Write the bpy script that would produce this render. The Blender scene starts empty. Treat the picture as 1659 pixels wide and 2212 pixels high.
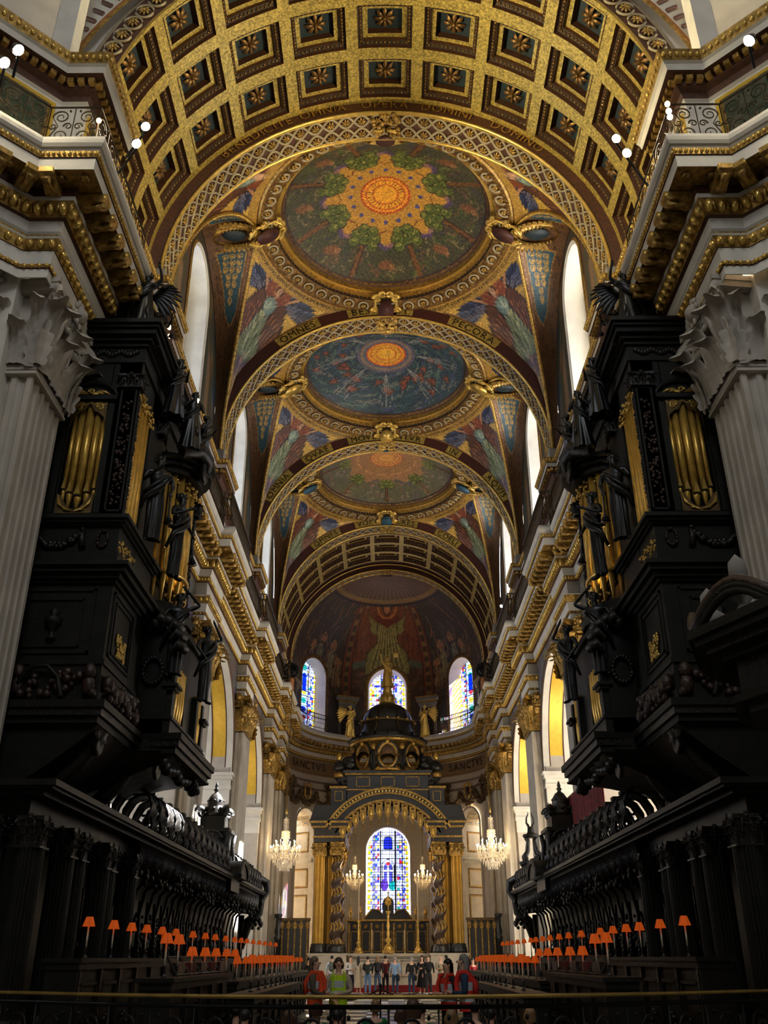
import bpy, math, random
import numpy as np
from math import pi, sin, cos, sqrt, atan2, radians
from mathutils import Matrix, Vector
random.seed(7); RNG = np.random.default_rng(7)
SC = bpy.context.scene
COL = SC.collection

# ------------------------------------------------------------------ camera
cam_d = bpy.data.cameras.new('camera')
cam = bpy.data.objects.new('camera', cam_d); COL.objects.link(cam)
cam_d.sensor_fit = 'VERTICAL'; cam_d.sensor_height = 36.0
cam_d.lens = 1965.0 / 2212.0 * 36.0
cam_d.clip_start = 0.1; cam_d.clip_end = 500
_Y = Vector((9.5, -964, -1965)).normalized()
_Z = Vector((-9.5, 4006, -1965)); _Z = (_Z - _Y * _Z.dot(_Y)).normalized()
_X = _Y.cross(_Z)
_R = Matrix((( _X.x, _X.y, _X.z), (_Y.x, _Y.y, _Y.z), (_Z.x, _Z.y, _Z.z)))   # camera -> world
cam.matrix_world = Matrix.Translation((0, 0, 1.65)) @ _R.to_4x4()
SC.camera = cam

# ------------------------------------------------------------------ view, world, lights
SC.view_settings.view_transform = 'Standard'
SC.view_settings.look = 'None'
SC.view_settings.gamma = 1.0
SC.view_settings.use_curve_mapping = False
SC.view_settings.exposure = EXPOSURE = 1.7
cy = SC.cycles
cy.max_bounces = 5; cy.diffuse_bounces = 3; cy.glossy_bounces = 2; cy.transmission_bounces = 4
cy.transparent_max_bounces = 10
cy.caustics_reflective = False; cy.caustics_refractive = False
cy.sample_clamp_indirect = 4.0
cy.use_light_tree = True
cy.use_denoising = True
try: cy.denoiser = 'OPENIMAGEDENOISE'
except Exception: pass

W = bpy.data.worlds.new('sky'); SC.world = W; W.use_nodes = True
_bg = W.node_tree.nodes['Background']
_bg.inputs['Color'].default_value = (0.83, 0.90, 1.0, 1)
_bg.inputs['Strength'].default_value = SKY = 3.0

def lamp(kind, name, loc, energy, color=(1, 1, 1), **k):
    d = bpy.data.lights.new(name, kind); d.energy = energy; d.color = color
    o = bpy.data.objects.new(name, d); COL.objects.link(o); o.location = loc
    for a, v in k.items():
        if a == 'aim':
            o.rotation_euler = (Vector(v) - Vector(loc)).to_track_quat('-Z', 'Y').to_euler()
        else: setattr(d, a, v)
    return o
sun = lamp('SUN', 'sun', (20, 30, 40), 60.0, (1.0, 0.95, 0.86), angle=0.009)
sun.rotation_euler = Vector((-1, -0.27, -1.25)).to_track_quat('-Z', 'Y').to_euler()
# daylight of the crossing (its dome windows stand high behind the camera)
lamp('AREA', 'crossing_daylight', (0, -8, 29), 620, (0.86, 0.92, 1.0), shape='DISK', size=12, aim=(0, 12, 10))
for _s in (-1, 1):
    lamp('AREA', 'transept_daylight', (_s * 20, -2, 17), 260, (0.90, 0.94, 1.0), shape='DISK', size=6, aim=(-_s * 6, 14, 14))

# ------------------------------------------------------------------ materials
def L(c):
    return tuple((x / 12.92 if x <= 0.04045 else ((x + 0.055) / 1.055) ** 2.4) for x in c)
def mat(name, col, rough=0.6, metal=0.0, var=0.25, scale=3.0, bump=0.0, bscale=None, col2=None, attr=None, emit=None, estr=1.0, voron=None, spec=0.5, coat=0.0, thr=None, detail=4):
    m = bpy.data.materials.new(name); m.use_nodes = True
    nt = m.node_tree; N = nt.nodes; K = nt.links
    b = N['Principled BSDF']
    b.inputs['Roughness'].default_value = rough; b.inputs['Metallic'].default_value = metal
    b.inputs['Specular IOR Level'].default_value = spec
    if coat: b.inputs['Coat Weight'].default_value = coat; b.inputs['Coat Roughness'].default_value = 0.25
    tc = N.new('ShaderNodeTexCoord')
    no = N.new('ShaderNodeTexNoise'); no.inputs['Scale'].default_value = scale; no.inputs['Detail'].default_value = detail
    K.new(tc.outputs['Object'], no.inputs['Vector'])
    src = None
    mix = N.new('ShaderNodeMix'); mix.data_type = 'RGBA'
    c2 = col2 if col2 else tuple(x * (1 - var) for x in col)
    mix.inputs[7].default_value = (*c2, 1); mix.inputs[6].default_value = (*col, 1)
    rmp = N.new('ShaderNodeMapRange'); lo, hi = thr if thr else (0.35, 0.65)
    rmp.inputs[1].default_value = lo; rmp.inputs[2].default_value = hi
    K.new(no.outputs['Fac'], rmp.inputs[0]); K.new(rmp.outputs[0], mix.inputs[0])
    out = mix.outputs[2]
    if attr:
        at = N.new('ShaderNodeVertexColor'); at.layer_name = attr
        mu = N.new('ShaderNodeMix'); mu.data_type = 'RGBA'; mu.blend_type = 'MULTIPLY'; mu.inputs[0].default_value = 1.0
        K.new(at.outputs['Color'], mu.inputs[6]); K.new(out, mu.inputs[7]); out = mu.outputs[2]
    hsrc = no.outputs['Fac']
    if voron:
        vo = N.new('ShaderNodeTexVoronoi'); vo.inputs['Scale'].default_value = voron
        K.new(tc.outputs['Object'], vo.inputs['Vector'])
        mr = N.new('ShaderNodeMapRange'); mr.inputs[3].default_value = 0.55; mr.inputs[4].default_value = 1.45
        sp = N.new('ShaderNodeSeparateColor'); K.new(vo.outputs['Color'], sp.inputs[0]); K.new(sp.outputs[0], mr.inputs[0])
        cm = N.new('ShaderNodeCombineColor')
        for i in range(3): K.new(mr.outputs[0], cm.inputs[i])
        mu = N.new('ShaderNodeMix'); mu.data_type = 'RGBA'; mu.blend_type = 'MULTIPLY'; mu.inputs[0].default_value = 1.0
        K.new(out, mu.inputs[6]); K.new(cm.outputs[0], mu.inputs[7]); out = mu.outputs[2]
        hsrc = mr.outputs[0]
    K.new(out, b.inputs['Base Color'])
    if bump:
        bp = N.new('ShaderNodeBump'); bp.inputs['Strength'].default_value = bump; bp.inputs['Distance'].default_value = 0.03
        if bscale:
            n2 = N.new('ShaderNodeTexNoise'); n2.inputs['Scale'].default_value = bscale; n2.inputs['Detail'].default_value = 3
            K.new(tc.outputs['Object'], n2.inputs['Vector']); hsrc = n2.outputs['Fac']
        K.new(hsrc, bp.inputs['Height']); K.new(bp.outputs[0], b.inputs['Normal'])
    if emit:
        b.inputs['Emission Color'].default_value = (*emit, 1); b.inputs['Emission Strength'].default_value = estr
    return m
def emat(name, col, s):
    m = bpy.data.materials.new(name); m.use_nodes = True; N = m.node_tree.nodes
    N.remove(N['Principled BSDF']); e = N.new('ShaderNodeEmission')
    e.inputs[0].default_value = (*col, 1); e.inputs[1].default_value = s
    m.node_tree.links.new(e.outputs[0], N['Material Output'].inputs[0]); return m
def glassmat(name, attr=None, col=(1, 1, 1), gloss=0.05):
    m = bpy.data.materials.new(name); m.use_nodes = True; N = m.node_tree.nodes; K = m.node_tree.links
    N.remove(N['Principled BSDF']); t = N.new('ShaderNodeBsdfTransparent'); t.inputs[0].default_value = (*col, 1)
    if attr:
        a = N.new('ShaderNodeVertexColor'); a.layer_name = attr; K.new(a.outputs[0], t.inputs[0])
    g = N.new('ShaderNodeBsdfGlossy'); g.inputs['Roughness'].default_value = 0.1
    mx = N.new('ShaderNodeMixShader'); mx.inputs[0].default_value = gloss
    K.new(t.outputs[0], mx.inputs[1]); K.new(g.outputs[0], mx.inputs[2]); K.new(mx.outputs[0], N['Material Output'].inputs[0])
    return m
STONE = mat('portland_stone', L((.74, .70, .64)), .75, var=.22, scale=1.3, bump=.15, bscale=9)
STONEW = mat('pale_stone', L((.86, .83, .77)), .7, var=.15, scale=1.6, bump=.1, bscale=8)
STONED = mat('grey_stone', L((.56, .53, .49)), .75, var=.25, scale=1.3)
GOLD = mat('gilding', L((.76, .60, .30)), .40, .6, var=.6, scale=9, bump=.25, bscale=22)
GOLDB = mat('bright_gilding', L((.90, .74, .38)), .30, .65, var=.3, scale=7, bump=.15, bscale=18)
GMOS = mat('gold_mosaic', L((.78, .67, .34)), .42, .45, var=.35, scale=14, voron=22, bump=.35)
GMOSD = mat('dull_gold_mosaic', L((.56, .42, .20)), .45, .35, var=.5, scale=6, voron=16, bump=.4, col2=L((.34, .22, .11)))
GPANEL = mat('gold_panel', L((.90, .72, .24)), .40, .3, var=.15, scale=5, bump=.1, bscale=30)
MOS = mat('glass_mosaic', (1, 1, 1), .42, .12, var=.25, scale=20, voron=26, bump=.4, attr='Col')
PAINT = mat('painted_ornament', (1, 1, 1), .6, .1, var=.2, scale=10, attr='Col')
DKB = mat('dark_brown_band', L((.20, .13, .08)), .6, .1, var=.4, scale=10)
DBLUE = mat('dark_blue_ground', L((.13, .19, .21)), .6, .0, var=.35, scale=14)
BRZG = mat('aged_gilding', L((.52, .38, .19)), .4, .6, var=.5, scale=7, bump=.2, bscale=20)
GOLDC = mat('gilt_column', L((.78, .60, .24)), .36, .5, var=.2, scale=3)
MAROON = mat('maroon_band', L((.30, .13, .09)), .6, .1, var=.4, scale=12, bump=.2)
BROWN = mat('brown_band', L((.34, .20, .11)), .6, .1, var=.4, scale=10)
ORANGE = mat('ochre_band', L((.66, .40, .20)), .6, .1, var=.3, scale=8)
BLUE = mat('blue_ground', L((.18, .33, .40)), .6, .0, var=.35, scale=14)
GUIL = mat('guilloche_strand', L((.68, .61, .48)), .5, .2, var=.25, scale=8)
WOOD = mat('dark_oak', L((.115, .11, .085)), .5, 0, var=.4, scale=4, bump=.15, bscale=14, spec=.22)
WOODC = mat('carved_oak', L((.125, .105, .08)), .42, 0, var=.5, scale=9, bump=.5, bscale=16, spec=.4)
WOODT = mat('carved_oak_tinted', L((.22, .13, .08)), .45, 0, var=.6, scale=6, bump=.6, bscale=18)
BRONZE = mat('dark_bronze', L((.15, .145, .14)), .33, .35, var=.35, scale=6)
IRON = mat('wrought_iron', L((.10, .095, .085)), .4, .6, var=.4, scale=9)
IRONG = mat('gilt_iron', L((.33, .26, .15)), .4, .6, var=.6, scale=6)
BRASS = mat('brass_rail', L((.72, .60, .32)), .35, .8, var=.3, scale=4)
PIPE = mat('gilded_pipe', L((.90, .72, .33)), .33, .55, var=.25, scale=6, bump=.08, bscale=30)
BLACKM = mat('black_marble', L((.10, .10, .105)), .25, 0, var=.4, scale=3, coat=.3)
MARBLE = mat('cream_marble', L((.82, .77, .69)), .4, 0, var=.18, scale=2.2)
REDCL = mat('red_cloth', L((.42, .08, .08)), .85, 0, var=.5, scale=7)
REDCARP = mat('red_carpet', L((.55, .09, .09)), .9, 0, var=.3, scale=9)
WAX = mat('candle_wax', L((.93, .86, .74)), .5, 0, var=.08, scale=5)
SHADE = mat('orange_shade', L((.72, .28, .04)), .8, 0, var=.12, scale=9, emit=L((1.0, .40, .05)), estr=.07)
FLAME = emat('lit_bulb', (1.0, .78, .45), 30)
FLOOD = emat('floodlight_lens', (1.0, .88, .62), 60)
WARMB = emat('warm_bulb', (1.0, .55, .2), 5)
LEAD = mat('window_lead', (.01, .012, .02), .6)
def crystal():
    m = mat('cut_crystal', L((.93, .86, .74)), .12, 0.1, var=.2, scale=20); return m
CRYS = crystal()
SGLASS = glassmat('stained_glass', 'Col')
CGLASS = glassmat('clear_glass', None, (.82, .88, 1.0))
def clothm(n, c, r=.85): return mat(n, L(c), r, 0, var=.2, scale=12)
SKIN = mat('skin', L((.88, .68, .56)), .55, 0, var=.08, scale=6)

# ------------------------------------------------------------------ mesh collector
class M:
    def __init__(s): s.v = []; s.f = []; s.mi = []; s.m = []; s.n = 0; s.sm = []
    def slot(s, m):
        if m not in s.m: s.m.append(m)
        return s.m.index(m)
    def add(s, V, F, m, smooth=False):
        V = np.asarray(V, float).reshape(-1, 3); k = s.slot(m); n = s.n
        s.v.append(V); s.n += len(V)
        for f in F:
            s.f.append([i + n for i in f]); s.mi.append(k); s.sm.append(smooth)
        return s
    def addM(s, o, T=None):
        V = np.concatenate(o.v) if o.v else np.zeros((0, 3))
        if T is not None:
            T = np.array(T); V = V @ T[:3, :3].T + T[:3, 3]
        n = s.n; s.v.append(V); s.n += len(V)
        mp = [s.slot(m) for m in o.m]
        s.f += [[i + n for i in f] for f in o.f]; s.mi += [mp[i] for i in o.mi]; s.sm += o.sm
        return s
    def box(s, x0, x1, y0, y1, z0, z1, m):
        V = [(x, y, z) for x in (x0, x1) for y in (y0, y1) for z in (z0, z1)]
        return s.add(V, [(0, 1, 3, 2), (4, 6, 7, 5), (0, 4, 5, 1), (2, 3, 7, 6), (0, 2, 6, 4), (1, 5, 7, 3)], m)
    def lathe(s, prof, m, c=(0, 0, 0), n=16, smooth=True, ax='z', sx=1, sy=1):
        P = np.array(prof, float); a = np.arange(n) * 2 * pi / n
        V = np.stack([np.outer(P[:, 0], np.cos(a)) * sx, np.outer(P[:, 0], np.sin(a)) * sy, np.repeat(P[:, 1:2], n, 1)], -1).reshape(-1, 3)
        if ax == 'y': V = V[:, [0, 2, 1]]
        if ax == 'x': V = V[:, [2, 0, 1]]
        F = [(i * n + j, i * n + (j + 1) % n, (i + 1) * n + (j + 1) % n, (i + 1) * n + j) for i in range(len(P) - 1) for j in range(n)]
        if P[0, 0] > 1e-6: F.append(tuple(range(n))[::-1])
        if P[-1, 0] > 1e-6: F.append(tuple((len(P) - 1) * n + j for j in range(n)))
        return s.add(V + np.array(c), F, m, smooth)
    def cyl(s, c, r, h, m, n=12, r2=None, smooth=True): return s.lathe([(r, 0), (r if r2 is None else r2, h)], m, c, n, smooth)
    def ball(s, c, r, m, n=8, k=6, smooth=True):
        r = (r, r, r) if not hasattr(r, '__len__') else r
        P = [(max(1e-7, sin(pi * i / k)), -cos(pi * i / k)) for i in range(k + 1)]
        o = M().lathe(P, m, n=n, smooth=smooth); V = np.concatenate(o.v) * np.array(r) + np.array(c)
        return s.add(V, o.f, m, smooth)
    def tube(s, pts, r, m, n=6, closed=False, flat=None, cap=True):
        P = np.array(pts, float); k = len(P)
        r = np.full(k, r) if not hasattr(r, '__len__') else np.array(r, float)
        T = np.roll(P, -1, 0) - np.roll(P, 1, 0)
        if not closed: T[0] = P[1] - P[0]; T[-1] = P[-1] - P[-2]
        T /= np.linalg.norm(T, axis=1)[:, None] + 1e-12
        up = np.array([0, 0, 1.]) if abs(T[:, 2]).mean() < .8 else np.array([1., 0, 0])
        A = np.cross(T, up); A /= np.linalg.norm(A, axis=1)[:, None] + 1e-9
        B = np.cross(A, T)
        a = np.arange(n) * 2 * pi / n
        fl = 1.0 if flat is None else flat
        V = P[:, None] + r[:, None, None] * (np.cos(a)[None, :, None] * A[:, None] + fl * np.sin(a)[None, :, None] * B[:, None])
        kk = k if closed else k - 1
        F = [(i * n + j, i * n + (j + 1) % n, ((i + 1) % k) * n + (j + 1) % n, ((i + 1) % k) * n + j) for i in range(kk) for j in range(n)]
        if not closed and cap: F += [tuple(range(n)), tuple((k - 1) * n + j for j in range(n))]
        return s.add(V.reshape(-1, 3), F, m, True)
    def prism(s, poly, m, z0=0, z1=1, map=None):
        """closed 2-D outline extruded z0..z1; map(x,y,z)->xyz"""
        n = len(poly); V = [(x, y, z0) for x, y in poly] + [(x, y, z1) for x, y in poly]
        if map: V = [map(*v) for v in V]
        F = [(i, (i + 1) % n, n + (i + 1) % n, n + i) for i in range(n)] + [tuple(range(n))[::-1], tuple(range(n, 2 * n))]
        return s.add(V, F, m)
    def grid(s, V, m, smooth=True, closedv=False):
        V = np.asarray(V, float); a, b = V.shape[:2]; bb = b if closedv else b - 1
        F = [(i * b + j, i * b + (j + 1) % b, (i + 1) * b + (j + 1) % b, (i + 1) * b + j) for i in range(a - 1) for j in range(bb)]
        return s.add(V.reshape(-1, 3), F, m, smooth)
    def build(s, name, parent=None, loc=None, rz=0, kind=None):
        V = np.concatenate(s.v) if s.v else np.zeros((0, 3))
        me = bpy.data.meshes.new(name); me.vertices.add(len(V)); me.vertices.foreach_set('co', V.ravel())
        ln = np.array([len(f) for f in s.f]); tot = int(ln.sum())
        me.loops.add(tot); me.loops.foreach_set('vertex_index', np.concatenate([np.array(f) for f in s.f]).astype(np.int32))
        me.polygons.add(len(s.f)); st = np.zeros(len(ln), np.int32); st[1:] = np.cumsum(ln)[:-1]
        me.polygons.foreach_set('loop_start', st)
        try: me.polygons.foreach_set('loop_total', ln.astype(np.int32))
        except Exception: pass
        me.polygons.foreach_set('material_index', np.array(s.mi, np.int32)); me.polygons.foreach_set('use_smooth', np.array(s.sm, bool))
        for m in s.m: me.materials.append(m)
        me.update(calc_edges=True); me.validate()
        o = bpy.data.objects.new(name, me); COL.objects.link(o)
        if loc is not None: o.location = loc
        o.rotation_euler[2] = rz
        if parent: o.parent = parent
        if kind: o['kind'] = kind
        return o
def mirror(T=True): return Matrix.Diagonal((-1, 1, 1, 1))
def TR(x, y, z, rz=0, s=1, rx=0, ry=0): return Matrix.Translation((x, y, z)) @ Matrix.Rotation(rz, 4, 'Z') @ Matrix.Rotation(ry, 4, 'Y') @ Matrix.Rotation(rx, 4, 'X') @ (Matrix.Scale(s, 4) if not hasattr(s, '__len__') else Matrix.Diagonal((*s, 1)))
def thing(name, label, cat, loc=(0, 0, 0), rz=0, group=None):
    o = bpy.data.objects.new(name, None); COL.objects.link(o); o.empty_display_size = .1
    o.location = loc; o.rotation_euler[2] = rz; tag(o, label, cat, group); return o
def tag(o, label, cat, group=None):
    o['label'] = label; o['category'] = cat
    if group: o['group'] = group
    return o
def struct(name):
    o = bpy.data.objects.new(name, None); COL.objects.link(o); o['kind'] = 'structure'; return o
def dup(root, loc=None, rz=None, label=None, group=None, scale=None):
    def cp(o, par):
        c = o.copy(); COL.objects.link(c); c.parent = par
        for h in kids.get(o, ()): cp(h, c)
        return c
    kids = {}
    def walk(o):
        kids[o] = list(o.children)
        for h in kids[o]: walk(h)
    walk(root); r = cp(root, root.parent)
    if loc is not None: r.location = loc
    if rz is not None: r.rotation_euler[2] = rz
    if scale is not None: r.scale = scale
    if label: r['label'] = label
    if group: r['group'] = group
    return r

# ------------------------------------------------------------------ canvas (patterns for mosaics and glass, as vertex colours)
class Cv:
    def __init__(s, x0, x1, y0, y1, res, bg):
        s.b = (x0, x1, y0, y1); s.w = int((x1 - x0) * res); s.h = int((y1 - y0) * res); s.res = res
        s.a = np.zeros((s.h, s.w, 3)); s.a[:] = bg
        s.X, s.Y = np.meshgrid(x0 + (np.arange(s.w) + .5) / res, y0 + (np.arange(s.h) + .5) / res)
    def put(s, mask, c, al=1.0): s.a[mask] = s.a[mask] * (1 - al) + np.array(c) * al
    def poly(s, P, c, al=1.0, edge=None, ew=.03):
        P = np.array(P, float); m = np.zeros(s.X.shape, bool)
        x, y = s.X, s.Y; j = len(P) - 1
        for i in range(len(P)):
            xi, yi = P[i]; xj, yj = P[j]
            if yi != yj:
                m ^= ((yi > y) != (yj > y)) & (x < (xj - xi) * (y - yi) / (yj - yi) + xi)
            j = i
        s.put(m, c, al)
        if edge is not None:
            for i in range(len(P)): s.line(P[i - 1], P[i], edge, ew)
    def line(s, p, q, c, w=.03, al=1.0):
        px, py = p; qx, qy = q; dx, dy = qx - px, qy - py; l2 = dx * dx + dy * dy + 1e-12
        t = np.clip(((s.X - px) * dx + (s.Y - py) * dy) / l2, 0, 1)
        s.put((s.X - px - t * dx) ** 2 + (s.Y - py - t * dy) ** 2 < w * w / 4, c, al)
    def path(s, P, c, w=.03, al=1.0):
        for i in range(len(P) - 1): s.line(P[i], P[i + 1], c, w, al)
    def disc(s, x, y, r, c, r2=None, al=1.0, r0=0):
        d = ((s.X - x) / r) ** 2 + ((s.Y - y) / (r2 or r)) ** 2
        s.put((d < 1) & (d >= r0 * r0), c, al)
    def noise(s, amt, k=4, seed=0):
        rg = np.random.default_rng(seed); n = rg.random((s.h // k + 2, s.w // k + 2))
        n = np.repeat(np.repeat(n, k, 0), k, 1)[:s.h, :s.w]; s.a *= (1 + amt * (n - .5))[..., None]
    def sample(s, x, y):
        i = np.clip(((x - s.b[0]) * s.res).astype(int), 0, s.w - 1); j = np.clip(((y - s.b[2]) * s.res).astype(int), 0, s.h - 1)
        return s.a[j, i]
def cgrid(name, V, C, m, parent=None, closedv=False, smooth=True):
    """coloured grid mesh; V (a,b,3), C (a,b,3)"""
    o = M().grid(V, m, smooth, closedv).build(name, parent)
    at = o.data.color_attributes.new('Col', 'FLOAT_COLOR', 'POINT')
    c = np.ones((V.shape[0] * V.shape[1], 4), np.float32); c[:, :3] = np.asarray(C).reshape(-1, 3)
    at.data.foreach_set('color', c.ravel()); return o

# ------------------------------------------------------------------ architectural helpers
def offset_path(P, d):
    """offset a plan polyline by d to its left side, mitred"""
    P = np.array(P, float); n = len(P); T = P[1:] - P[:-1]; T /= np.linalg.norm(T, axis=1)[:, None]
    Nn = np.stack([-T[:, 1], T[:, 0]], 1); out = np.zeros_like(P)
    out[0] = P[0] + d * Nn[0]; out[-1] = P[-1] + d * Nn[-1]
    for i in range(1, n - 1):
        m = Nn[i - 1] + Nn[i]; out[i] = P[i] + d * m / max(.35, (1 + Nn[i - 1] @ Nn[i]))
    return out
def sweep(mesh, prof, path, m, flip=1, mats=None):
    """prof [(offset,z)], path plan polyline; one material, or one per profile segment"""
    R = [offset_path(path, o * flip) for o, z in prof]
    for i in range(len(prof) - 1):
        mm = mats[i] if mats else m
        V = np.stack([np.column_stack([R[i], np.full(len(path), prof[i][1])]), np.column_stack([R[i + 1], np.full(len(path), prof[i + 1][1])])])
        mesh.grid(V, mm, False)
def walk(path, off, pitch, flip=1, ends=.5):
    P = offset_path(path, off * flip); out = []
    for i in range(len(P) - 1):
        d = P[i + 1] - P[i]; l = np.linalg.norm(d)
        if l < pitch * .6: continue
        k = max(1, int(round(l / pitch)))
        for j in range(k):
            q = P[i] + d * (j + .5) / k; out.append((q[0], q[1], atan2(d[1], d[0]), l / k))
    return out
def leaf(w=.3, h=.5, curl=.18, m=STONE, nu=8, nv=18, lobes=5):
    """acanthus leaf rooted at the origin, rising z, curling out to -y"""
    if nu < 5: nv = 6
    o = M(); V = np.zeros((nv + 1, nu + 1, 3))
    for i in range(nv + 1):
        t = i / nv; cut = abs(sin(pi * (t * lobes + .25))) if nv > 8 else 1
        ww = w * .5 * (.80 + .28 * sin(pi * min(1, t * 1.3))) * (1 - .5 * t ** 3) * (.70 + .34 * cut) * (1 if t < .97 else .5)
        b = t * t; z = h * (t if t < .72 else .72 + .22 * sin((t - .72) / .28 * pi * .75)); y = -curl * (.15 * t + .85 * t ** 3) - (.5 * curl * max(0, t - .8) / .2)
        for j in range(nu + 1):
            u = j / nu * 2 - 1
            V[i, j] = (u * ww, y - .10 * w * (1 - u * u) * (1 - .4 * t) + .035 * w * cos(u * 3 * pi + t * 3 * abs(u)) - .03 * w * (cut - .5) * abs(u), z + .06 * h * abs(u) * (1 - cut) * -1)
    o.grid(V, m); return o
def volute(r=.12, turns=1.7, th=.03, m=STONE, w=.05):
    o = M(); k = int(18 * turns); P = []; R = []
    for i in range(k + 1):
        t = i / k; a = t * turns * 2 * pi; rr = r * (1 - .82 * t); P.append((rr * cos(a), 0, rr * sin(a))); R.append(th * (1 - .5 * t))
    o.tube(P, R, m, n=5, flat=w / th); return o
def capital(a, b, h, m, mleaf=None):
    """Corinthian capital over a rectangular shaft, half sizes a,b; base z=0"""
    o = M(); ml = mleaf or m
    z = [0, .02, .05, .07, .1]
    o.box(-a - .06, a + .06, -b - .06, b + .06, 0, .09 * h / 1.6, m)
    o.box(-a * .98, a * .98, -b * .98, b * .98, 0, h * .86, m)
    for (hw, dist, rz) in ((a, b, 0), (b, a, pi / 2), (a, b, pi), (b, a, -pi / 2)):
        n1 = max(1, int(round(hw * 2 / (h * .36))))
        for row, (hh, off, cu, zz) in enumerate(((h * .42, 0, .17 * h, .05), (h * .68, .5, .20 * h, .05))):
            cnt = n1 if row == 0 else n1 + 1
            for i in range(cnt):
                x = ((i + .5) / cnt * 2 - 1) * hw if row == 0 else (i / (cnt - 1) * 2 - 1) * hw if cnt > 1 else 0
                lf = leaf(2 * hw / n1 * (.92 if row == 0 else .85), hh, cu, ml)
                o.addM(lf, TR(0, 0, 0, rz) @ TR(x, -dist - .035 * h + .01 * row, zz * h))
        # inner helices and centre flower
        for sx in (-1, 1):
            o.addM(volute(h * .1, 1.6, h * .022, ml, h * .05), TR(0, 0, 0, rz) @ TR(sx * hw * .22, -dist - .1 * h, h * .76, 0, (sx, 1, 1)))
            o.tube([tuple(TR(0, 0, 0, rz) @ Vector(p)) for p in ((sx * hw * .5, -dist - .04 * h, h * .42), (sx * hw * .42, -dist - .08 * h, h * .62), (sx * hw * .22 + sx * .09 * h, -dist - .1 * h, h * .78))], h * .028, ml, 5)
        f = M(); f.lathe([(0.001, -.08 * h), (.05 * h, -.06 * h), (.11 * h, 0), (.1 * h, .02 * h)], ml, n=9, ax='y')
        for q in range(9):
            aa = q * 2 * pi / 9; f.ball((.12 * h * cos(aa), 0, .12 * h * sin(aa)), (.04 * h, .02 * h, .04 * h), ml, 5, 4)
        o.addM(f, TR(0, 0, 0, rz) @ TR(0, -dist - .18 * h, h * .93))
    for sx in (-1, 1):
        for sy in (-1, 1):
            o.addM(volute(h * .13, 1.8, h * .03, ml, h * .06), TR(sx * (a + .08 * h), sy * (b + .08 * h), h * .76, atan2(sy, sx)))
            o.addM(leaf(h * .28, h * .66, h * .3, ml), TR(sx * a, sy * b, .05, atan2(sy, sx) + pi / 2))
    # abacus with hollow sides
    pts = []
    A = a + .13 * h; B = b + .13 * h
    for (x0, y0, x1, y1, nx, ny) in ((-A, -B, A, -B, 0, 1), (A, -B, A, B, -1, 0), (A, B, -A, B, 0, -1), (-A, B, -A, -B, 1, 0)):
        for i in range(8):
            t = i / 8; k = sin(pi * t) * .06 * h; pts.append((x0 + (x1 - x0) * t + nx * k, y0 + (y1 - y0) * t + ny * k))
    o.prism(pts, m, h * .87, h * .94); o.prism([(x * 1.03, y * 1.03) for x, y in pts], m, h * .94, h)
    return o
def fluted(a, b, z0, z1, m, k=7, kb=3, r=.055):
    """rectangular fluted shaft"""
    pts = []
    for (x0, y0, x1, y1, n) in ((-a, -b, a, -b, k), (a, -b, a, b, kb), (a, b, -a, b, k), (-a, b, -a, -b, kb)):
        l = sqrt((x1 - x0) ** 2 + (y1 - y0) ** 2); tx, ty = (x1 - x0) / l, (y1 - y0) / l; nx, ny = -ty, tx
        pts.append((x0, y0)); pit = l / (n + .35)
        for i in range(n):
            c = (i + .68) * pit
            for q in range(6):
                an = pi * q / 5; s = c - cos(an) * pit * .34; d = sin(an) * pit * .26
                pts.append((x0 + tx * s + nx * d, y0 + ty * s + ny * d))
    o = M(); o.prism(pts, m, z0, z1); return o
def rosette(r, m, n=8, d=.06):
    """flower in the xz plane facing -y"""
    o = M(); o.ball((0, -d, 0), (r * .22, d, r * .22), m, 6, 4)
    for i in range(n):
        a = i * 2 * pi / n
        V = np.array([[(0, -d * .4, 0), (r * .28, -d * .9, -r * .1), (r * .7, -d * 1.1, -r * .2), (r, -d * .2, 0)], [(0, -d * .3, 0), (r * .3, -d * 1.5, 0), (r * .7, -d * 1.5, 0), (r, -d * .2, 0)], [(0, -d * .4, 0), (r * .28, -d * .9, r * .1), (r * .7, -d * 1.1, r * .2), (r, -d * .2, 0)]])
        c, s = cos(a), sin(a); R = np.array([[c, 0, -s], [0, 1, 0], [s, 0, c]])
        o.grid(V @ R.T, m, True)
    return o
# letters -------------------------------------------------------------
_G = {}
def glyph(ch):
    if ch not in _G:
        cu = bpy.data.curves.new('glyph', 'FONT'); cu.body = ch; cu.resolution_u = 3
        ob = bpy.data.objects.new('glyph', cu); COL.objects.link(ob)
        bpy.context.view_layer.update()
        me = bpy.data.meshes.new_from_object(ob.evaluated_get(bpy.context.evaluated_depsgraph_get()))
        V = np.array([v.co[:] for v in me.vertices]).reshape(-1, 3); F = [tuple(p.vertices) for p in me.polygons]
        w = V[:, 0].max() if len(V) else .3
        bpy.data.objects.remove(ob); bpy.data.curves.remove(cu); bpy.data.meshes.remove(me)
        _G[ch] = (V, F, w)
    return _G[ch]
def text_on(mesh, s, size, m, f, gap=.12, space=.32, track=1.0):
    """f(u,v)->xyz, u centred along the line"""
    ws = [(space if c == ' ' else glyph(c)[2] + gap) * track for c in s]; x = -sum(ws) / 2
    for c, w in zip(s, ws):
        if c != ' ':
            V, F, _ = glyph(c)
            mesh.add([f((x + p[0]) * size, p[1] * size) for p in V], F, m)
        x += w
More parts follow.
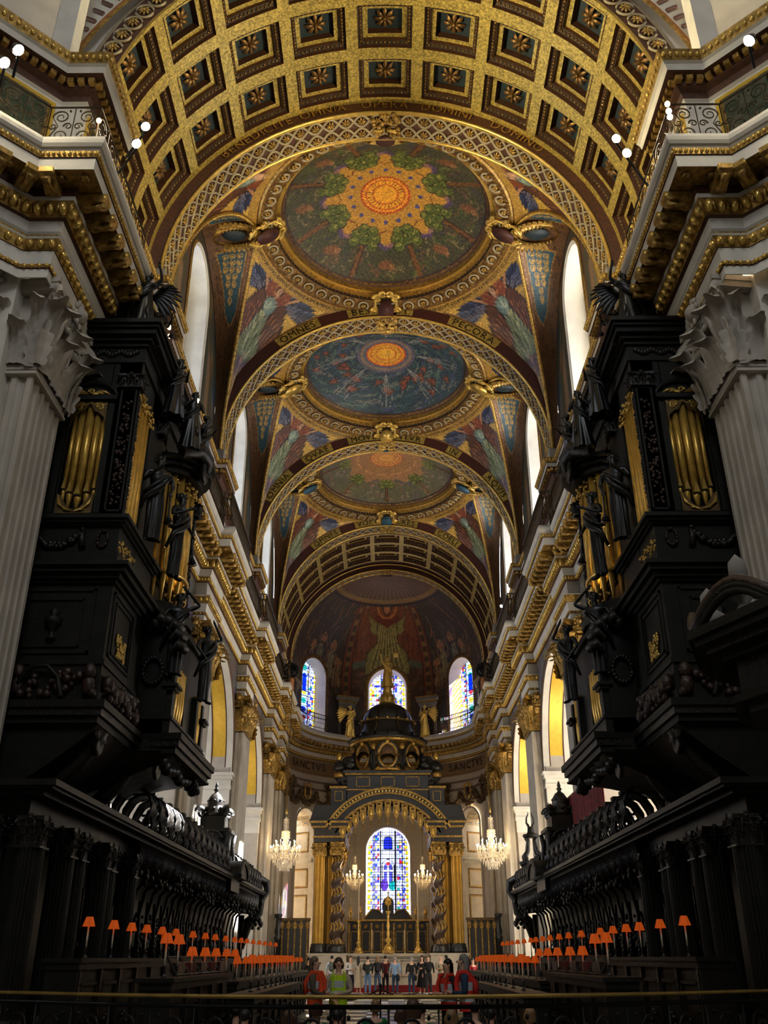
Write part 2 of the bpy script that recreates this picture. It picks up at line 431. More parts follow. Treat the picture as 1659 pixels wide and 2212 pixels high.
# ================================================================== VAULTS
ZC, RA = 19.5, 6.55
YA = [20.55, 30.90, 41.25, 51.60]          # front faces of the transverse arches
AW = 1.05
ceiling = struct('ceiling')
c_gold = np.array(L((.80, .64, .26))); c_ggold = np.array(L((.62, .47, .20)))
def arcxz(r, a, cx=0, cz=ZC): return (cx + r * sin(a), cz + r * cos(a))
def half_arc(n, a0=-pi / 2, a1=pi / 2): return np.linspace(a0, a1, n)

def transverse_arch(y0, words, w=AW, R=RA, face=.5, mface=MAROON, lighttxt=False):
    A = half_arc(97); o = M()
    def band(r0, ya, r1, yb, m):
        V = np.array([[(r0 * sin(a), ya, ZC + r0 * cos(a)) for a in A], [(r1 * sin(a), yb, ZC + r1 * cos(a)) for a in A]]); o.grid(V, m, True)
    band(R, y0, R, y0 + w, BROWN); band(R, y0, R + face, y0 - .06, mface); band(R, y0 + w, R + .4, y0 + w, GOLD)
    band(R - .05, y0 - .02, R - .05, y0 + .1, GOLDB); band(R - .05, y0 + w - .1, R - .05, y0 + w + .02, GOLDB)
    o.tube([(( R - .03) * sin(a), y0, ZC + (R - .03) * cos(a)) for a in A], .055, GOLDB, 6)
    o.tube([((R - .03) * sin(a), y0 + w, ZC + (R - .03) * cos(a)) for a in A], .055, GOLDB, 6)
    o.build('transverse_arch', ceiling)
    # guilloche on the soffit
    g = M(); n = 40; rz = rosette(.15, GOLD, 7, .07); pit = pi / n
    for row in (.29, .76):
        for sg in (1, -1):
            P = []
            for i in range(n * 8 + 1):
                a = -pi / 2 + i / (n * 8) * pi; ph = (a + pi / 2) / pit * pi
                P.append(((R - .03) * sin(a), y0 + w * row + sg * .215 * sin(ph), ZC + (R - .03) * cos(a)))
            g.tube(P, .05, GUIL, 5, flat=.6)
        for i in range(n):
            a = -pi / 2 + (i + .5) * pit
            T = Matrix.Translation((R * sin(a), y0 + w * row, ZC + R * cos(a))) @ Matrix.Rotation(a, 4, 'Y') @ Matrix.Rotation(-pi / 2, 4, 'X').inverted()
            g.addM(rz, T)
    g.build('guilloche_band', ceiling)
    if words:
        t = M(); pl = M()
        for wd, ang in words:
            ang = radians(ang); sz = .47 if not lighttxt else .44
            rm = R + .09
            f = lambda u, v, ang=ang: ((rm + v) * sin(ang + u / (rm + .2)), y0 - .085, ZC + (rm + v) * cos(ang + u / (rm + .2)))
            text_on(t, wd, sz, BLACKM if not lighttxt else GOLD, f)
            if not lighttxt:
                hw = sum((glyph(c)[2] + .12) if c != ' ' else .3 for c in wd) * sz / 2 + .12
                aa = np.linspace(ang - hw / R, ang + hw / R, 9)
                pl.grid(np.array([[((R + q) * sin(a), y0 - .07, ZC + (R + q) * cos(a)) for a in aa] for q in (.03, face - .03)]), GMOS, True)
        if pl.n: pl.build('inscription_plaque', ceiling)
        t.build('inscription', ceiling)
    # bunch of fruit at the crown
    b = M(); rg = np.random.default_rng(3)
    for i in range(46):
        a = rg.uniform(-.075, .075); yy = y0 + rg.uniform(.0, w); b.ball(((R - .06) * sin(a), yy, ZC + (R - .08) * cos(a)), rg.uniform(.05, .11), GOLD, 6, 4)
    b.build('crown_ornament', ceiling)

def barrel(y0, y1, R, rows, ncol=11, lip=6.65, detail=True):
    o = M(); orn = M(); st = M()
    H = (y1 - y0); pr = H / rows; pa = pi / ncol
    rib = .22 * pr
    ra = rib / R * .9
    def pt(a, y, r): return (r * sin(a), y, ZC + r * cos(a))
    ros = rosette(.40, BRZG, 8, .11)
    egg = M().ball((0, 0, 0), (.052, .052, .06), BRZG, 6, 4)
    for i in range(rows):
        for j in range(ncol):
            a0 = -pi / 2 + j * pa; a1 = a0 + pa; b0 = y0 + i * pr; b1 = b0 + pr
            L_ = [(0, 0, R), (ra / 2, rib / 2, R), (ra / 2 + .003, rib / 2 + .015, R + .12), (ra / 2 + .024, rib / 2 + .15, R + .15), (ra / 2 + .026, rib / 2 + .165, R + .26), (ra / 2 + .046, rib / 2 + .29, R + .26), (ra / 2 + .048, rib / 2 + .30, R + .48)]
            ms = [GMOS, BROWN, DKB, BROWN, GMOS, BROWN]
            k = 5
            def loop(da, dy, r):
                A = np.linspace(a0 + da, a1 - da, k); return [pt(a, b0 + dy, r) for a in A] + [pt(a, b1 - dy, r) for a in A[::-1]]
            for q in range(len(L_) - 1):
                P, Q = loop(*L_[q]), loop(*L_[q + 1]); n = len(P)
                o.add(P + Q, [(t, (t + 1) % n, n + (t + 1) % n, n + t) for t in range(n)], ms[q], False)
            P = loop(*L_[-1]); o.add(P, [(t, t + 1, 2 * k - 2 - t, 2 * k - 1 - t) for t in range(k - 1)], DBLUE, False)
            am = (a0 + a1) / 2; ym = (b0 + b1) / 2
            T = Matrix.Translation(pt(am, ym, R + .47)) @ Matrix.Rotation(am, 4, 'Y') @ Matrix.Rotation(pi / 2, 4, 'X')
            orn.addM(ros, T @ Matrix.Diagonal((.9, 1, .78 * pr / 1.6, 1)))
            # bead and egg rows around the recess
            da, dy = ra / 2 + .014, rib / 2 + .085; nn = 11 if detail else 6
            for t in range(nn):
                f = (t + .5) / nn
                for (a, y) in ((a0 + da + (a1 - a0 - 2 * da) * f, b0 + dy), (a0 + da + (a1 - a0 - 2 * da) * f, b1 - dy), (a0 + da, b0 + dy + (b1 - b0 - 2 * dy) * f), (a1 - da, b0 + dy + (b1 - b0 - 2 * dy) * f)):
                    orn.addM(egg, Matrix.Translation(pt(a, y, R + .14)))
    o.build('coffered_barrel_vault', ceiling); orn.build('coffer_ornament', ceiling)

barrel(15.2, 20.5, 6.92, 3)
transverse_arch(YA[0], [('BENEDICITE', -37), ('OMNIA', -17), ('OPERA', 0), ('DOMINI', 17), ('DOMINO', 38)], face=.42, mface=BROWN, lighttxt=True)
transverse_arch(YA[1], [('OMNES', -33), ('BESTIÆ', -5), ('ET', 6), ('PECORA', 33)])
transverse_arch(YA[2], [('OMNIA', -55), ('QVAE', -32), ('MOVE', -10), ('NTVR', 10), ('IN', 31), ('AQVIS', 56)])
transverse_arch(YA[3], [('OMNES', -34), ('VOLV', -10), ('CRES', 10), ('COELI', 34)])
barrel(53.4, 57.8, 6.75, 3, detail=False)
transverse_arch(58.6, [], w=.75, R=6.45, face=.5, mface=MAROON)
_o = M(); _A = half_arc(65)
for (r0, ya, r1, yb, m) in ((6.95, 52.6, 6.75, 53.4, MAROON), (6.75, 57.8, 6.9, 58.6, MAROON), (6.45, 59.3, 6.85, 59.5, GOLD), (6.92, 20.5, 6.9, 20.5, GOLD)):
    _o.grid(np.array([[(r0 * sin(a), ya, ZC + r0 * cos(a)) for a in _A], [(r1 * sin(a), yb, ZC + r1 * cos(a)) for a in _A]]), m)
for yy in (52.75, 58.4): _o.tube([(6.75 * sin(a), yy, ZC + 6.75 * cos(a)) for a in _A], .05, GOLDB, 5)
# front edge of the great arch: face with a row of rings
A = half_arc(97)
for (r0, r1, m) in ((6.66, 6.74, GOLDB), (6.74, 7.32, BROWN), (7.32, 7.42, GUIL)):
    _o.grid(np.array([[(r * sin(a), 15.05 + (0 if r < 7.3 else -.04), ZC + r * cos(a)) for a in A] for r in (r0, r1)]), m)
_o.grid(np.array([[(6.66 * sin(a), 15.05, ZC + 6.66 * cos(a)) for a in A], [(6.92 * sin(a), 15.2, ZC + 6.92 * cos(a)) for a in A]]), GMOS)
_ro = rosette(.17, GOLD, 8, .05)
for i in range(44):
    a = -pi / 2 + (i + .5) * pi / 44; c = np.array((7.03 * sin(a), 15.0, ZC + 7.03 * cos(a)))
    _o.tube([c + np.array((.225 * cos(t), 0, .225 * sin(t))) for t in np.linspace(0, 2 * pi, 17)[:-1]], .035, GUIL, 5, closed=True)
    _o.addM(_ro, Matrix.Translation(c))
_o.build('arch_edge_moulding', ceiling)
# white stone above and around the great arch
_o = M()
A = half_arc(49)
ou = []
for a in A:
    sx, cz = sin(a), cos(a); k = 13 / max(abs(sx), .0001); k2 = 12.5 / max(cz, .0001); k = min(k, k2); ou.append((k * sx, 15.1, ZC + k * cz))
_o.grid(np.array([[(7.42 * sin(a), 15.05, ZC + 7.42 * cos(a)) for a in A], ou]), STONEW)
_o.build('great_arch_wall', ceiling)

# ------------------------------------------------ saucer dome bays
T_ = 4.65
def S_edge(t):
    """groin edge of the pendentive, t signed offset from the bay's middle -> (d, z)"""
    q = min(1, abs(t) / T_); return 4.9 + 1.65 * q ** 1.2, 19.5 + 6.9 * max(0, 1 - q ** 1.7) ** .6
def paint_tree(c, x, y, ang, s=1.0, g=(.22, .30, .10)):
    ux, uy = cos(ang), sin(ang); vx, vy = -uy, ux
    P = lambda a, b: (x + ux * a * s + vx * b * s, y + uy * a * s + vy * b * s)
    c.poly([P(1.75, .12), P(1.75, -.12), P(0, -.09), P(0, .09)], L((.42, .27, .13)), edge=L((.2, .1, .06)), ew=.03)
    for (a, b, r) in ((-.05, 0, .42), (-.05, .38, .3), (-.05, -.38, .3), (.28, .42, .24), (.28, -.42, .24), (-.35, .2, .26), (-.35, -.2, .26)):
        q = P(a, b); c.disc(*q, r * s, L((.13, .12, .08))); c.disc(*q, r * s * .88, L((.36, .38, .17))); c.disc(*q, r * s * .6, L((.27, .33, .13)), al=.8)
        for k in range(5):
            an = ang + pi + (k - 2) * .5; c.line(q, (q[0] + cos(an) * r * s * .8, q[1] + sin(an) * r * s * .8), L((.52, .50, .22)), .03)
def dome_canvas(kind):
    c = Cv(-4.1, 4.1, -4.1, 4.1, 46, L((.26, .25, .17))); R_ = np.hypot(c.X, c.Y); TH = np.arctan2(c.Y, c.X)
    rg = np.random.default_rng(kind)
    if kind == 0:
        for i in range(320):
            a, r = rg.uniform(0, 2 * pi), rg.uniform(2.3, 3.9); x, y = r * cos(a), r * sin(a); q = rg.random()
            col = [L((.30, .34, .16)), L((.20, .24, .14)), L((.40, .28, .20)), L((.45, .40, .26)), L((.22, .20, .24))][int(q * 5)]
            P = [(x + t * .22 * cos(a * 3 + t) , y + t * .22 * sin(a * 3 + t)) for t in np.linspace(0, 1.6, 6)]; c.path(P, col, .06)
        m = R_ < 2.45 + .12 * np.cos(TH * 16); c.put(m, L((.34, .25, .42)), .7)
        c.put(R_ < 2.35 + .1 * np.cos(TH * 16 + 1), L((.60, .42, .36)), .8); c.put(R_ < 2.2 + .14 * np.cos(TH * 16), L((.72, .52, .20)))
        for k in range(16):
            a = k * pi / 8; c.path([((1.75 + .1 * sin(t * 9)) * cos(a + t), (1.75 + .1 * sin(t * 9)) * sin(a + t)) for t in np.linspace(0, .39, 12)], L((.45, .24, .14)), .05)
            c.disc(1.35 * cos(a), 1.35 * sin(a), .09, L((.28, .28, .48)))
        for k in range(8): paint_tree(c, 2.15 * cos(k * pi / 4 + .39), 2.15 * sin(k * pi / 4 + .39), k * pi / 4 + .39, .95)
        for k in range(8):
            a = k * pi / 4; x, y = 3.15 * cos(a), 3.15 * sin(a); c.disc(x, y, .30, L((.46, .30, .18)), .2); c.disc(x + .25, y + .1, .13, L((.55, .38, .24)))
            for q in (-.18, .15): c.line((x + q, y), (x + q + .1 * cos(a), y + .3 * sin(a) - .15), L((.40, .25, .15)), .07)
        cc, cr = L((.95, .62, .18)), L((.70, .24, .10))
    elif kind == 1:
        c.a[:] = L((.17, .24, .27))
        for i in range(520):
            a, r = rg.uniform(0, 2 * pi), rg.uniform(1.4, 3.9); x, y = r * cos(a), r * sin(a); q = rg.random(); ph = rg.uniform(0, 6)
            col = [L((.22, .33, .33)), L((.12, .16, .22)), L((.32, .40, .34)), L((.25, .26, .40)), L((.42, .40, .36))][int(q * 5)]
            c.path([(x + .5 * t * cos(a + 1.4) + .06 * sin(t * 9 + ph), y + .5 * t * sin(a + 1.4) + .06 * cos(t * 9 + ph)) for t in np.linspace(0, 1, 7)], col, .05)
        for i in range(46):
            a, r = rg.uniform(0, 2 * pi), rg.uniform(2.0, 3.5); x, y = r * cos(a), r * sin(a)
            c.poly([(x + .28 * cos(a + t) * (1 if k % 2 else .45), y + .28 * sin(a + t) * (1 if k % 2 else .45)) for k, t in enumerate(np.linspace(0, 5, 7))], L((.46, .25, .17)), edge=L((.2, .08, .08)), ew=.03)
        for k in range(8):
            a = k * pi / 4
            for q in np.linspace(-.12, .12, 5): c.line((1.5 * cos(a), 1.5 * sin(a)), (3.4 * cos(a + q), 3.4 * sin(a + q)), L((.55, .52, .50)), .035, .7)
        for k, r in enumerate((1.42, 1.25, 1.1, .95)): c.put(R_ < r, [L((.36, .32, .38)), L((.50, .42, .34)), L((.34, .34, .40)), L((.60, .34, .18))][k])
        cc, cr = L((.85, .62, .22)), L((.75, .30, .12))
    else:
        c.a[:] = L((.36, .34, .25))
        for i in range(420):
            a, r = rg.uniform(0, 2 * pi), rg.uniform(1.8, 3.9); x, y = r * cos(a), r * sin(a); q = rg.random()
            col = [L((.34, .40, .26)), L((.46, .34, .26)), L((.26, .30, .28)), L((.52, .44, .36)), L((.36, .30, .36))][int(q * 5)]
            c.path([(x + .3 * t * cos(a * 2 + t * 2), y + .3 * t * sin(a * 2 + t * 2)) for t in np.linspace(0, 1, 6)], col, .06)
        c.put(R_ < 2.3 + .2 * np.cos(TH * 12) , L((.60, .42, .26)), .85)
        for k in range(8): paint_tree(c, 2.5 * cos(k * pi / 4), 2.5 * sin(k * pi / 4), k * pi / 4, .7)
        for k in range(12): c.path([(1.7 * cos(t), 1.7 * sin(t)) for t in np.linspace(k * .52, k * .52 + .35, 6)], L((.70, .50, .34)), .08)
        cc, cr = L((.80, .56, .28)), L((.64, .34, .20))
    c.put(R_ < .98, cr)
    for r, col in ((.88, cc), (.78, cr), (.72, cc), (.52, cr), (.46, cc)): c.put(R_ < r + .02 * np.cos(TH * 40), col)
    for k in range(28):
        a = k * 2 * pi / 28; c.line((.56 * cos(a), .56 * sin(a)), (.68 * cos(a + .05 * (k % 3)), .68 * sin(a)), L((.25, .12, .05)), .03)
    c.put((R_ > 3.78) & (R_ < 3.86), L((.22, .14, .12))); c.put(R_ > 3.86, L((.55, .42, .24))); c.put((R_ > 3.86) & (np.sin(TH * 60) > 0) & (R_ < 3.98), L((.25, .15, .16)))
    if kind == 0:
        m = (R_ > 2.2) ; c.a[m] *= (1 + .25 * np.sin(TH * 90 + R_ * 25))[m][:, None]
    c.a = np.clip(c.a * 1.25, 0, 1)
    return c
def angel_canvas(seed):
    rg = np.random.default_rng(seed)
    gold = np.array(L((.78, .62, .27))); c = Cv(-5.2, 5.2, -.3, 8.2, 46, gold)
    out = L((.10, .07, .06))
    # ground under the feet
    c.put(c.Y < 1.9, L((.30, .22, .34)), .75)
    for i in range(40):
        x, y = rg.uniform(-1.6, 1.6), rg.uniform(.2, 1.9); c.path([(x - .3, y), (x, y + rg.uniform(-.08, .08)), (x + .4, y + .02)], [L((.22, .14, .30)), L((.62, .50, .24)), L((.40, .24, .24))][i % 3], .07)
    c.put(c.Y < .9, L((.62, .50, .22)), .5)
    for i in range(7): c.line((-.8 + .1 * i, .3 + .2 * i), (.6, .35 + .2 * i), L((.22, .14, .28)), .1)
    for s in (-1, 1):
        # upper blue wings
        tips = []
        for k in range(11):
            t = k / 10; a = radians(18 + 62 * t); l = 2.9 - 1.25 * t if s else 0
            x0, y0 = s * .55, 5.35 + .3 * t
            x1, y1 = s * (.55 + l * cos(radians(8 + 50 * t))), 5.0 + l * sin(radians(-12 + 75 * t)) * .85 + .25
            tips.append((x1, y1)); px, py = -(y1 - y0), (x1 - x0); n = sqrt(px * px + py * py); px *= .17 / n; py *= .17 / n
            xm, ym = x0 + (x1 - x0) * .72, y0 + (y1 - y0) * .72
            c.poly([(x0, y0), (xm + px, ym + py), (x1, y1), (xm - px, ym - py)], [L((.15, .20, .33)), L((.22, .28, .42)), L((.12, .15, .27))][k % 3], edge=out, ew=.035)
            c.line((x0, y0), (xm, ym), L((.52, .50, .56)), .03)
        # lower maroon wings folded round the figure
        P = [(s * .25, 5.1), (s * .8, 5.5), (s * 1.15, 5.2), (s * 1.45, 4.3), (s * 1.5, 3.2), (s * 1.2, 2.2), (s * .7, 1.5), (s * .35, 2.0), (s * .2, 3.5)]
        c.poly(P, L((.33, .19, .13)), edge=out, ew=.05)
        for k in range(9): c.path([(s * (.35 + .1 * k), 5.1 - .1 * k), (s * (.5 + .11 * k), 3.8), (s * (.45 + .07 * k), 2.3 + .06 * k)], [L((.58, .36, .20)), L((.27, .11, .12))][k % 2], .05)
        # arm and hand
        c.poly([(s * .3, 4.95), (s * .62, 5.15), (s * 1.45, 6.05), (s * 1.62, 6.38), (s * 1.38, 6.25), (s * .75, 5.62), (s * .25, 5.35)], L((.66, .48, .36)), edge=out, ew=.035)
        for q in range(4): c.line((s * 1.5, 6.2), (s * (1.55 + .08 * q), 6.58 - .05 * q), L((.66, .48, .36)), .05)
    # halo of red wings behind the head
    c.disc(-.42, 5.75, .45, L((.46, .22, .14)), .62); c.disc(.42, 5.75, .45, L((.46, .22, .14)), .62)
    for k in range(8):
        a = radians(20 + k * 20); c.line((0, 5.4), (.8 * cos(a), 5.4 + .95 * sin(a)), L((.62, .40, .20)), .04)
    # robe
    c.poly([(-.5, 5.05), (-.3, 5.25), (.3, 5.25), (.5, 5.05), (.42, 4.3), (.62, 3.2), (.85, 2.1), (.8, 1.45), (-.7, 1.35), (-.85, 2.1), (-.6, 3.2), (-.42, 4.3)], L((.44, .47, .33)), edge=out, ew=.05)
    for k in range(13):
        x = -.55 + k * .09; c.path([(x * .5, 4.7), (x * .8, 3.6), (x * 1.25, 2.5), (x * 1.45 + .05 * sin(k * 5), 1.5)], [L((.62, .62, .46)), L((.24, .30, .20)), L((.50, .50, .38))][k % 3], .045)
    c.poly([(-.5, 5.05), (-.3, 5.28), (.3, 5.28), (.5, 5.05), (.42, 4.45), (0, 4.2), (-.42, 4.45)], L((.42, .50, .46)), edge=out, ew=.03)
    for k in range(14): c.disc(rg.uniform(-.38, .38), rg.uniform(4.5, 5.1), .06, L((.62, .66, .58)))
    # head
    c.disc(0, 5.72, .30, L((.24, .12, .08)), .33); c.disc(0, 5.66, .19, L((.74, .56, .42)), .25)
    for x in (-.07, .07): c.line((x - .03, 5.7), (x + .03, 5.7), out, .03)
    c.line((-.04, 5.55), (.05, 5.55), L((.5, .22, .18)), .03); c.poly([(-.08, 5.45), (.08, 5.45), (.1, 5.22), (-.1, 5.22)], L((.70, .52, .40)))
    # feet
    c.poly([(-.16, 1.5), (.0, 1.5), (-.02, .95), (-.24, .9)], L((.62, .46, .36)), edge=out, ew=.03); c.poly([(.05, 1.5), (.2, 1.5), (.2, 1.0), (.0, .98)], L((.60, .44, .34)), edge=out, ew=.03)
    c.a = np.clip(c.a * 1.2, 0, 1)
    return c
def web_canvas():
    c = Cv(-1, 1, 0, 1, 150, L((.40, .27, .15)))
    rg = np.random.default_rng(5); c.X2 = None
    for i in range(260):
        x, y = rg.uniform(-1, 1), rg.uniform(0, 1); c.disc(x, y, .02, L((.30, .19, .11)), .03)
    c.put(c.Y < .10, L((.62, .42, .20))); c.put(c.Y < .035, L((.30, .18, .10)))
    for i in range(70): c.disc(-1 + i / 35, .065, .009, L((.36, .16, .09)), .022)
    for s in (-1, 1):
        def pan(g, col):
            c.poly([(s * (.17 - g * .25), .16 - g), (s * (.17 - g * .25), .82 + g), (s * .60, .60 + g * .6), (s * (.66 + g * .3), .40), (s * .60, .22 - g * .6)], col)
        pan(.06, L((.55, .38, .18))); pan(.045, L((.20, .12, .08))); pan(.03, L((.66, .50, .24))); pan(0, L((.16, .31, .38)))
        for k in range(7):
            t = k / 7; x = s * (.215 + .36 * t); n_ = 3 if k < 3 else 2 if k < 5 else 1
            for q in range(n_):
                y = .46 + (q - (n_ - 1) / 2) * .17; c.disc(x, y, .021, L((.68, .54, .28)), .075, r0=.55); c.disc(x + s * .003, y + .01, .008, L((.75, .60, .30)), .03)
                c.line((x, y + .07), (x + s * .03, y + .02), L((.62, .48, .24)), .008)
    return c
DC = [dome_canvas(k) for k in range(3)]; AC = angel_canvas(1); WC = web_canvas()
def lunette_canvas():
    c = Cv(-5, 5, 15, 27, 24, L((.30, .27, .20))); rg = np.random.default_rng(11)
    for i in range(60):
        x = rg.choice([-1, 1]) * rg.uniform(1.7, 4.2); y = rg.uniform(16, 24); col = [L((.22, .32, .28)), L((.42, .26, .18)), L((.46, .44, .32)), L((.20, .26, .38)), L((.58, .44, .22))][i % 5]
        c.path([(x + .15 * sin(t * 3 + i), y + t) for t in np.linspace(0, 2.2, 8)], col, .22)
    for s in (-1, 1):
        for x in (2.6,):
            c.disc(s * x, 22.4, .3, L((.60, .46, .36)), .35); c.poly([(s * (x - .6), 18), (s * (x + .6), 18), (s * (x + .45), 21.9), (s * (x - .45), 21.9)], L((.40, .42, .32)), .8)
            for q in range(7): c.line((s * (x - .5 + q * .16), 18), (s * (x - .35 + q * .1), 21.8), L((.55, .50, .40)) if q % 2 else L((.22, .22, .18)), .06)
    return c
LCV = lunette_canvas()
def wreath(m=GOLD):
    o = M(); rg = np.random.default_rng(2)
    for i in range(34):
        a = i * 2 * pi / 34; rx, ry = .72, .45
        for k, rr in enumerate((1.0, 1.22)):
            p = (rx * rr * cos(a + k * .09), 0, ry * rr * sin(a + k * .09))
            lf = leaf(.14, .34, .12, m, 2, 4, 2); o.addM(lf, Matrix.Translation(p) @ Matrix.Rotation(-a - .9 * (1 if k else -1), 4, 'Y'))
    o.tube([(.74 * cos(a), 0, .47 * sin(a)) for a in np.linspace(0, 2 * pi, 25)[:-1]], .05, m, 6, closed=True)
    return o
WR = wreath()
def cartouche(m=GOLDB, face=MAROON):
    o = M(); o.lathe([(.001, -.16), (.2, -.14), (.32, -.04), (.36, .05)], face, n=14, ax='y', sx=.8, sy=1.1)
    for sx in (-1, 1):
        for (x, z, r, t) in ((.32, .42, .16, 1.5), (.38, -.05, .15, 1.4), (.25, -.45, .15, 1.5), (.12, .56, .12, 1.3)):
            o.addM(volute(r, t, .045, m, .08), TR(sx * x, -.1, z, 0, (sx, 1, 1)))
        o.tube([(sx * .12, -.08, .6), (sx * .4, -.1, .35), (sx * .36, -.12, 0), (sx * .42, -.1, -.3), (sx * .1, -.08, -.62)], .05, m, 6)
    return o
CT = cartouche()
def bay(yc, kind):
    zr = 26.38
    def Bpt(ph):
        """boundary of the quadrant (x>0 side, +y) at plan angle ph from +y"""
        pc = atan2(6.52, T_)
        if ph <= pc:
            x = min(6.5, T_ * math.tan(ph)); return np.array((x, T_, ZC + sqrt(max(0, (RA + .42) ** 2 - x * x))))
        q = (ph - pc) / (pi / 2 - pc); t = T_ * (1 - q); d, z = S_edge(t); return np.array((d, t, z))
    pc = atan2(6.52, T_); C0 = np.array((6.55, T_, 19.5)); T0 = np.array((4.7 * sin(pc), 4.7 * cos(pc), zr))
    eb = (T0 - C0) / np.linalg.norm(T0 - C0); ea = np.array((-cos(pc), sin(pc), 0))
    NP, NS = 120, 70; ph = np.concatenate([np.linspace(0, pc, 75, endpoint=False), np.linspace(pc, pi / 2, 46)]) ; V = np.zeros((len(ph), NS, 3))
    for i, p in enumerate(ph):
        A_ = np.array((4.72 * sin(p), 4.72 * cos(p), zr)); B_ = Bpt(p); s = np.linspace(0, 1, NS)[:, None]
        nrm = np.array((sin(p), cos(p), 1.0)) / sqrt(2); ln = np.linalg.norm(B_ - A_)
        V[i] = A_ + (B_ - A_) * s + nrm * (s * (1 - s)) * ln * .42
    b = (V - C0) @ eb; a = (V - C0) @ ea
    Cc = AC.sample(a * 1.3, 1.0 + (b - 3.74) * 1.43)
    # golden border along the edges
    s_ = np.linspace(0, 1, NS)[None, :] * np.linalg.norm(V[:, -1] - V[:, 0], axis=1)[:, None]; tot = np.linalg.norm(V[:, -1] - V[:, 0], axis=1)[:, None]
    m = (tot - s_ < .22); Cc[m] = L((.46, .30, .12)); m = (tot - s_ < .12) & (np.sin(ph * 130)[:, None] > 0); Cc[m] = L((.75, .58, .25)); m = (s_ < .5); Cc[m] = L((.70, .54, .24)); m = (s_ < .12); Cc[m] = L((.40, .24, .12))
    for sx in (1, -1):
        for sy in (1, -1):
            VV = V * np.array((sx, sy, 1)) + np.array((0, yc, 0)); cgrid('pendentive_mosaic', VV, Cc, MOS, ceiling)
    # side webs, lunette walls, window reveals
    nt = 261; tt = np.linspace(-1, 1, nt) * T_; ns = 56
    for sx in (1, -1):
        V = np.zeros((nt, ns, 3)); Cc = np.zeros_like(V)
        for i, t in enumerate(tt):
            d, z = S_edge(t); zl = 19.5 + 6.45 * sqrt(max(0, 1 - (t / T_) ** 2)); P = np.array((d, t, z)); Q = np.array((6.82, t, zl)); s = np.linspace(0, 1, ns)[:, None]
            V[i] = P + (Q - P) * s; V[i, :, 2] += (s[:, 0] * (1 - s[:, 0])) * .5
            Cc[i] = WC.sample(np.full(ns, t / T_), s[:, 0])
        cgrid('side_web_mosaic', V * np.array((sx, 1, 1)) + np.array((0, yc, 0)), Cc, MOS, ceiling)
        o = M(); o.tube([(sx * (S_edge(t)[0] - .02), yc + t, S_edge(t)[1] - .02) for t in tt[::5]], .075, GOLD, 6)
        for i in range(110):
            t = -T_ + (i + .5) / 110 * 2 * T_; d, z = S_edge(t); o.ball((sx * (d - .06), yc + t, z - .05), .045, GOLDB, 5, 4)
        # wreath with grey disc
        d, z = S_edge(0); n = 22
        o.build('gilt_rope_moulding', ceiling)
        o = M(); T = Matrix.Translation((sx * 5.72, yc, z - .22)) @ Matrix.Scale(1.12, 4) @ Matrix.Rotation(pi / 2, 4, 'X') @ Matrix.Rotation(pi, 4, 'X')
        o.addM(WR, T @ Matrix.Rotation(pi, 4, 'X')); o.lathe([(.001, 0), (.4, 0), (.42, .06)], DBLUE, (sx * 5.72, yc, z - .24), 20, sx=1.1, sy=.7)
        o.build('gilt_wreath', ceiling)
    # ring
    o = M(); n = 96; th = np.linspace(0, 2 * pi, n + 1)[:-1]
    def ring(r0, z0, r1, z1, m): o.grid(np.array([[(r0 * cos(t), yc + r0 * sin(t), z0) for t in th], [(r1 * cos(t), yc + r1 * sin(t), z1) for t in th]]), m, True, True)
    ring(4.80, zr - .04, 4.72, zr - .08, GOLD); ring(4.72, zr - .08, 4.22, zr + .12, GMOSD); ring(4.22, zr + .12, 4.18, zr + .08, GOLD); ring(4.18, zr + .08, 4.16, zr + .22, DKB); ring(4.16, zr + .22, 4.12, zr + .42, GOLD)
    ring(4.12, zr + .42, 3.98, zr + .40, GOLDB); ring(3.98, zr + .40, 3.96, zr + .62, GOLD); ring(3.96, zr + .62, 3.9, zr + .66, BROWN); ring(3.9, zr + .66, 3.86, zr + .74, GMOSD)
    for k in range(150):
        t = k * 2 * pi / 150; o.ball((4.2 * cos(t), yc + 4.2 * sin(t), zr + .2), (.05, .05, .08), GOLD, 5, 4); 
        if k % 2: o.ball((4.02 * cos(t), yc + 4.02 * sin(t), zr + .46), .05, GOLDB, 5, 4)
    nl = 44
    for k in range(nl):
        t = (k + .5) * 2 * pi / nl; P = []
        for q in np.linspace(-1.25 * pi, .25 * pi, 11): P.append(((4.46 + .17 * sin(q)) * cos(t + .045 * cos(q)), yc + (4.46 + .17 * sin(q)) * sin(t + .045 * cos(q)), zr + .01 - .17 * sin(q) * .4 - .04))
        o.tube(P, .05, GUIL, 5)
        for q in range(5): o.ball(((4.46 + .06 * cos(q * 1.26)) * cos(t + .016 * sin(q * 1.26)), yc + (4.46 + .06 * cos(q * 1.26)) * sin(t + .016 * sin(q * 1.26)), zr - .03), .055, GOLD, 5, 4)
    for k in range(60):
        t = k * 2 * pi / 60; o.ball((4.66 * cos(t), yc + 4.66 * sin(t), zr - .1), .035, GOLD, 4, 3)
    o.build('dome_ring_moulding', ceiling)
    o = M()
    for k, an in enumerate((0, pi / 2, pi, -pi / 2)):
        T = Matrix.Translation((4.45 * cos(an), yc + 4.45 * sin(an), zr - .22)) @ Matrix.Rotation(an + pi / 2, 4, 'Z') @ Matrix.Rotation(radians(-60), 4, 'X') @ Matrix.Scale(1.15, 4)
        o.addM(cartouche(GOLDB, (MAROON, GOLDB, BLUE)[kind]), T)
    o.build('cartouche', ceiling)
    # dome
    nr, na = 80, 300; r = np.linspace(.001, 3.9, nr); a = np.linspace(0, 2 * pi, na + 1)[:-1]; RR, AA = np.meshgrid(r, a, indexing='ij')
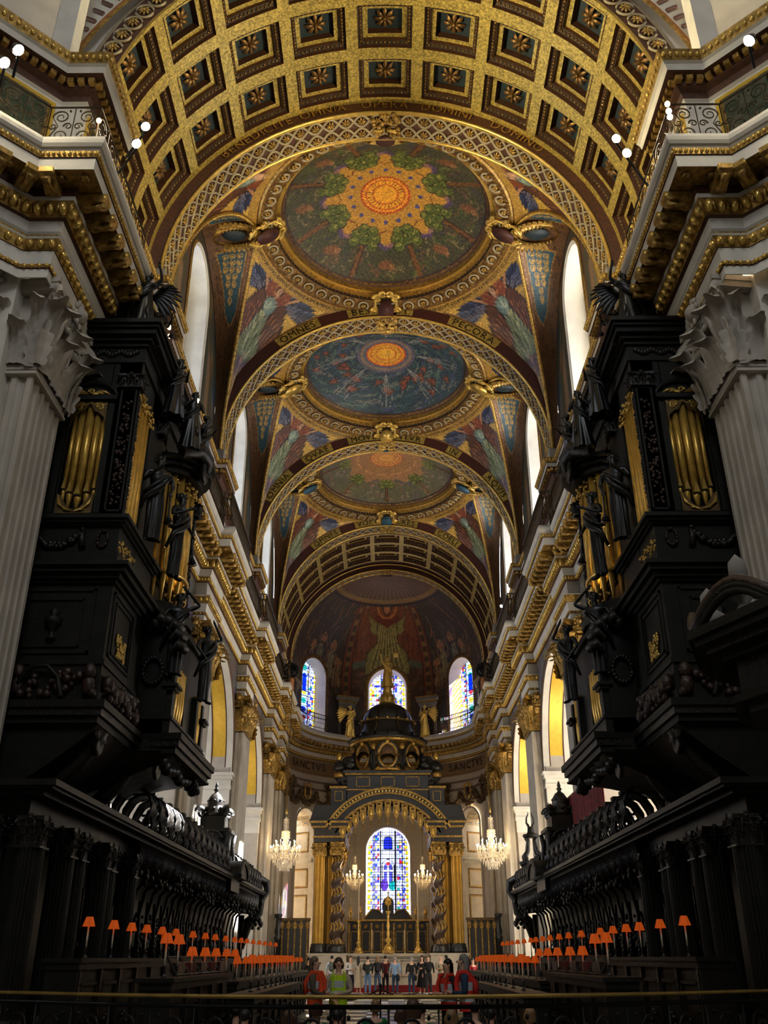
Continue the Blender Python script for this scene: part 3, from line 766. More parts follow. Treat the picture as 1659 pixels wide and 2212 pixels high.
    V = np.stack([RR * np.cos(AA), yc + RR * np.sin(AA), zr + .72 + 1.15 * (1 - (RR / 3.9) ** 2)], -1)
    cgrid('saucer_dome_mosaic', V, DC[kind].sample(RR * np.cos(AA), RR * np.sin(AA)), MOS, ceiling, True)
    # small inscription below the ring
    words = {0: (('BENEDIC·ANIMA·MEA·DOMINO·DOMINE·DEVS·MEVS·MAGNIFICAT', 'QVI·FACIS·ANGELOS·TVOS·SPIRITVS·ET·MINISTROS·TVOS·IGNEM')), 1: ('CAELI·CAELORVM·ET·AQVAE·OMNES·QVAE·SVPER·CAELOS', 'LAVDATE·EVM·OMNES·STELLAE·ET·LVMEN·LAVDENT'), 2: ('ET·VIDIT·DEVS·QVOD·ESSET·BONVM', 'FACTVM·EST·VESPERE·ET·MANE')}[kind]
    o = M(); Vq = None
    for wd, sx in ((words[0], -1), (words[1], 1)):
        def f(u, v):
            p = pc - sx * u / 4.95 * 1.0 if sx > 0 else pc + u / 4.95 * -1
            p = pc - u / 4.98 if sx > 0 else pc + u / 4.98
            p = min(max(p, .02), pi / 2 - .02)
            A_ = np.array((4.72 * sin(p), 4.72 * cos(p), zr)); B_ = Bpt(p); ln = np.linalg.norm(B_ - A_); s = min(.9, (.34 - v) / max(ln, .4))
            q = A_ + (B_ - A_) * s + np.array((sin(p), cos(p), 1.0)) / sqrt(2) * (s * (1 - s)) * ln * .42 - np.array((sin(p), cos(p), 1.0)) * .02
            return (sx * q[0], yc + q[1], q[2])
        text_on(o, wd, .20, BLACKM, f, gap=.1, space=.2)
    o.build('inscription', ceiling)
for k in range(3): bay(26.25 + 10.35 * k, k)
# ================================================================== SIDE WALLS, ENTABLATURES, GALLERIES
floor = M()
floor.box(-26, 26, -24, 80, -.3, 0, STONED)
for i in range(-9, 9):
    for j in range(0, 44):
        if (i + j) % 2: floor.box(i * .7, i * .7 + .68, 12 + j * 1.0, 12 + j * 1.0 + .98, 0, .012, BLACKM if j % 3 else MARBLE)
floor.build('floor', kind='structure')
PIER = [(20.5, 22.7), (30.9, 33.05), (41.25, 43.4), (51.6, 53.75), (57.2, 59.0)]
BAYC = [26.8, 37.15, 47.5]
walls = {-1: struct('wall_left'), 1: struct('wall_right')}
# path of the main entablature (distance from the axis, y), near end first
EP = [(10.6, 9.8), (6.95, 13.45), (6.42, 13.45), (6.42, 16.3), (7.0, 16.3)]
for a, b in PIER: EP += [(7.0, a), (6.57, a), (6.57, b), (7.0, b)]
_ap = [(6.77 * sin(t), 59.5 + 6.77 * cos(t)) for t in np.linspace(radians(84), 0, 22)]
EPA = EP[:-2] + [(6.57, 59.0), (6.77, 59.3)] + _ap
def P3(path, s): return [(s * x, y) for x, y in path]
EGG = {}
def eggs(o, path, off, z, pitch, r, m, s):
    for x, y, a, p in walk(path, off, pitch, s):
        o.addM(M().ball((0, 0, 0), (p * .36, r, r * 1.15), m, 6, 4), TR(x, y, z, a))
modil = M()
_mp = [(0, 0), (0, -.22), (.12, -.26), (.3, -.17), (.46, -.2), (.56, -.12), (.56, 0)]
modil.prism(_mp, GOLD, -.13, .13, lambda x, y, z: (z, x, y))
modil.tube([(0, .1, -.2), (0, .3, -.24), (0, .5, -.2)], [.08, .06, .09], GOLD, 6)
for q in (-1, 1): modil.ball((q * .12, .5, -.08), (.03, .07, .07), GOLDB, 6, 4)
_rs = rosette(.14, GOLD, 6, .05)
def entab(s):
    o = M(); orn = M(); path = P3(EPA, s); root = walls[s]
    segs = [((0, 13.95), (.10, 13.98), BROWN), ((.10, 13.98), (.12, 14.16), GOLD), ((.12, 14.16), (.16, 14.2), STONEW), ((.16, 14.2), (.2, 14.42), STONEW), ((.2, 14.42), (.28, 14.44), BROWN), ((.28, 14.44), (.44, 14.72), GOLD), ((.44, 14.72), (.46, 14.8), STONEW), ((.46, 14.8), (.46, 15.02), BROWN),
            ((.46, 15.02), (.92, 15.02), GOLD), ((.92, 15.02), (.92, 15.30), STONEW), ((.92, 15.30), (.95, 15.31), BROWN), ((.95, 15.31), (.98, 15.44), GOLD), ((.98, 15.44), (1.0, 15.47), STONEW)]
    for a, b, m in segs: sweep(o, [a, b], path, m, s)
    tor = [(.98 + .12 * sin(t), 15.62 - .15 * cos(t)) for t in np.linspace(0, pi, 7)]
    sweep(o, tor + [(.7, 15.78), (-.6, 15.80)], path, STONEW, s)
    o.build('cornice', root)
    for x, y, a, p in walk(path, .46, .54, s):
        T = TR(x, y, 15.0, a + (0 if s > 0 else pi)); orn.addM(modil, T)
    for x, y, a, p in walk(path, .72, .54, s):
        pass
    for x, y, a, p in walk(path, .70, .54, s): orn.addM(M().ball((0, 0, 0), (.10, .12, .05), GOLD, 6, 4), TR(x + cos(a) * p * .5, y + sin(a) * p * .5, 14.99, a))
    eggs(orn, path, .36, 14.58, .24, .13, GOLDB, s); eggs(orn, path, .12, 14.07, .12, .055, GOLDB, s); eggs(orn, path, .97, 15.38, .10, .045, GOLDB, s)
    for x, y, a, p in walk(path, .40, .24, s): orn.addM(M().lathe([(.02, -.13), (.045, .0), (.01, .13)], GOLD, n=5), TR(x + cos(a) * p * .5, y + sin(a) * p * .5, 14.6, a))
    orn.build('cornice_ornament', root)
    # architrave blocks over the pilasters
    o = M(); orn = M()
    blocks = [[(9.6, 10.8), (6.95, 13.45), (6.42, 13.45), (6.42, 15.9), (7.2, 15.9)]] + [[(7.2, a), (6.57, a), (6.57, b), (7.2, b)] for a, b in PIER]
    for bi, pth in enumerate(blocks):
        pth = P3(pth, s)
        segs = [((-.0, 12.5), (.02, 12.5), STONEW), ((.02, 12.5), (.02, 12.72), STONEW), ((.02, 12.72), (.05, 12.74), BROWN), ((.05, 12.74), (.06, 12.82), GOLD), ((.06, 12.82), (.09, 13.14), STONEW), ((.09, 13.14), (.11, 13.15), BROWN), ((.11, 13.15), (.2, 13.38), GOLD), ((.2, 13.38), (.22, 13.42), STONEW), ((.22, 13.42), (.03, 13.46), STONEW), ((.03, 13.46), (.03, 14.0), STONE)]
        if bi == 0: segs = [((u[0], 11.2 + (u[1] - 12.5) * .9 + .95 + (1.05 if u[1] < 13.9 else 1.05)), (v[0], 11.2 + (v[1] - 12.5) * .9 + .95 + 1.05), m) for u, v, m in segs]
        for u, v, m in segs: sweep(o, [u, v], pth, m, s)
        if bi: eggs(orn, pth, .16, 13.28, .2, .075, GOLDB, s); eggs(orn, pth, .06, 12.78, .14, .04, GOLD, s)
        else: eggs(orn, pth, .16, 13.9, .22, .09, GOLDB, s); eggs(orn, pth, .06, 13.45, .16, .045, GOLDB, s)
        x0, y0 = pth[1]
    o.build('architrave', root); orn.build('architrave_ornament', root)
CAPF = capital(1.02, .34, 1.6, GOLD, GOLD)
CAPD = capital(.80, .34, 1.6, GOLD, GOLD)
CAPN = capital(1.05, .75, 2.0, STONE, STONE)
def wall(s):
    root = walls[s]; entab(s)
    # ---- pilasters
    for k, (a, b) in enumerate(PIER):
        ym = (a + b) / 2
        o = fluted(.33, (b - a) / 2 - .06, .5, 10.85, STONE, 2, 8)
        o.box(-.42, .42, -(b - a) / 2, (b - a) / 2, 0, .5, STONE)
        p = o.build('pilaster', root, (s * 6.83, ym, 0))
        CP = CAPF if k < 4 else CAPD
        c = bpy.data.objects.new('pilaster_capital', bpy.data.meshes.get('capmesh_%d' % (k < 4)) or None) if False else None
        T = TR(0, 0, 0, pi / 2)
        cm = M().addM(CP, T); c = cm.build('capital', p, (0, 0, 10.88))
    # near giant pilaster
    o = fluted(1.05, .75, .8, 11.3, STONE, 7, 5); o.box(-1.15, 1.15, -.85, .85, 0, .8, STONE)
    o.box(-1.13, 1.13, -.83, .83, 11.3, 11.36, STONE)
    p = o.build('pilaster', root, (s * 7.56, 14.66, 0)); cm = M().addM(CAPN); cm.build('capital', p, (0, 0, 11.4))
    # ---- arcade wall with arches
    R, zs = 3.92, 9.25
    o = M(); spn = []
    def pier_block(y0, y1): o.box(*sorted((s * 6.98, s * 9.4)), y0, y1, 0, 14.2, STONE)
    ed = [15.4] + [v for c in BAYC for v in (c - R, c + R)] + [57.0]
    # pier from 15.4 to first arch etc.
    for i in range(0, len(ed), 2): pier_block(ed[i], ed[i + 1])
    o.box(*sorted((s * 6.98, s * 9.4)), 57.0, 59.6, 0, 14.2, STONE)
    o.build('arcade_pier', root)
    n = 40; A = np.linspace(-pi / 2, pi / 2, n + 1)
    for bi, c in enumerate(BAYC):
        o = M(); d0, d1 = 6.95, 9.4
        # spandrel mosaic (coloured grid) between arch and entablature
        ar = [(c + (R + .42) * sin(a), zs + (R + .42) * cos(a)) for a in A]
        up = [(y, 14.0) for y in np.linspace(c - 4.35, c + 4.35, n + 1)]
        K = 20; V = np.zeros((K + 1, n + 1, 3)); 
        for i in range(K + 1):
            for j in range(n + 1):
                q = i / K; V[i, j] = (s * 6.96, ar[j][0] * (1 - q) + up[j][0] * q, ar[j][1] * (1 - q) + up[j][1] * q)
        cv = Cv(-5, 5, 9, 14.2, 22, L((.36, .34, .30))); rg = np.random.default_rng(bi + 5 * (s > 0))
        for q in range(260):
            x, y = rg.uniform(-5, 5), rg.uniform(9, 14.2); col = [L((.24, .34, .44)), L((.46, .30, .24)), L((.52, .46, .28)), L((.22, .28, .24)), L((.30, .24, .40)), L((.50, .50, .44))][q % 6]
            cv.path([(x + .25 * sin(t * 2 + q), y + t * .5) for t in np.linspace(0, 1.2, 5)], col, .13)
        cv.a = np.clip(cv.a * 1.3, 0, 1)
        cgrid('spandrel_mosaic', V, cv.sample(V[..., 1] - c, V[..., 2]), MOS, root)
        for (r0, e0, r1, e1, m) in ((R, 0, R + .1, -.04, STONEW), (R + .1, -.04, R + .12, -.07, BROWN), (R + .12, -.07, R + .2, -.07, GOLD), (R + .2, -.07, R + .27, -.03, STONEW), (R + .27, -.05, R + .34, -.08, MAROON), (R + .34, -.08, R + .42, -.05, STONEW)):
            arc = lambda r, e: [(s * (d0 + e), c - r, 9.0)] + [(s * (d0 + e), c + r * sin(a), zs + r * cos(a)) for a in A] + [(s * (d0 + e), c + r, 9.0)]
            o.grid(np.array([arc(r0, e0), arc(r1, e1)]), m, False)
        def soffit(da, db, m, rr=R): o.grid(np.array([[(s * d, c + rr * sin(a), zs + rr * cos(a)) for a in A] for d in (da, db)]), m, True)
        soffit(d0 - .04, d0 + .22, STONEW); soffit(d0 + .22, d0 + .27, MAROON); soffit(d0 + .27, d0 + .85, GPANEL, R + .03); soffit(d0 + .85, d0 + .90, MAROON); soffit(d0 + .9, d1, STONEW)
        o.grid(np.array([[(s * 9.4, c + R * sin(a), zs + R * cos(a)) for a in A], [(s * 9.4, y, 14.2) for y in np.linspace(c - R, c + R, n + 1)]]), STONEW)
        o.build('arch', root)
        o = M()
        # coffers on the soffit: frames, blue panel, rosette
        for i in range(13):
            a = -pi / 2 + (i + .5) * pi / 13; hw = pi / 13 * .38
            for (g, m, dr) in ((0, MAROON, .012), (.05, STONEW, .018), (.19, BLUE, .024)):
                aa = np.linspace(a - hw + g / R, a + hw - g / R, 4)
                o.grid(np.array([[(s * d, c + (R - dr) * sin(t), zs + (R - dr) * cos(t)) for t in aa] for d in (8.15 + g, 9.05 - g)]), m, False)
            T = Matrix.Translation((s * 8.6, c + (R - .03) * sin(a), zs + (R - .03) * cos(a))) @ Matrix.Rotation(-a, 4, 'X') @ Matrix.Rotation(pi / 2, 4, 'X')
            o.addM(rosette(.2, GOLD, 8, .05), T)
        o.build('arch_soffit_coffers', root)
        # impost mouldings
        o = M()
        for yy, sg in ((c - R, -1), (c + R, 1)):
            for (e, z0, z1) in ((.02, 7.7, 8.3), (.10, 8.3, 8.5), (.06, 8.5, 8.72), (.16, 8.72, 8.86), (.26, 8.86, 9.0)):
                a_, b_ = sorted((yy - sg * e, yy + sg * .3)); o.box(*sorted((s * (6.96 - e * .6), s * 9.4)), a_, b_, z0, z1, STONEW)
        o.build('impost_cornice', root)
    for c in BAYC: lamp('POINT', 'aisle_fill_light', (s * 9.9, c - 1.5, 5.0), 330 if s > 0 else 80, (1, .86, .62), shadow_soft_size=.3)  # added warm fill that brightens the arches; no fixture stands here
    # ---- aisle: outer wall with windows, roof
    o = M(); d = 13.2; edges = [14.0]
    for c in BAYC: edges += [c - 1.7, c + 1.7]
    edges += [60.0]
    for i in range(0, len(edges), 2): o.box(*sorted((s * d, s * (d + .8))), edges[i], edges[i + 1], 0, 14, STONEW)
    for c in BAYC: o.box(*sorted((s * d, s * (d + .8))), c - 1.7, c + 1.7, 0, 3.2, STONEW); o.box(*sorted((s * d, s * (d + .8))), c - 1.7, c + 1.7, 10.8, 14, STONEW)
    o.box(*sorted((s * 7, s * 14)), 13.6, 14.0, 0, 30, STONEW); o.box(*sorted((s * 7, s * 14)), 60, 60.4, 0, 15, STONEW)
    o.box(*sorted((s * 9.0, s * 14)), 14, 60, 13.7, 14.1, STONEW)
    o.build('aisle_wall', root)
    for c in BAYC:
        o = M(); o.grid(np.array([[(s * 13.4, y, z) for y in (c - 1.7, c + 1.7)] for z in (3.2, 10.8)]), CGLASS)
        for q in range(1, 6): o.box(*sorted((s * 13.38, s * 13.42)), c - 1.7 + q * .566 - .02, c - 1.7 + q * .566 + .02, 3.2, 10.8, IRON)
        for q in range(1, 12): o.box(*sorted((s * 13.38, s * 13.42)), c - 1.7, c + 1.7, 3.2 + q * .63 - .02, 3.2 + q * .63 + .02, IRON)
        w = o.build('window_%d' % (1 + BAYC.index(c) + (3 if s > 0 else 0)), kind='structure')
        lamp('AREA', 'aisle_window_daylight', (s * 13.6, c, 7), 1, shape='RECTANGLE', size=3.4, size_y=7.6, aim=(0, c, 7)).data.cycles.is_portal = True
    # ---- attic storey: wall, cornice, pedestals
    o = M(); orn = M()
    AP = [(10.4, 9.95), (6.85, 13.5), (6.36, 13.5), (6.36, 15.15)]
    pth = P3(AP, s)
    for u, v, m in (((0, 15.6), (0, 17.9), STONEW), ((0, 17.9), (.06, 17.95), STONEW), ((.06, 17.95), (.1, 18.1), BROWN), ((.1, 18.1), (.22, 18.15), BROWN), ((.22, 18.15), (.24, 18.32), BROWN), ((.24, 18.32), (.45, 18.34), BROWN), ((.45, 18.34), (.5, 18.46), STONEW), ((.5, 18.46), (.56, 18.5), STONEW), ((.56, 18.5), (.66, 18.72), GOLD), ((.66, 18.72), (-.8, 18.78), STONEW)):
        sweep(o, [u, v], pth, m, s)
    for x, y, a, p in walk(pth, .3, .2, s): orn.addM(M().box(-p * .3, p * .3, -.07, .07, -.06, .06, GOLD), TR(x, y, 18.25, a))
    eggs(orn, pth, .61, 18.62, .15, .06, GOLDB, s)
    # framed mosaic panels on the niche block
    def panel(x0, y0, x1, y1, z0, z1):
        d = np.array((x1 - x0, y1 - y0)); l = np.linalg.norm(d); a = atan2(d[1], d[0]); q = M()
        n_ = -1 if s < 0 else 1
        for (g, m, e) in ((0, GPANEL, .05), (.1, BROWN, .06), (.13, GOLD, .09), (.17, None, .07)):
            if m: q.box(g, l - g, -e, e, z0 + g, z1 - g, m)
            else: q.box(g, l - g, -.1, .1, z0 + g, z1 - g, GMOSG)
        orn.addM(q, TR(s * x0 if s > 0 else -x0, y0, 0, a if s > 0 else pi - a))
    panel(8.35, 12.0, 6.95, 13.4, 16.0, 17.8); panel(6.36, 13.7, 6.36, 14.9, 16.0, 17.8)
    # long attic wall between the piers
    o.box(*sorted((s * 6.86, s * 7.2)), 15.2, 59.2, 15.6, 18.7, STONEW)
    ap = [(6.8, 15.3)]
    for a, b in [(20.3, 22.0), (30.7, 32.3), (41.05, 42.6), (51.4, 53.0)]: ap += [(6.8, a), (6.42, a), (6.42, b), (6.8, b)]
    ap += [(6.8, 59.3)]; pth = P3(ap, s)
    for u, v, m in (((0, 15.7), (0, 18.1), STONE), ((0, 18.1), (.05, 18.15), BROWN), ((.05, 18.15), (.07, 18.3), BROWN), ((.07, 18.3), (.16, 18.32), BROWN), ((.16, 18.32), (.18, 18.45), BROWN), ((.18, 18.45), (.3, 18.47), BROWN), ((.3, 18.47), (.31, 18.62), STONE), ((.31, 18.62), (.34, 18.64), BROWN), ((.34, 18.64), (.42, 18.82), GOLD), ((.42, 18.82), (-.3, 18.86), STONE)):
        sweep(o, [u, v], pth, m, s)
    for x, y, a, p in walk(pth, .22, .19, s): orn.addM(M().box(-p * .28, p * .28, -.05, .05, -.05, .05, GOLD), TR(x, y, 18.39, a))
    eggs(orn, pth, .38, 18.74, .14, .05, GOLDB, s)
    for a, b in [(20.3, 22.0), (30.7, 32.3), (41.05, 42.6), (51.4, 53.0)]:
        o.box(*sorted((s * 6.42, s * 7.0)), a, b, 15.7, 18.1, STONE)
        orn.box(*sorted((s * 6.40, s * 6.43)), a + .3, b - .3, 16.0, 17.8, BROWN); orn.box(*sorted((s * 6.38, s * 6.42)), a + .42, b - .42, 16.12, 17.68, GMOSG)
        o.box(*sorted((s * 6.35, s * 7.0)), a + .1, b - .1, 18.86, 19.5, STONED)
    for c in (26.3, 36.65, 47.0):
        o.box(*sorted((s * 6.84, s * 6.79)), c - 3.3, c + 3.3, 15.75, 17.9, STONED); o.box(*sorted((s * 6.78, s * 6.74)), c - 2.9, c + 2.9, 15.8, 17.6, BLACKM)  # black slab stands in for the shaded depth of the gallery passage opening
    o.build('attic_wall', root); orn.build('attic_ornament', root)
    # ---- window walls (lunettes) with deep reveals and glass
    o = M()
    for bi, c in enumerate((26.25, 36.6, 46.95)):
        hw, zb, zt = 1.45, 16.0, 23.75; na = 33; AA = np.linspace(-pi / 2, pi / 2, na)
        def outline(g=0): return [(-(hw + g), zb)] + [((hw + g) * sin(a), zt + (hw + g) * cos(a)) for a in AA] + [((hw + g), zb)]
        inn = outline(.2); outr = [(-4.6, 16.0)] + [(4.6 * sin(a), 19.5 + 6.4 * cos(a)) for a in AA] + [(4.6, 16.0)]
        K = 14; V = np.zeros((K + 1, len(inn), 3))
        for i in range(K + 1):
            for j in range(len(inn)):
                q = i / K; V[i, j] = (s * 6.83, c + inn[j][0] * (1 - q) + outr[j][0] * q, inn[j][1] * (1 - q) + outr[j][1] * q)
        cgrid('lunette_mosaic', V, LCV.sample(V[..., 1] - c, V[..., 2]), MOS, root)
        def strip(g0, d0_, g1, d1_, m): o.grid(np.array([[(s * d_, c + y, z) for y, z in outline(g)] for g, d_ in ((g0, d0_), (g1, d1_))]), m, True)
        strip(.22, 6.8, .12, 6.76, GOLD); strip(.12, 6.76, .06, 6.8, STONEW); strip(.06, 6.8, 0, 6.82, STONEW); strip(0, 6.82, -.02, 7.55, STONEW); strip(-.02, 7.55, -.22, 7.56, STONEW); strip(-.22, 7.56, -.24, 8.25, STONEW); 
        w = M(); hh = hw - .24
        oo = [(-hh, zb)] + [(hh * sin(a), zt + hh * cos(a)) for a in AA] + [(hh, zb)]
        w.add([(s * 8.1, c + y, z) for y, z in oo], [tuple(range(len(oo)))], CGLASS)
        for q in range(-3, 4): w.box(*sorted((s * 8.07, s * 8.13)), c + q * .34 - .02, c + q * .34 + .02, zb, zt + sqrt(hh * hh - (q * .34) ** 2), IRON)
        for q in range(24): z = zb + q * .36; x = hh if z < zt else sqrt(max(0, hh * hh - (z - zt) ** 2)); w.box(*sorted((s * 8.07, s * 8.13)), c - x, c + x, z - .015, z + .015, IRON)
        w.build('window_%d' % (7 + bi + (3 if s > 0 else 0)), kind='structure')
        lamp('AREA', 'clerestory_window_daylight', (s * 8.35, c, 20.5), 1, shape='RECTANGLE', size=2.7, size_y=9.2, aim=(0, c, 20.5)).data.cycles.is_portal = True
    o.build('window_reveal', root)
    # outer shell with openings
    o = M(); e = [15.1] + [v for c in (26.25, 36.6, 46.95) for v in (c - 1.3, c + 1.3)] + [60]
    for i in range(0, len(e), 2): o.box(*sorted((s * 8.2, s * 8.5)), e[i], e[i + 1], 14, 29.6, STONED)
    for c in (26.25, 36.6, 46.95):
        o.box(*sorted((s * 8.2, s * 8.5)), c - 1.3, c + 1.3, 24.95, 29.6, STONED); o.box(*sorted((s * 6.86, s * 8.5)), c - 1.3, c + 1.3, 14, 16.0, STONEW)
    o.build('outer_wall', root)
    # crossing wall (diagonal) and great side walls behind the camera
    o = M()
    o.add([(s * x, y, z) for x, y, z in ((7.3, 13.75, 0), (12.0, 9.0, 0), (12.0, 9.0, 30), (7.3, 13.75, 30))], [(0, 1, 2, 3)], STONE)
    o.box(*sorted((s * 11.9, s * 12.5)), 3, 9.5, 0, 30, STONE)
    # ribbed arches in the corner above the niche block
    A2 = np.linspace(0, 1.0, 17); RR = 8.0; e_ = np.array((.7071, -.7071, 0)); Cb = np.array((8.05, 14.3, 18.8)) + RR * e_
    def arcp(kind, t, ww, h):
        if kind == 0: return np.array((s * (7.75 + ww) * sin(pi / 2 - t), 14.85 - h, 18.8 + (7.75 + ww) * cos(pi / 2 - t)))
        p = Cb + (RR - ww) * (-cos(t) * e_ + sin(t) * np.array((0, 0, 1.))) + np.array((-.7071, -.7071, 0)) * h; return p * np.array((s, 1, 1))
    for kind in (0, 1):
        for (w0, w1, m, h) in ((0, .12, GOLD, .05), (.12, .2, ORANGE, .03), (.2, .62, STONEW, .02), (.62, .7, STONEW, .06)):
            o.grid(np.array([[arcp(kind, t, ww, h) for t in A2] for ww in (w0, w1)]), m, True)
        for i in range(22):
            t = .05 + i * .042; o.tube([arcp(kind, t, .26, .05), arcp(kind, t, .56, .05)], .055, BROWN, 6)
    o.build('crossing_wall', root)
GMOSG = mat('green_scroll_mosaic', L((.34, .33, .24)), .4, .15, var=.5, scale=5, col2=L((.20, .26, .17)), voron=24, bump=.4, thr=(.42, .58), detail=1)
for s in (-1, 1): wall(s)
# roof and walls closing the building
o = M()
o.box(-8.5, 8.5, 15, 60, 29.4, 29.8, STONED); o.box(-12.5, 12.5, 15.2, 15.4, 27, 30, STONED)
o.build('roof', ceiling)
# the crossing around and behind the camera
back = struct('wall_back'); o = M()
o.box(-26, 26, -24.5, -24, 0, 34, STONE); o.box(-26.5, -26, -24.5, 14, 0, 34, STONE); o.box(26, 26.5, -24.5, 14, 0, 34, STONE)
for s in (-1, 1): o.box(*sorted((s * 12.9, s * 26.5)), 13.6, 14.0, 0, 34, STONE)
o.box(-13.2, 13.2, 15.15, 15.5, 31.5, 34, STONE); o.box(-26.5, 26.5, -24.5, 15.6, 32.0, 32.4, STONE)
for s in (-1, 1): o.box(*sorted((s * 12.6, s * 14.2)), 13.7, 16, 26, 34, STONE)
o.build('crossing_enclosure', back)
# ================================================================== APSE
east = struct('wall_east')
AC_ = (0, 59.5); RW = 6.77; RU = 6.6
def apt(th, r, z): return (r * sin(th), 59.5 + r * cos(th), z)
def wframe(th0, hw, zb, zs, r, n=17):
    """arched outline on a cylinder"""
    A = np.linspace(-pi / 2, pi / 2, n); dt = hw / r
    return [(th0 - dt, zb)] + [(th0 + dt * sin(a), zs + hw * cos(a)) for a in A] + [(th0 + dt, zb)]
UP = [(0, 1.42, 15.9, 19.55), (radians(-54), 1.3, 15.9, 19.7), (radians(54), 1.3, 15.9, 19.7)]
def apse_canvas():
    c = Cv(-11, 11, 15.4, 26.4, 28, L((.23, .20, .15))); rg = np.random.default_rng(4)
    for i in range(420):
        x, y = rg.uniform(-10.5, 10.5), rg.uniform(16, 26); col = [L((.22, .22, .22)), L((.34, .30, .20)), L((.24, .28, .24)), L((.38, .32, .26)), L((.20, .18, .22)), L((.44, .33, .22))][i % 6]
        c.path([(x + .4 * sin(t * 2 + i), y + t) for t in np.linspace(0, 1.2, 6)], col, .12)
    for sx in (-1, 1):          # kneeling and standing robed figures either side
        for (x, y, h, col) in ((5.0, 21.0, 2.2, L((.42, .42, .34))), (6.4, 21.2, 2.4, L((.36, .40, .34))), (4.2, 20.2, 1.6, L((.46, .38, .28))), (7.4, 20.8, 2.0, L((.30, .26, .28)))):
            c.poly([(sx * (x - .5), y - h / 2), (sx * (x + .5), y - h / 2), (sx * (x + .3), y + h * .4), (sx * (x - .3), y + h * .4)], col, .9, edge=L((.12, .10, .08)))
            for q in range(6): c.line((sx * (x - .4 + q * .15), y - h / 2), (sx * (x - .2 + q * .08), y + h * .35), L((.55, .52, .42)) if q % 2 else L((.18, .17, .14)), .05)
            c.disc(sx * x, y + h * .55, .34, L((.55, .45, .26)), r0=.8); c.disc(sx * x, y + h * .55, .22, L((.52, .38, .28)))
    # centre panel: seated robed figure with raised hands
    c.put(abs(c.X) < 3.0, L((.42, .26, .14)), .9); c.put((abs(c.X) < 3.0) & (c.Y < 21.2), L((.24, .20, .18)), .85)
    for i in range(60): x, y = rg.uniform(-2.6, 2.6), rg.uniform(19.4, 21.4); c.disc(x, y, .26, [L((.36, .30, .28)), L((.28, .26, .26)), L((.42, .30, .22))][i % 3], .13, .7)
    c.put((abs(c.X) < 2.8) & (abs(c.Y - 21.6 + .09 * c.X ** 2) < .22), L((.30, .36, .36)))
    for sx in (-1, 1):
        for k in range(9): c.path([(sx * (.8 + .15 * k), 24 - .15 * k), (sx * (1.1 + .17 * k), 22.8), (sx * (.9 + .2 * k), 21.6)], [L((.40, .20, .14)), L((.30, .15, .12))][k % 2], .1)
        c.poly([(sx * .4, 24.1), (sx * 1.1, 24.2), (sx * 1.6, 25.0), (sx * 1.75, 25.5), (sx * 1.4, 25.3), (sx * 1.2, 23.4), (sx * .5, 23.2)], L((.46, .47, .32)), edge=L((.15, .12, .08)))
        c.poly([(sx * 1.4, 25.1), (sx * 1.75, 25.2), (sx * 1.7, 25.75), (sx * 1.5, 25.75)], L((.60, .44, .32)))
    c.poly([(-.7, 24.2), (.7, 24.2), (.75, 22.8), (1.5, 22.0), (1.7, 20.6), (.9, 20.3), (0, 19.4), (-.9, 20.3), (-1.7, 20.6), (-1.5, 22.0), (-.75, 22.8)], L((.45, .46, .31)), edge=L((.15, .12, .08)), ew=.06)
    for k in range(15): x = -1.3 + k * .19; c.path([(x * .35, 23.8), (x * .6, 22.4), (x, 21.0), (x * .7, 19.9 + abs(x) * .5)], [L((.62, .60, .44)), L((.27, .29, .18))][k % 2], .06)
    c.poly([(-1.1, 24.2), (0, 23.7), (1.1, 24.2), (.5, 24.55), (-.5, 24.55)], L((.38, .18, .13)))
    c.disc(0, 25.0, .78, L((.62, .44, .22)), r0=.84); c.disc(0, 25.0, .62, L((.46, .28, .15))); c.disc(0, 24.95, .42, L((.26, .16, .10)), .5); c.disc(0, 24.9, .27, L((.62, .45, .32)), .38)
    c.poly([(-.35, 25.2), (.35, 25.2), (.42, 25.62), (.15, 25.5), (0, 25.7), (-.15, 25.5), (-.42, 25.62)], L((.34, .22, .14)))
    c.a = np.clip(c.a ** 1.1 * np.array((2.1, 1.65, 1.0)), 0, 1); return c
ACV = apse_canvas()
th = np.radians(np.arange(-96, 96.01, .75)); zz = np.concatenate([np.linspace(15.6, 19.5, 40, endpoint=False), 19.5 + RU * np.sin(np.linspace(0, pi / 2 * .93, 78))])
V = np.zeros((len(zz), len(th), 3)); CH = np.zeros_like(V)
for i, z in enumerate(zz):
    r = RU if z <= 19.5 else sqrt(max(0, RU ** 2 - (z - 19.5) ** 2))
    V[i, :, 0] = r * np.sin(th); V[i, :, 1] = 59.5 + r * np.cos(th); V[i, :, 2] = z
cx_ = np.where(abs(np.degrees(th)) < 27, V[..., 0], np.sign(th) * 3.2 + RU * (th - np.sign(th) * radians(27)) * 1.15)
CH = ACV.sample(cx_, V[..., 2]).copy()
dg = abs(np.degrees(th))[None, :] + 0 * V[..., 2]
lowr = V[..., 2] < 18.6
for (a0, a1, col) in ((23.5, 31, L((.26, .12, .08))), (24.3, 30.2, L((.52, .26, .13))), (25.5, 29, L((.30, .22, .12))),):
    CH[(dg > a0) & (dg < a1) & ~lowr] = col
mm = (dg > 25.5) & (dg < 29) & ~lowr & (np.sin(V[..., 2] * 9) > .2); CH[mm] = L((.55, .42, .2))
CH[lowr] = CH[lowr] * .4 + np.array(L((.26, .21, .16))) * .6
cr_ = V[..., 2] > 25.25; CH[cr_] = L((.46, .34, .18)); CH[cr_ & (np.sin(th * 60)[None, :] > .3)] = L((.36, .22, .11)); CH[(V[..., 2] > 25.05) & (V[..., 2] < 25.25)] = L((.60, .45, .2)); CH[(V[..., 2] > 24.9) & (V[..., 2] <= 25.05)] = L((.2, .12, .08))
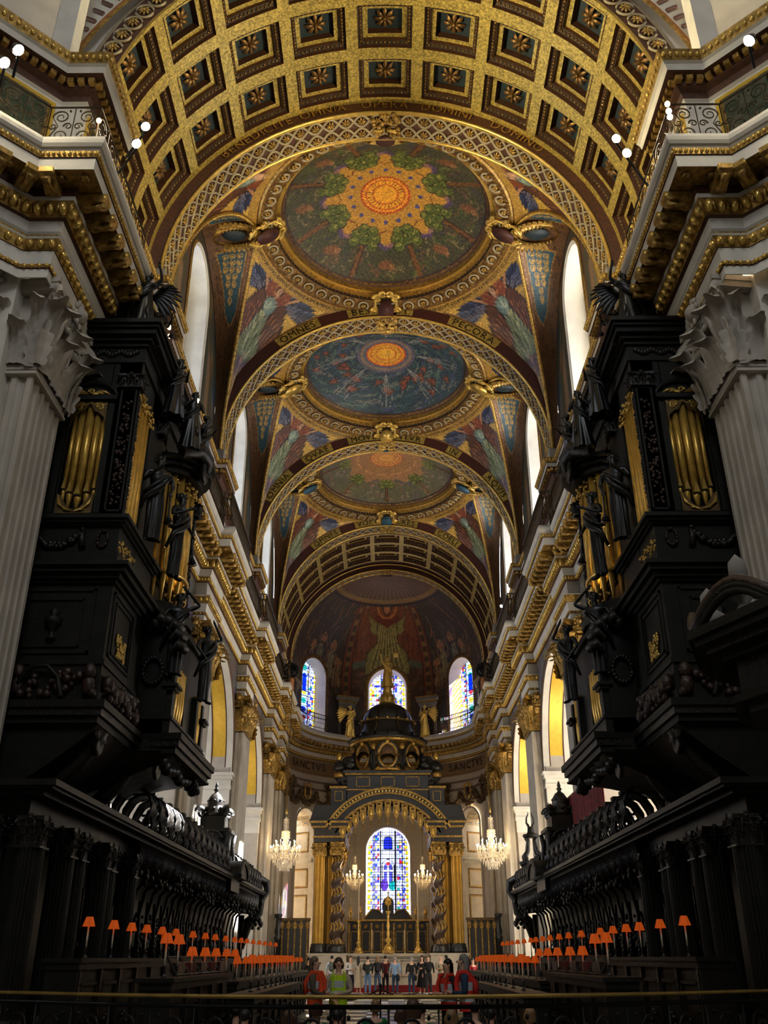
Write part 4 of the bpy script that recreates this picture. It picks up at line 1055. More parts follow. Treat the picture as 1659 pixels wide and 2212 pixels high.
o = cgrid('apse_mosaic', V, CH, MOS, east)
# cut the window openings out of the grid
import bmesh
bm = bmesh.new(); bm.from_mesh(o.data); kill = []
for f in bm.faces:
    c = f.calc_center_median(); t = atan2(c.x, c.y - 59.5)
    for (t0, hw, zb, zs) in UP:
        x = (t - t0) * RU
        if abs(x) < hw + .08 and zb < c.z and (c.z < zs or (c.z - zs) ** 2 + x * x < (hw + .08) ** 2): kill.append(f); break
bmesh.ops.delete(bm, geom=kill, context='FACES'); bm.to_mesh(o.data); bm.free()
def glass_canvas(w, h, kind):
    c = Cv(-w, w, 0, h, 55, (1, 1, 1)); rg = np.random.default_rng(kind * 7 + 1); ld = (.01, .012, .03)
    base = [(.80, .86, 1.0), (.62, .72, 1.0), (.9, .9, .95), (.75, .70, 1.0)]
    st = .17
    for i in range(int(2 * w / st) + 1):
        for j in range(int(h / st) + 1):
            x, y = -w + i * st, j * st; q = rg.random(); col = base[int(rg.integers(4))]
            if q < .10: col = (.10, .16, .75)
            elif q < .16: col = (.65, .08, .12)
            elif q < .22: col = (.95, .72, .10)
            elif q < .26: col = (.05, .45, .40)
            elif q < .36: col = (.40, .32, .85)
            m = (c.X >= x) & (c.X < x + st) & (c.Y >= y) & (c.Y < y + st); c.put(m, col)
    b = .2; m = (abs(c.X) > w - b); c.put(m, (.95, .72, .08)); c.put(m & (np.sin(c.Y * 18) > .5), (.75, .85, .95))
    if kind == 0:    # tall east window: three lights
        m = (abs(c.X) < .42 * w); c.put(m, (.86, .86, 1.0))
        for y in (.6, 1.9, 3.6): pass
        def arch(x, y, hw, hh, col):
            c.poly([(x - hw, y), (x + hw, y)] + [(x + hw * cos(t), y + hh + hw * sin(t)) for t in np.linspace(0, pi, 13)], col, edge=ld, ew=.04)
        arch(0, 4.6, .40, .55, (.75, .80, 1)); arch(0, 4.7, .30, .5, (.07, .10, .62)); arch(0, 2.3, .42, 1.3, (.80, .82, 1)); arch(0, 2.4, .28, 1.1, (.22, .22, .78))
        c.line((0, 2.3), (0, 3.7), (.93, .93, .95), .16); c.line((-.28, 3.3), (.28, 3.3), (.93, .93, .95), .1); c.disc(0, 3.75, .13, (.8, .15, .15)); c.disc(-.25, 2.4, .26, (.25, .14, .55), .4); c.disc(.28, 2.35, .24, (.05, .5, .5), .3)
        arch(0, .9, .36, .35, (.12, .14, .7)); c.disc(0, 1.2, .16, (.95, .9, .85)); c.disc(0, .35, .34, (.85, .3, .25), .25); c.disc(0, .35, .2, (.55, .75, 1), .2)
        for k in range(10): y = .15 + k * .58; 
        for sx in (-1, 1):
            for k in range(9): c.disc(sx * .68 * w, .4 + k * .62, .12, (.30, .34, .85), .2); c.disc(sx * .68 * w, .4 + k * .62, .05, (.9, .8, .3), .1)
    elif kind == 1:
        for sx in (-1, 1):
            c.poly([(sx * .25, .3), (sx * .85, .3), (sx * .85, 2.1), (sx * .25, 2.1)], (.30, .28, .62), .85, edge=ld); 
            for k in range(6): c.disc(sx * .55, .6 + k * .5, .15, [(.85, .3, .3), (.9, .8, .3), (.3, .5, .95)][k % 3], .12)
    else:
        m = abs(c.X) < .3; c.put(m, (.55, .66, .9))
        for k in range(9): c.disc(0, .4 + k * .6, .24, [(.03, .12, .75), (.05, .45, .4), (.8, .65, .15), (.6, .12, .15)][(k + kind) % 4], .2)
        c.poly([(-.2, 2.9), (.2, 2.9), (.2, 3.9), (0, 4.1), (-.2, 3.9)], (.02, .10, .85), edge=ld)
    # leads
    for i in range(int(2 * w / st) + 2): m = abs(c.X - (-w + i * st)) < .012; c.put(m, ld)
    for j in range(int(h / st) + 1): m = abs(c.Y - j * st) < (.02 if j % 3 == 0 else .01); c.put(m, ld)
    c.a = np.clip(c.a, 0, 1) ** 1.7 * (.30 if kind == 0 else .42)
    for x in (-.36 * w, .36 * w): c.put(abs(c.X - x) < .035, ld)
    return c
def gwindow(name, org, ux, hw, hb, hs, kind, recess=None):
    """arched glass: org base centre, ux unit vector along the pane"""
    cv = glass_canvas(hw, hb + hs + hw, kind); nx, nz = 90, 240 if kind == 0 else 150
    xs = np.linspace(-hw, hw, nx); zs_ = np.linspace(0, 1, nz); V = np.zeros((nz, nx, 3)); C = np.zeros_like(V)
    top = hs + np.sqrt(np.maximum(0, hw * hw - xs * xs))
    for i, q in enumerate(zs_):
        z = q * top; V[i] = np.stack([org[0] + xs * ux[0], org[1] + xs * ux[1], org[2] + z], -1); C[i] = cv.sample(xs, z)
    o = cgrid(name, V, C, SGLASS, None); o['kind'] = 'structure'; return o
def bars(o, org, ux, hw, hs, mx, mz, r=.02):
    for x in mx:
        zt = hs + sqrt(max(0, hw * hw - x * x)); o.tube([(org[0] + x * ux[0], org[1] + x * ux[1], org[2]), (org[0] + x * ux[0], org[1] + x * ux[1], org[2] + zt)], r, IRON, 4)
    for z in mz:
        xx = hw if z < hs else sqrt(max(0.0001, hw * hw - (z - hs) ** 2)); o.tube([(org[0] - xx * ux[0], org[1] - xx * ux[1], org[2] + z), (org[0] + xx * ux[0], org[1] + xx * ux[1], org[2] + z)], r, IRON, 4)
o = M(); nw = 13
for i, (t0, hw, zb, zs) in enumerate(UP):
    nrm = (sin(t0), cos(t0)); ux = (cos(t0), -sin(t0)); dist = RU + .75
    org = (dist * nrm[0], 59.5 + dist * nrm[1], zb)
    AA = np.linspace(-pi / 2, pi / 2, 25)
    def outl(g, dd):
        b = (dd * nrm[0], 59.5 + dd * nrm[1]); pts = [(-(hw + g), zb)] + [((hw + g) * sin(a), zs + (hw + g) * cos(a)) for a in AA] + [((hw + g), zb)]
        return [(b[0] + x * ux[0], b[1] + x * ux[1], z) for x, z in pts]
    base = RU * 0.985
    def wall_out(g, e=0):
        pts = [(-(hw + g), zb)] + [((hw + g) * sin(a), zs + (hw + g) * cos(a)) for a in AA] + [((hw + g), zb)]; out = []
        for x, z in pts:
            r = (RU if z <= 19.5 else sqrt(max(0, RU ** 2 - (z - 19.5) ** 2))) - e; t = t0 + x / RU; out.append((r * sin(t), 59.5 + r * cos(t), z))
        return out
    o.grid(np.array([wall_out(.12, .03), wall_out(0, .05)]), GOLD); o.grid(np.array([wall_out(.30, .02), wall_out(.12, .05)]), GMOSD)
    o.grid(np.array([wall_out(0, .05), outl(-.1, dist + .02)]), STONEW)
    o.add([org[:2] + (zb,), ], [], STONEW)
    gwindow('window_%d' % nw, org, ux, hw - .1, 0, zs - zb, (1, 2, 3)[i]); nw += 1
    bars(o, (org[0] - nrm[0] * .03, org[1] - nrm[1] * .03, zb), ux, hw - .1, zs - zb, (-.44, .44), np.arange(.4, 5.2, .36), .018)
    lp = lamp('AREA', 'apse_window_daylight', (org[0] + nrm[0] * .3, org[1] + nrm[1] * .3, zb + 2.5), 1, shape='RECTANGLE', size=2.7, size_y=5.4, aim=(0, 59.5, zb + 2.5)); lp.data.cycles.is_portal = True
o.build('apse_window_surround', east)
# upper apse pilasters with panels between the windows
o = M()
for t in (-27, 27, -80, 80):
    t = radians(t); T = TR(RU * sin(t), 59.5 + RU * cos(t), 0, -t)
    q = M(); q.box(-.62, .62, -.22, .2, 15.6, 18.1, STONED); q.box(-.48, .48, -.25, .2, 15.9, 17.9, BROWN); q.box(-.4, .4, -.27, .2, 15.98, 17.82, BLACKM)
    for (e, z0, z1, m) in ((.28, 18.1, 18.25, STONED), (.34, 18.25, 18.4, GOLD), (.42, 18.4, 18.62, STONED), (.46, 18.62, 18.72, GOLD)): q.box(-.62 - e + .22, .62 + e - .22, -e, .2, z0, z1, m)
    o.addM(q, T)
o.build('apse_upper_pilaster', east)
# lower apse wall: full-height grid with openings
th = np.radians(np.arange(-92, 92.01, .5)); zl = np.arange(0, 14.01, .125)
OPN = [(0, 1.5, 3.6, 8.3), (radians(-55), .95, 1.2, 9.7), (radians(55), .95, 1.2, 9.7)]
V = np.zeros((len(zl), len(th), 3)); V[..., 0] = RW * np.sin(th); V[..., 1] = 59.5 + RW * np.cos(th); V[..., 2] = zl[:, None]
C = np.zeros_like(V); C[:] = L((.80, .75, .67)); C[(V[..., 2] > 13.05) & (V[..., 2] < 13.95)] = L((.56, .44, .28)); C[abs(V[..., 2] - 13.0) < .08] = L((.5, .36, .14))
for z0 in (12.0, 12.5): C[abs(V[..., 2] - z0) < .06] = L((.36, .20, .12))
o = cgrid('apse_lower_wall', V, C, PAINT, east); bm = bmesh.new(); bm.from_mesh(o.data); kill = []
for f in bm.faces:
    c = f.calc_center_median(); t = atan2(c.x, c.y - 59.5)
    for (t0, hw, zb, zs) in OPN:
        x = (t - t0) * RW
        if abs(x) < hw + .06 and zb < c.z and (c.z < zs or (c.z - zs) ** 2 + x * x < (hw + .06) ** 2): kill.append(f); break
bmesh.ops.delete(bm, geom=kill, context='FACES'); bm.to_mesh(o.data); bm.free()
o = M(); t_ = M()
for (t0, hw, zb, zs) in OPN:
    nrm = (sin(t0), cos(t0)); ux = (cos(t0), -sin(t0)); AA = np.linspace(-pi / 2, pi / 2, 25); dep = 1.1 if t0 == 0 else 2.6
    def outl(g, dd): return [((dd * nrm[0] + x * ux[0]), 59.5 + dd * nrm[1] + x * ux[1], z) for x, z in [(-(hw + g), zb)] + [((hw + g) * sin(a), zs + (hw + g) * cos(a)) for a in AA] + [((hw + g), zb)]]
    o.grid(np.array([outl(.14, RW - .12), outl(.0, RW - .14)]), MARBLE); o.grid(np.array([outl(0, RW - .14), outl(0, RW + dep)]), MARBLE)
    if t0:
        for i in range(9):           # coffers on the deep soffit
            a = -pi / 2 + (i + .5) * pi / 9
            for kk in range(3):
                dd = RW + .35 + kk * .8
                for (g, m, dr) in ((0, GOLD, .015), (.05, MARBLE, .02), (.11, BLUE, .03)):
                    P = []
                    for (da, de) in ((-.13 + g / hw * .9, g), (.13 - g / hw * .9, g), (.13 - g / hw * .9, .6 - g), (-.13 + g / hw * .9, .6 - g)):
                        x = (hw - dr) * sin(a + da); z = zs + (hw - dr) * cos(a + da); D = dd + de; P.append((D * nrm[0] + x * ux[0], 59.5 + D * nrm[1] + x * ux[1], z))
                    o.add(P, [(0, 1, 2, 3)], m)
        sj = (1 if t0 < 0 else -1) * hw
        for (z0, z1) in ((1.9, 5.4), (5.8, 7.0), (8.0, 9.3)):
            for (g, m, e) in ((0, BROWN, .01), (.05, GOLD, .02), (.13, MARBLE, .03)):
                x = sj - (e if sj > 0 else -e); o.add([((D_) * nrm[0] + x * ux[0], 59.5 + D_ * nrm[1] + x * ux[1], z) for D_, z in ((RW + .35 + g, z0 + g), (RW + 2.3 - g, z0 + g), (RW + 2.3 - g, z1 - g), (RW + .35 + g, z1 - g))], [(0, 1, 2, 3)], m)
        for (e, z0, z1) in ((.05, 7.3, 7.42), (.12, 7.42, 7.54), (.18, 7.54, 7.64)):
            x = sj - (e if sj > 0 else -e); o.add([((D_) * nrm[0] + x * ux[0], 59.5 + D_ * nrm[1] + x * ux[1], z) for D_, z in ((RW, z0), (RW + 2.6, z0), (RW + 2.6, z1), (RW, z1))] + [((D_) * nrm[0] + sj * ux[0], 59.5 + D_ * nrm[1] + sj * ux[1], z0) for D_ in (RW, RW + 2.6)], [(0, 1, 2, 3), (0, 1, 5, 4)], STONEW)
        # panelled chapel wall behind and its side window
        D = RW + dep + .6
        def pl(x0, x1, z0, z1, e, m): o.add([((D - e) * nrm[0] + x * ux[0], 59.5 + (D - e) * nrm[1] + x * ux[1], z) for x, z in ((x0, z0), (x1, z0), (x1, z1), (x0, z1))], [(0, 1, 2, 3)], m)
        pl(-3, 3, 0, 13, 0, MARBLE)
        for (z0, z1) in ((1.9, 5.6), (6.0, 7.2), (8.6, 10.2)):
            pl(-.8, .8, z0, z1, .04, BROWN); pl(-.75, .75, z0 + .05, z1 - .05, .05, GOLD); pl(-.68, .68, z0 + .12, z1 - .12, .07, MARBLE)
        for (e, z0, z1) in ((.1, 7.6, 7.8), (.2, 7.8, 8.0), (.3, 8.0, 8.12)): pl(-3, 3, z0, z1, e, STONEW); 
        lp = lamp('AREA', 'chapel_daylight', ((RW + 1.9) * nrm[0] + .6 * ux[0] * (1 if t0 < 0 else -1), 59.5 + (RW + 1.9) * nrm[1], 10.2), 14, (1, .95, .86), shape='RECTANGLE', size=1.2, size_y=.6, aim=((RW + 3) * nrm[0], 59.5 + (RW + 3) * nrm[1], 2))
o.build('apse_opening_surround', east)
org = (0, 59.5 + RW + .7, 3.75); gwindow('window_%d' % nw, org, (1, 0), 1.42, 0, 4.6, 0); nw += 1
o = M(); bars(o, (0, org[1] - .03, org[2]), (1, 0), 1.42, 4.6, (-1.0, -.55, .55, 1.0), np.arange(.3, 6.0, .29), .016)
for x in (-.52, .52): o.box(x - .03, x + .03, org[1] - .06, org[1], org[2], org[2] + 5.9, IRON)
o.build('window_bars', east)
lp = lamp('AREA', 'east_window_daylight', (0, org[1] + .3, org[2] + 3), 1, shape='RECTANGLE', size=2.9, size_y=6.2, aim=(0, 59.5, org[2] + 3)); lp.data.cycles.is_portal = True
# SANCTVS on the frieze, garlands, lower pilasters
t_ = M()
for a0 in (-54.5, 54.5, 0):
    text_on(t_, 'SANCTVS', .72, BLACKM, lambda u, v: (RW - .03) and ((RW - .03) * sin(radians(a0) + u / RW), 59.5 + (RW - .03) * cos(radians(a0) + u / RW), 13.27 + v), gap=.14)
t_.build('inscription', east)
def garland(a0, a1, z, sag, r=.16):
    q = M(); rg = np.random.default_rng(int(abs(a0) * 10)); n = 26
    for i in range(n + 1):
        t = i / n; a = radians(a0 + (a1 - a0) * t); zz = z - sag * 4 * t * (1 - t)
        for k in range(4): q.ball(((RW - .2 + rg.uniform(-.08, .08)) * sin(a), 59.5 + (RW - .2) * cos(a) + rg.uniform(-.08, .08), zz + rg.uniform(-.12, .12)), rg.uniform(.07, .13), GOLDG, 5, 4)
    return q
GOLDG = mat('tarnished_gilding', L((.46, .36, .20)), .45, .4, var=.5, scale=7)
o = M()
for s in (-1, 1):
    for (a, b) in ((s * 36, s * 48), (s * 62, s * 74), (s * 48, s * 62)): o.addM(garland(a, b, 11.65, .7))
    for a in (36, 48, 62, 74):
        t = radians(s * a); rg = np.random.default_rng(a)
        for i in range(18): o.ball(((RW - .22) * sin(t) + rg.uniform(-.14, .14), 59.5 + (RW - .22) * cos(t), 11.7 - i * .05 * (1 if a in (36, 74) else .4) + rg.uniform(-.05, .05)), rg.uniform(.08, .14), GOLDG, 5, 4)
    t = radians(s * 55); o.addM(CT, TR((RW - .15) * sin(t), 59.5 + (RW - .15) * cos(t), 11.75, -t, .8))
o.build('garland', east)
o = M(); cpa = capital(.42, .2, 1.3, GOLDG, GOLDG)
for s in (-1, 1):
    for a in (24, 34, 76):
        t = radians(s * a); T = TR(RW * sin(t), 59.5 + RW * cos(t), 0, -t)
        q = M(); q.addM(fluted(.42, .2, .3, 11.1, MARBLE, 4, 1)); o.addM(q, T); o.addM(cpa, T @ TR(0, 0, 11.1))
o.build('apse_pilaster', east)
# outer shell behind the apse so that daylight enters by the windows only
o = M(); N_ = 60
def shell(z0, z1, r, skip):
    for i in range(N_ * 2):
        a, b = radians(-95 + i * 190 / (N_ * 2)), radians(-95 + (i + 1) * 190 / (N_ * 2)); m = (a + b) / 2
        if any(abs(m - t0) * RW < w for t0, w in skip): continue
        o.add([(r * sin(a), 59.5 + r * cos(a), z0), (r * sin(b), 59.5 + r * cos(b), z0), (r * sin(b), 59.5 + r * cos(b), z1), (r * sin(a), 59.5 + r * cos(a), z1)], [(0, 1, 2, 3)], STONED)
shell(15, 21.4, 7.7, [(0, 1.6), (radians(54), 1.5), (radians(-54), 1.5)]); shell(21.2, 30, 7.7, []); shell(10, 15.5, 7.72, [(radians(55), 1.2), (radians(-55), 1.2)] ); shell(0, 10, 7.74, [(0, 1.7), (radians(55), 1.2), (radians(-55), 1.2)])
o.box(-8.5, 8.5, 59, 70, 29.4, 29.8, STONED)
o.build('apse_outer_wall', east)
# ================================================================== FIGURES
def skin(verts, edges, radii, sub=1):
    me = bpy.data.meshes.new('skin_tmp'); me.from_pydata([tuple(v) for v in verts], edges, []); o = bpy.data.objects.new('skin_tmp', me); COL.objects.link(o)
    md = o.modifiers.new('s', 'SKIN'); md.use_smooth_shade = True
    if sub: o.modifiers.new('u', 'SUBSURF').levels = sub
    for i, r in enumerate(radii):
        d = me.skin_vertices[0].data[i]; d.radius = (r, r) if not hasattr(r, '__len__') else r; d.use_root = (i == 0)
    bpy.context.view_layer.update(); dg = bpy.context.evaluated_depsgraph_get(); e = bpy.data.meshes.new_from_object(o.evaluated_get(dg))
    V = np.array([v.co[:] for v in e.vertices]); F = [tuple(p.vertices) for p in e.polygons]
    bpy.data.objects.remove(o); bpy.data.meshes.remove(me); bpy.data.meshes.remove(e); return V, F
def skel(arms=None, legs=None, lean=0.0, head=(0, 0), h=1.0, hip=.92, sh=.19, female=False):
    """joints of a standing figure facing -y, height 1.75*h"""
    J = {}; ly = -lean
    J['pel'] = (0, 0, hip); J['wai'] = (0, ly * .25, hip + .18); J['che'] = (0, ly * .6, hip + .38); J['nk'] = (0, ly * .9, hip + .55); J['hd'] = (head[0] * .3, ly * 1.0 - .01 + head[1] * .3, hip + .66); J['tp'] = (head[0], ly * 1.05 + head[1], hip + .77)
    arms = arms or [((.26, .02, 1.16), (.28, -.04, .92)), ((-.26, .02, 1.16), (-.28, -.04, .92))]
    for k, s in ((0, 1), (1, -1)):
        J['sh%d' % k] = (s * sh, ly * .75, hip + .49); J['el%d' % k], J['wr%d' % k] = arms[k]
        legs_ = legs or [((.10, -.02, .50), (.11, .02, .09)), ((-.10, -.02, .50), (-.11, .02, .09))]
        J['hp%d' % k] = (s * .09, 0, hip - .06); J['kn%d' % k], J['an%d' % k] = legs_[k]
        a = np.array(J['an%d' % k]); J['to%d' % k] = tuple(a + np.array((s * .03, -.15, -.05)))
    return {k: np.array(v, float) * h for k, v in J.items()}
def hand(P, D, V, E, R, i0, h=1.0):
    """five fingers growing from wrist vertex i0"""
    D = D / (np.linalg.norm(D) + 1e-9); side = np.cross(D, (0.2, -1, .1)); side /= np.linalg.norm(side) + 1e-9
    pal = P + D * .055 * h; V.append(pal); R.append((.034 * h, .017 * h)); ip = len(V) - 1; E.append((i0, ip))
    for k, (o, l) in enumerate(((-.027, .062), (-.009, .075), (.009, .070), (.027, .055))):
        b = pal + D * .03 * h + side * o * h; V.append(b); R.append(.0095 * h); E.append((ip, len(V) - 1))
        t = b + D * l * h * .8 + np.array((0, -.02, -.02)) * h; V.append(t); R.append(.007 * h); E.append((len(V) - 2, len(V) - 1))
    b = P + D * .03 * h - side * .035 * h; V.append(b); R.append(.011 * h); E.append((i0, len(V) - 1)); t = b + D * .045 * h - side * .015 * h; V.append(t); R.append(.009 * h); E.append((len(V) - 2, len(V) - 1))
def body(J, h=1.0, hands=True, robe=False, k=1.0):
    V = []; E = []; R = []
    def a(n, r): V.append(J[n]); R.append(r * h * k if not hasattr(r, '__len__') else tuple(q * h * k for q in r)); return len(V) - 1
    p = a('pel', (.15, .105)); w = a('wai', (.125, .09)); c = a('che', (.155, .105)); n = a('nk', .052); hd = a('hd', (.072, .082)); tp = a('tp', (.068, .085)); E += [(p, w), (w, c), (c, n), (n, hd), (hd, tp)]
    for i in (0, 1):
        s = a('sh%d' % i, .058); el = a('el%d' % i, .042); wr = a('wr%d' % i, .027); E += [(c, s), (s, el), (el, wr)]
        if hands: hand(J['wr%d' % i], J['wr%d' % i] - J['el%d' % i], V, E, R, wr, h)
        hp = a('hp%d' % i, .085); kn = a('kn%d' % i, .055); an = a('an%d' % i, .035); to = a('to%d' % i, .032); E += [(p, hp), (hp, kn), (kn, an), (an, to)]
    return skin(V, E, R)
def part_skin(J, names, edges, h=1.0):
    idx = {}; V = []; R = []
    for n, r in names: idx[n] = len(V); V.append(J[n] if isinstance(n, str) and n in J else n); R.append(r * h if not hasattr(r, '__len__') else tuple(q * h for q in r))
    return skin(V, [(idx[a], idx[b]) for a, b in edges], R)
def robe(J, m, h=1.0, z0=.02, flare=.30, seed=0, folds=9, top='che'):
    """draped skirt or robe falling from chest or waist"""
    o = M(); n = 40; rows = 12; V = np.zeros((rows + 1, n, 3)); a = np.arange(n) * 2 * pi / n; c0 = J[top]; rg = np.random.default_rng(seed); ph = rg.uniform(0, 6)
    for i in range(rows + 1):
        t = i / rows; z = c0[2] + (z0 * h - c0[2]) * t; r = (.135 + (flare - .135) * t ** 1.1) * h; f = 1 + .13 * t * np.sin(a * folds + ph + t) + .06 * t * np.sin(a * 5 + 2)
        cx = c0[0] * (1 - t); cy_ = c0[1] * (1 - t)
        V[i, :, 0] = cx + r * f * np.cos(a); V[i, :, 1] = cy_ + r * f * np.sin(a) * .75; V[i, :, 2] = z
    o.grid(V, m, True, True); return o
def face_bits(J, m, h=1.0):
    o = M(); c = (J['hd'] + J['tp']) / 2; o.ball(c + np.array((0, -.088, -.01)) * h, (.012 * h, .02 * h, .02 * h), m, 6, 4)
    for s in (-1, 1): o.ball(c + np.array((s * .074, .0, -.01)) * h, (.012 * h, .02 * h, .03 * h), m, 6, 4)
    return o
def hair(J, m, h=1.0, ln=0.0, curly=False):
    o = M(); c = (J['hd'] + J['tp']) / 2 + np.array((0, .036, .036)) * h
    o.ball(c, (.088 * h, .086 * h, .086 * h), m, 12, 8)
    if ln:
        n = 9; P = np.zeros((6, n, 3))
        for i in range(6):
            t = i / 5
            for j in range(n):
                a = pi * (j / (n - 1)); P[i, j] = c + np.array((cos(a) * (.095 + .02 * sin(t * 3)), sin(a) * (.09 - .02 * t) + .01, -ln * t)) * h
        o.grid(P, m, True); Q = P.copy(); Q[..., 1] = c[1] + (Q[..., 1] - c[1]) * .55; o.grid(Q, m, True)
    if curly:
        rg = np.random.default_rng(1)
        for i in range(26):
            v = rg.normal(size=3); v /= np.linalg.norm(v); v[1] = abs(v[1]) * .9 if v[2] < .2 else v[1]; o.ball(c + v * .09 * h, .03 * h, m, 5, 4)
    return o
def wings(m, span=.9, hgt=1.0, back=.12, z=1.35, tilt=.3):
    o = M()
    for s in (-1, 1):
        for k in range(9):
            t = k / 8; a = radians(62 - 100 * t); l = hgt * (.75 + .35 * (1 - abs(t - .45))); x0, z0 = s * (.06 + span * .36 * (1 - t)), z + .16 * (1 - t) * hgt
            V = np.array([[(x0 + s * l * cos(a) * q * .8 - dx * sin(a) * s, back + tilt * q * .6 + .02 * k, z0 + l * sin(a) * q * .9 - .25 * q * q + dx * cos(a)) for dx in (-.055, 0, .055)] for q in np.linspace(0, 1, 6)])
            V[-1, 0], V[-1, 2] = V[-1, 1], V[-1, 1]
            V[:, 1, 1] -= .02; o.grid(V, m, True); W2 = V.copy(); W2[..., 1] += .03; o.grid(W2, m, True)
        o.tube([(s * .06, back, z + .05), (s * .3 * span, back + .1, z + .3), (s * .55 * span, back + .2, z + .25)], [.05, .055, .03], m, 6)
    return o
def statue(m, arms=None, legs=None, robed=True, winged=False, h=1.0, seed=0, trumpet=False, lean=0, kind='angel', staff=False):
    J = skel(arms, legs, lean, h=h); o = M(); V, F = body(J, h, True); o.add(V, F, m, True)
    if robed: o.addM(robe(J, m, h, .03 if not kind == 'herm' else .1, .30 if kind != 'herm' else .12, seed, 8)); 
    if robed:
        a = np.linspace(-.6, pi + .6, 16); o.tube([(.2 * cos(t) * h, -.13 * sin(t) * h - .02, (1.18 + .2 * cos(t)) * h) for t in a], .04 * h, m, 6)
        o.tube([(.17 * h, -.1 * h, 1.3 * h), (.05 * h, -.17 * h, 1.1 * h), (-.1 * h, -.17 * h, .95 * h), (-.22 * h, -.08 * h, .85 * h), (-.28 * h, .02, .55 * h)], [.05 * h, .06 * h, .06 * h, .05 * h, .03 * h], m, 6)
    o.addM(hair(J, m, h, 0, True)); o.addM(face_bits(J, m, h))
    if winged: o.addM(wings(m, .7, .62 * h, .12 * h, 1.32 * h, .35))
    if trumpet:
        w = J['wr0']; o.tube([w + np.array((0, -.02, .25)) * h, w, w + np.array((0, -.05, -.45)) * h, w + np.array((0, -.06, -.6)) * h], [.012 * h, .016 * h, .02 * h, .09 * h], m, 8)
    if staff: w = J['wr0']; o.tube([(w[0], w[1] - .03, .1 * h), (w[0], w[1] - .03, 2.15 * h)], .016 * h, m, 6); o.box(w[0], w[0] + .34 * h, w[1] - .05, w[1] - .02, 1.8 * h, 2.08 * h, m); o.box(w[0] - .1, w[0] + .1, w[1] - .05, w[1] - .02, 2.12 * h, 2.16 * h, m)
    return o
UPARM = [((.34, -.05, 1.50), (.30, -.18, 1.74)), ((-.34, -.05, 1.46), (-.10, -.2, 1.60))]
FWD = [((.27, -.06, 1.18), (.12, -.28, 1.28)), ((-.27, -.06, 1.18), (-.12, -.28, 1.30))]
STRIDE = [((.14, -.18, .52), (.13, -.02, .12)), ((-.10, .06, .50), (-.12, .26, .16))]
def part(name, mesh, root, kind=None, lab=None):
    b = np.array(root.location) if root.parent is None else np.zeros(3)
    mesh.v = [v - b for v in mesh.v]; o = mesh.build(name, root)
    if kind: o['kind'] = kind
    if lab: o['label'] = lab
    return o
def part2(name, mesh, par, base):
    mesh.v = [v - np.array(base) for v in mesh.v]; return mesh.build(name, par)
def mx(mesh, s):
    if s < 0: mesh.v = [v * np.array((-1, 1, 1)) for v in mesh.v]
    return mesh
SIDE = {-1: 'north', 1: 'south'}

# ================================================================== ORGAN CASES
ST = dict(A=statue(BRONZE, UPARM, STRIDE, True, True, 1.0, 1, False), B=statue(BRONZE, FWD, None, True, True, .8, 2, True),
          C=statue(BRONZE, FWD, STRIDE, True, False, .9, 3, False, .1), H=statue(BRONZE, [((.28, -.05, 1.15), (.2, -.2, .95)), ((-.27, -.05, 1.2), (-.1, -.28, 1.32))], None, True, False, 1.2, 4, True, .05, 'herm'),
          K=statue(BRONZE, [((.40, -.05, 1.5), (.12, -.08, 1.78)), ((-.30, -.02, 1.2), (-.22, -.15, 1.0))], None, True, False, 1.08, 5, False, 0, 'herm'))
def pipes_flat(y0, y1, z0, z1, n, d, r=None, foot=.45):
    """pipes in a plane facing the choir (x = d), lowest point z0"""
    o = M(); pit = (y1 - y0) / n; r = r or pit * .46
    out = []
    for i in range(n):
        y = y0 + (i + .5) * pit; mth = foot * (1 + .35 * abs(i - (n - 1) / 2) / n * 2); q = M()
        q.lathe([(r * .3, z0), (r * .98, z0 + mth), (r, z0 + mth + .03), (r, z1)], PIPE, (d, y, 0), 10); out.append(q)
    return out
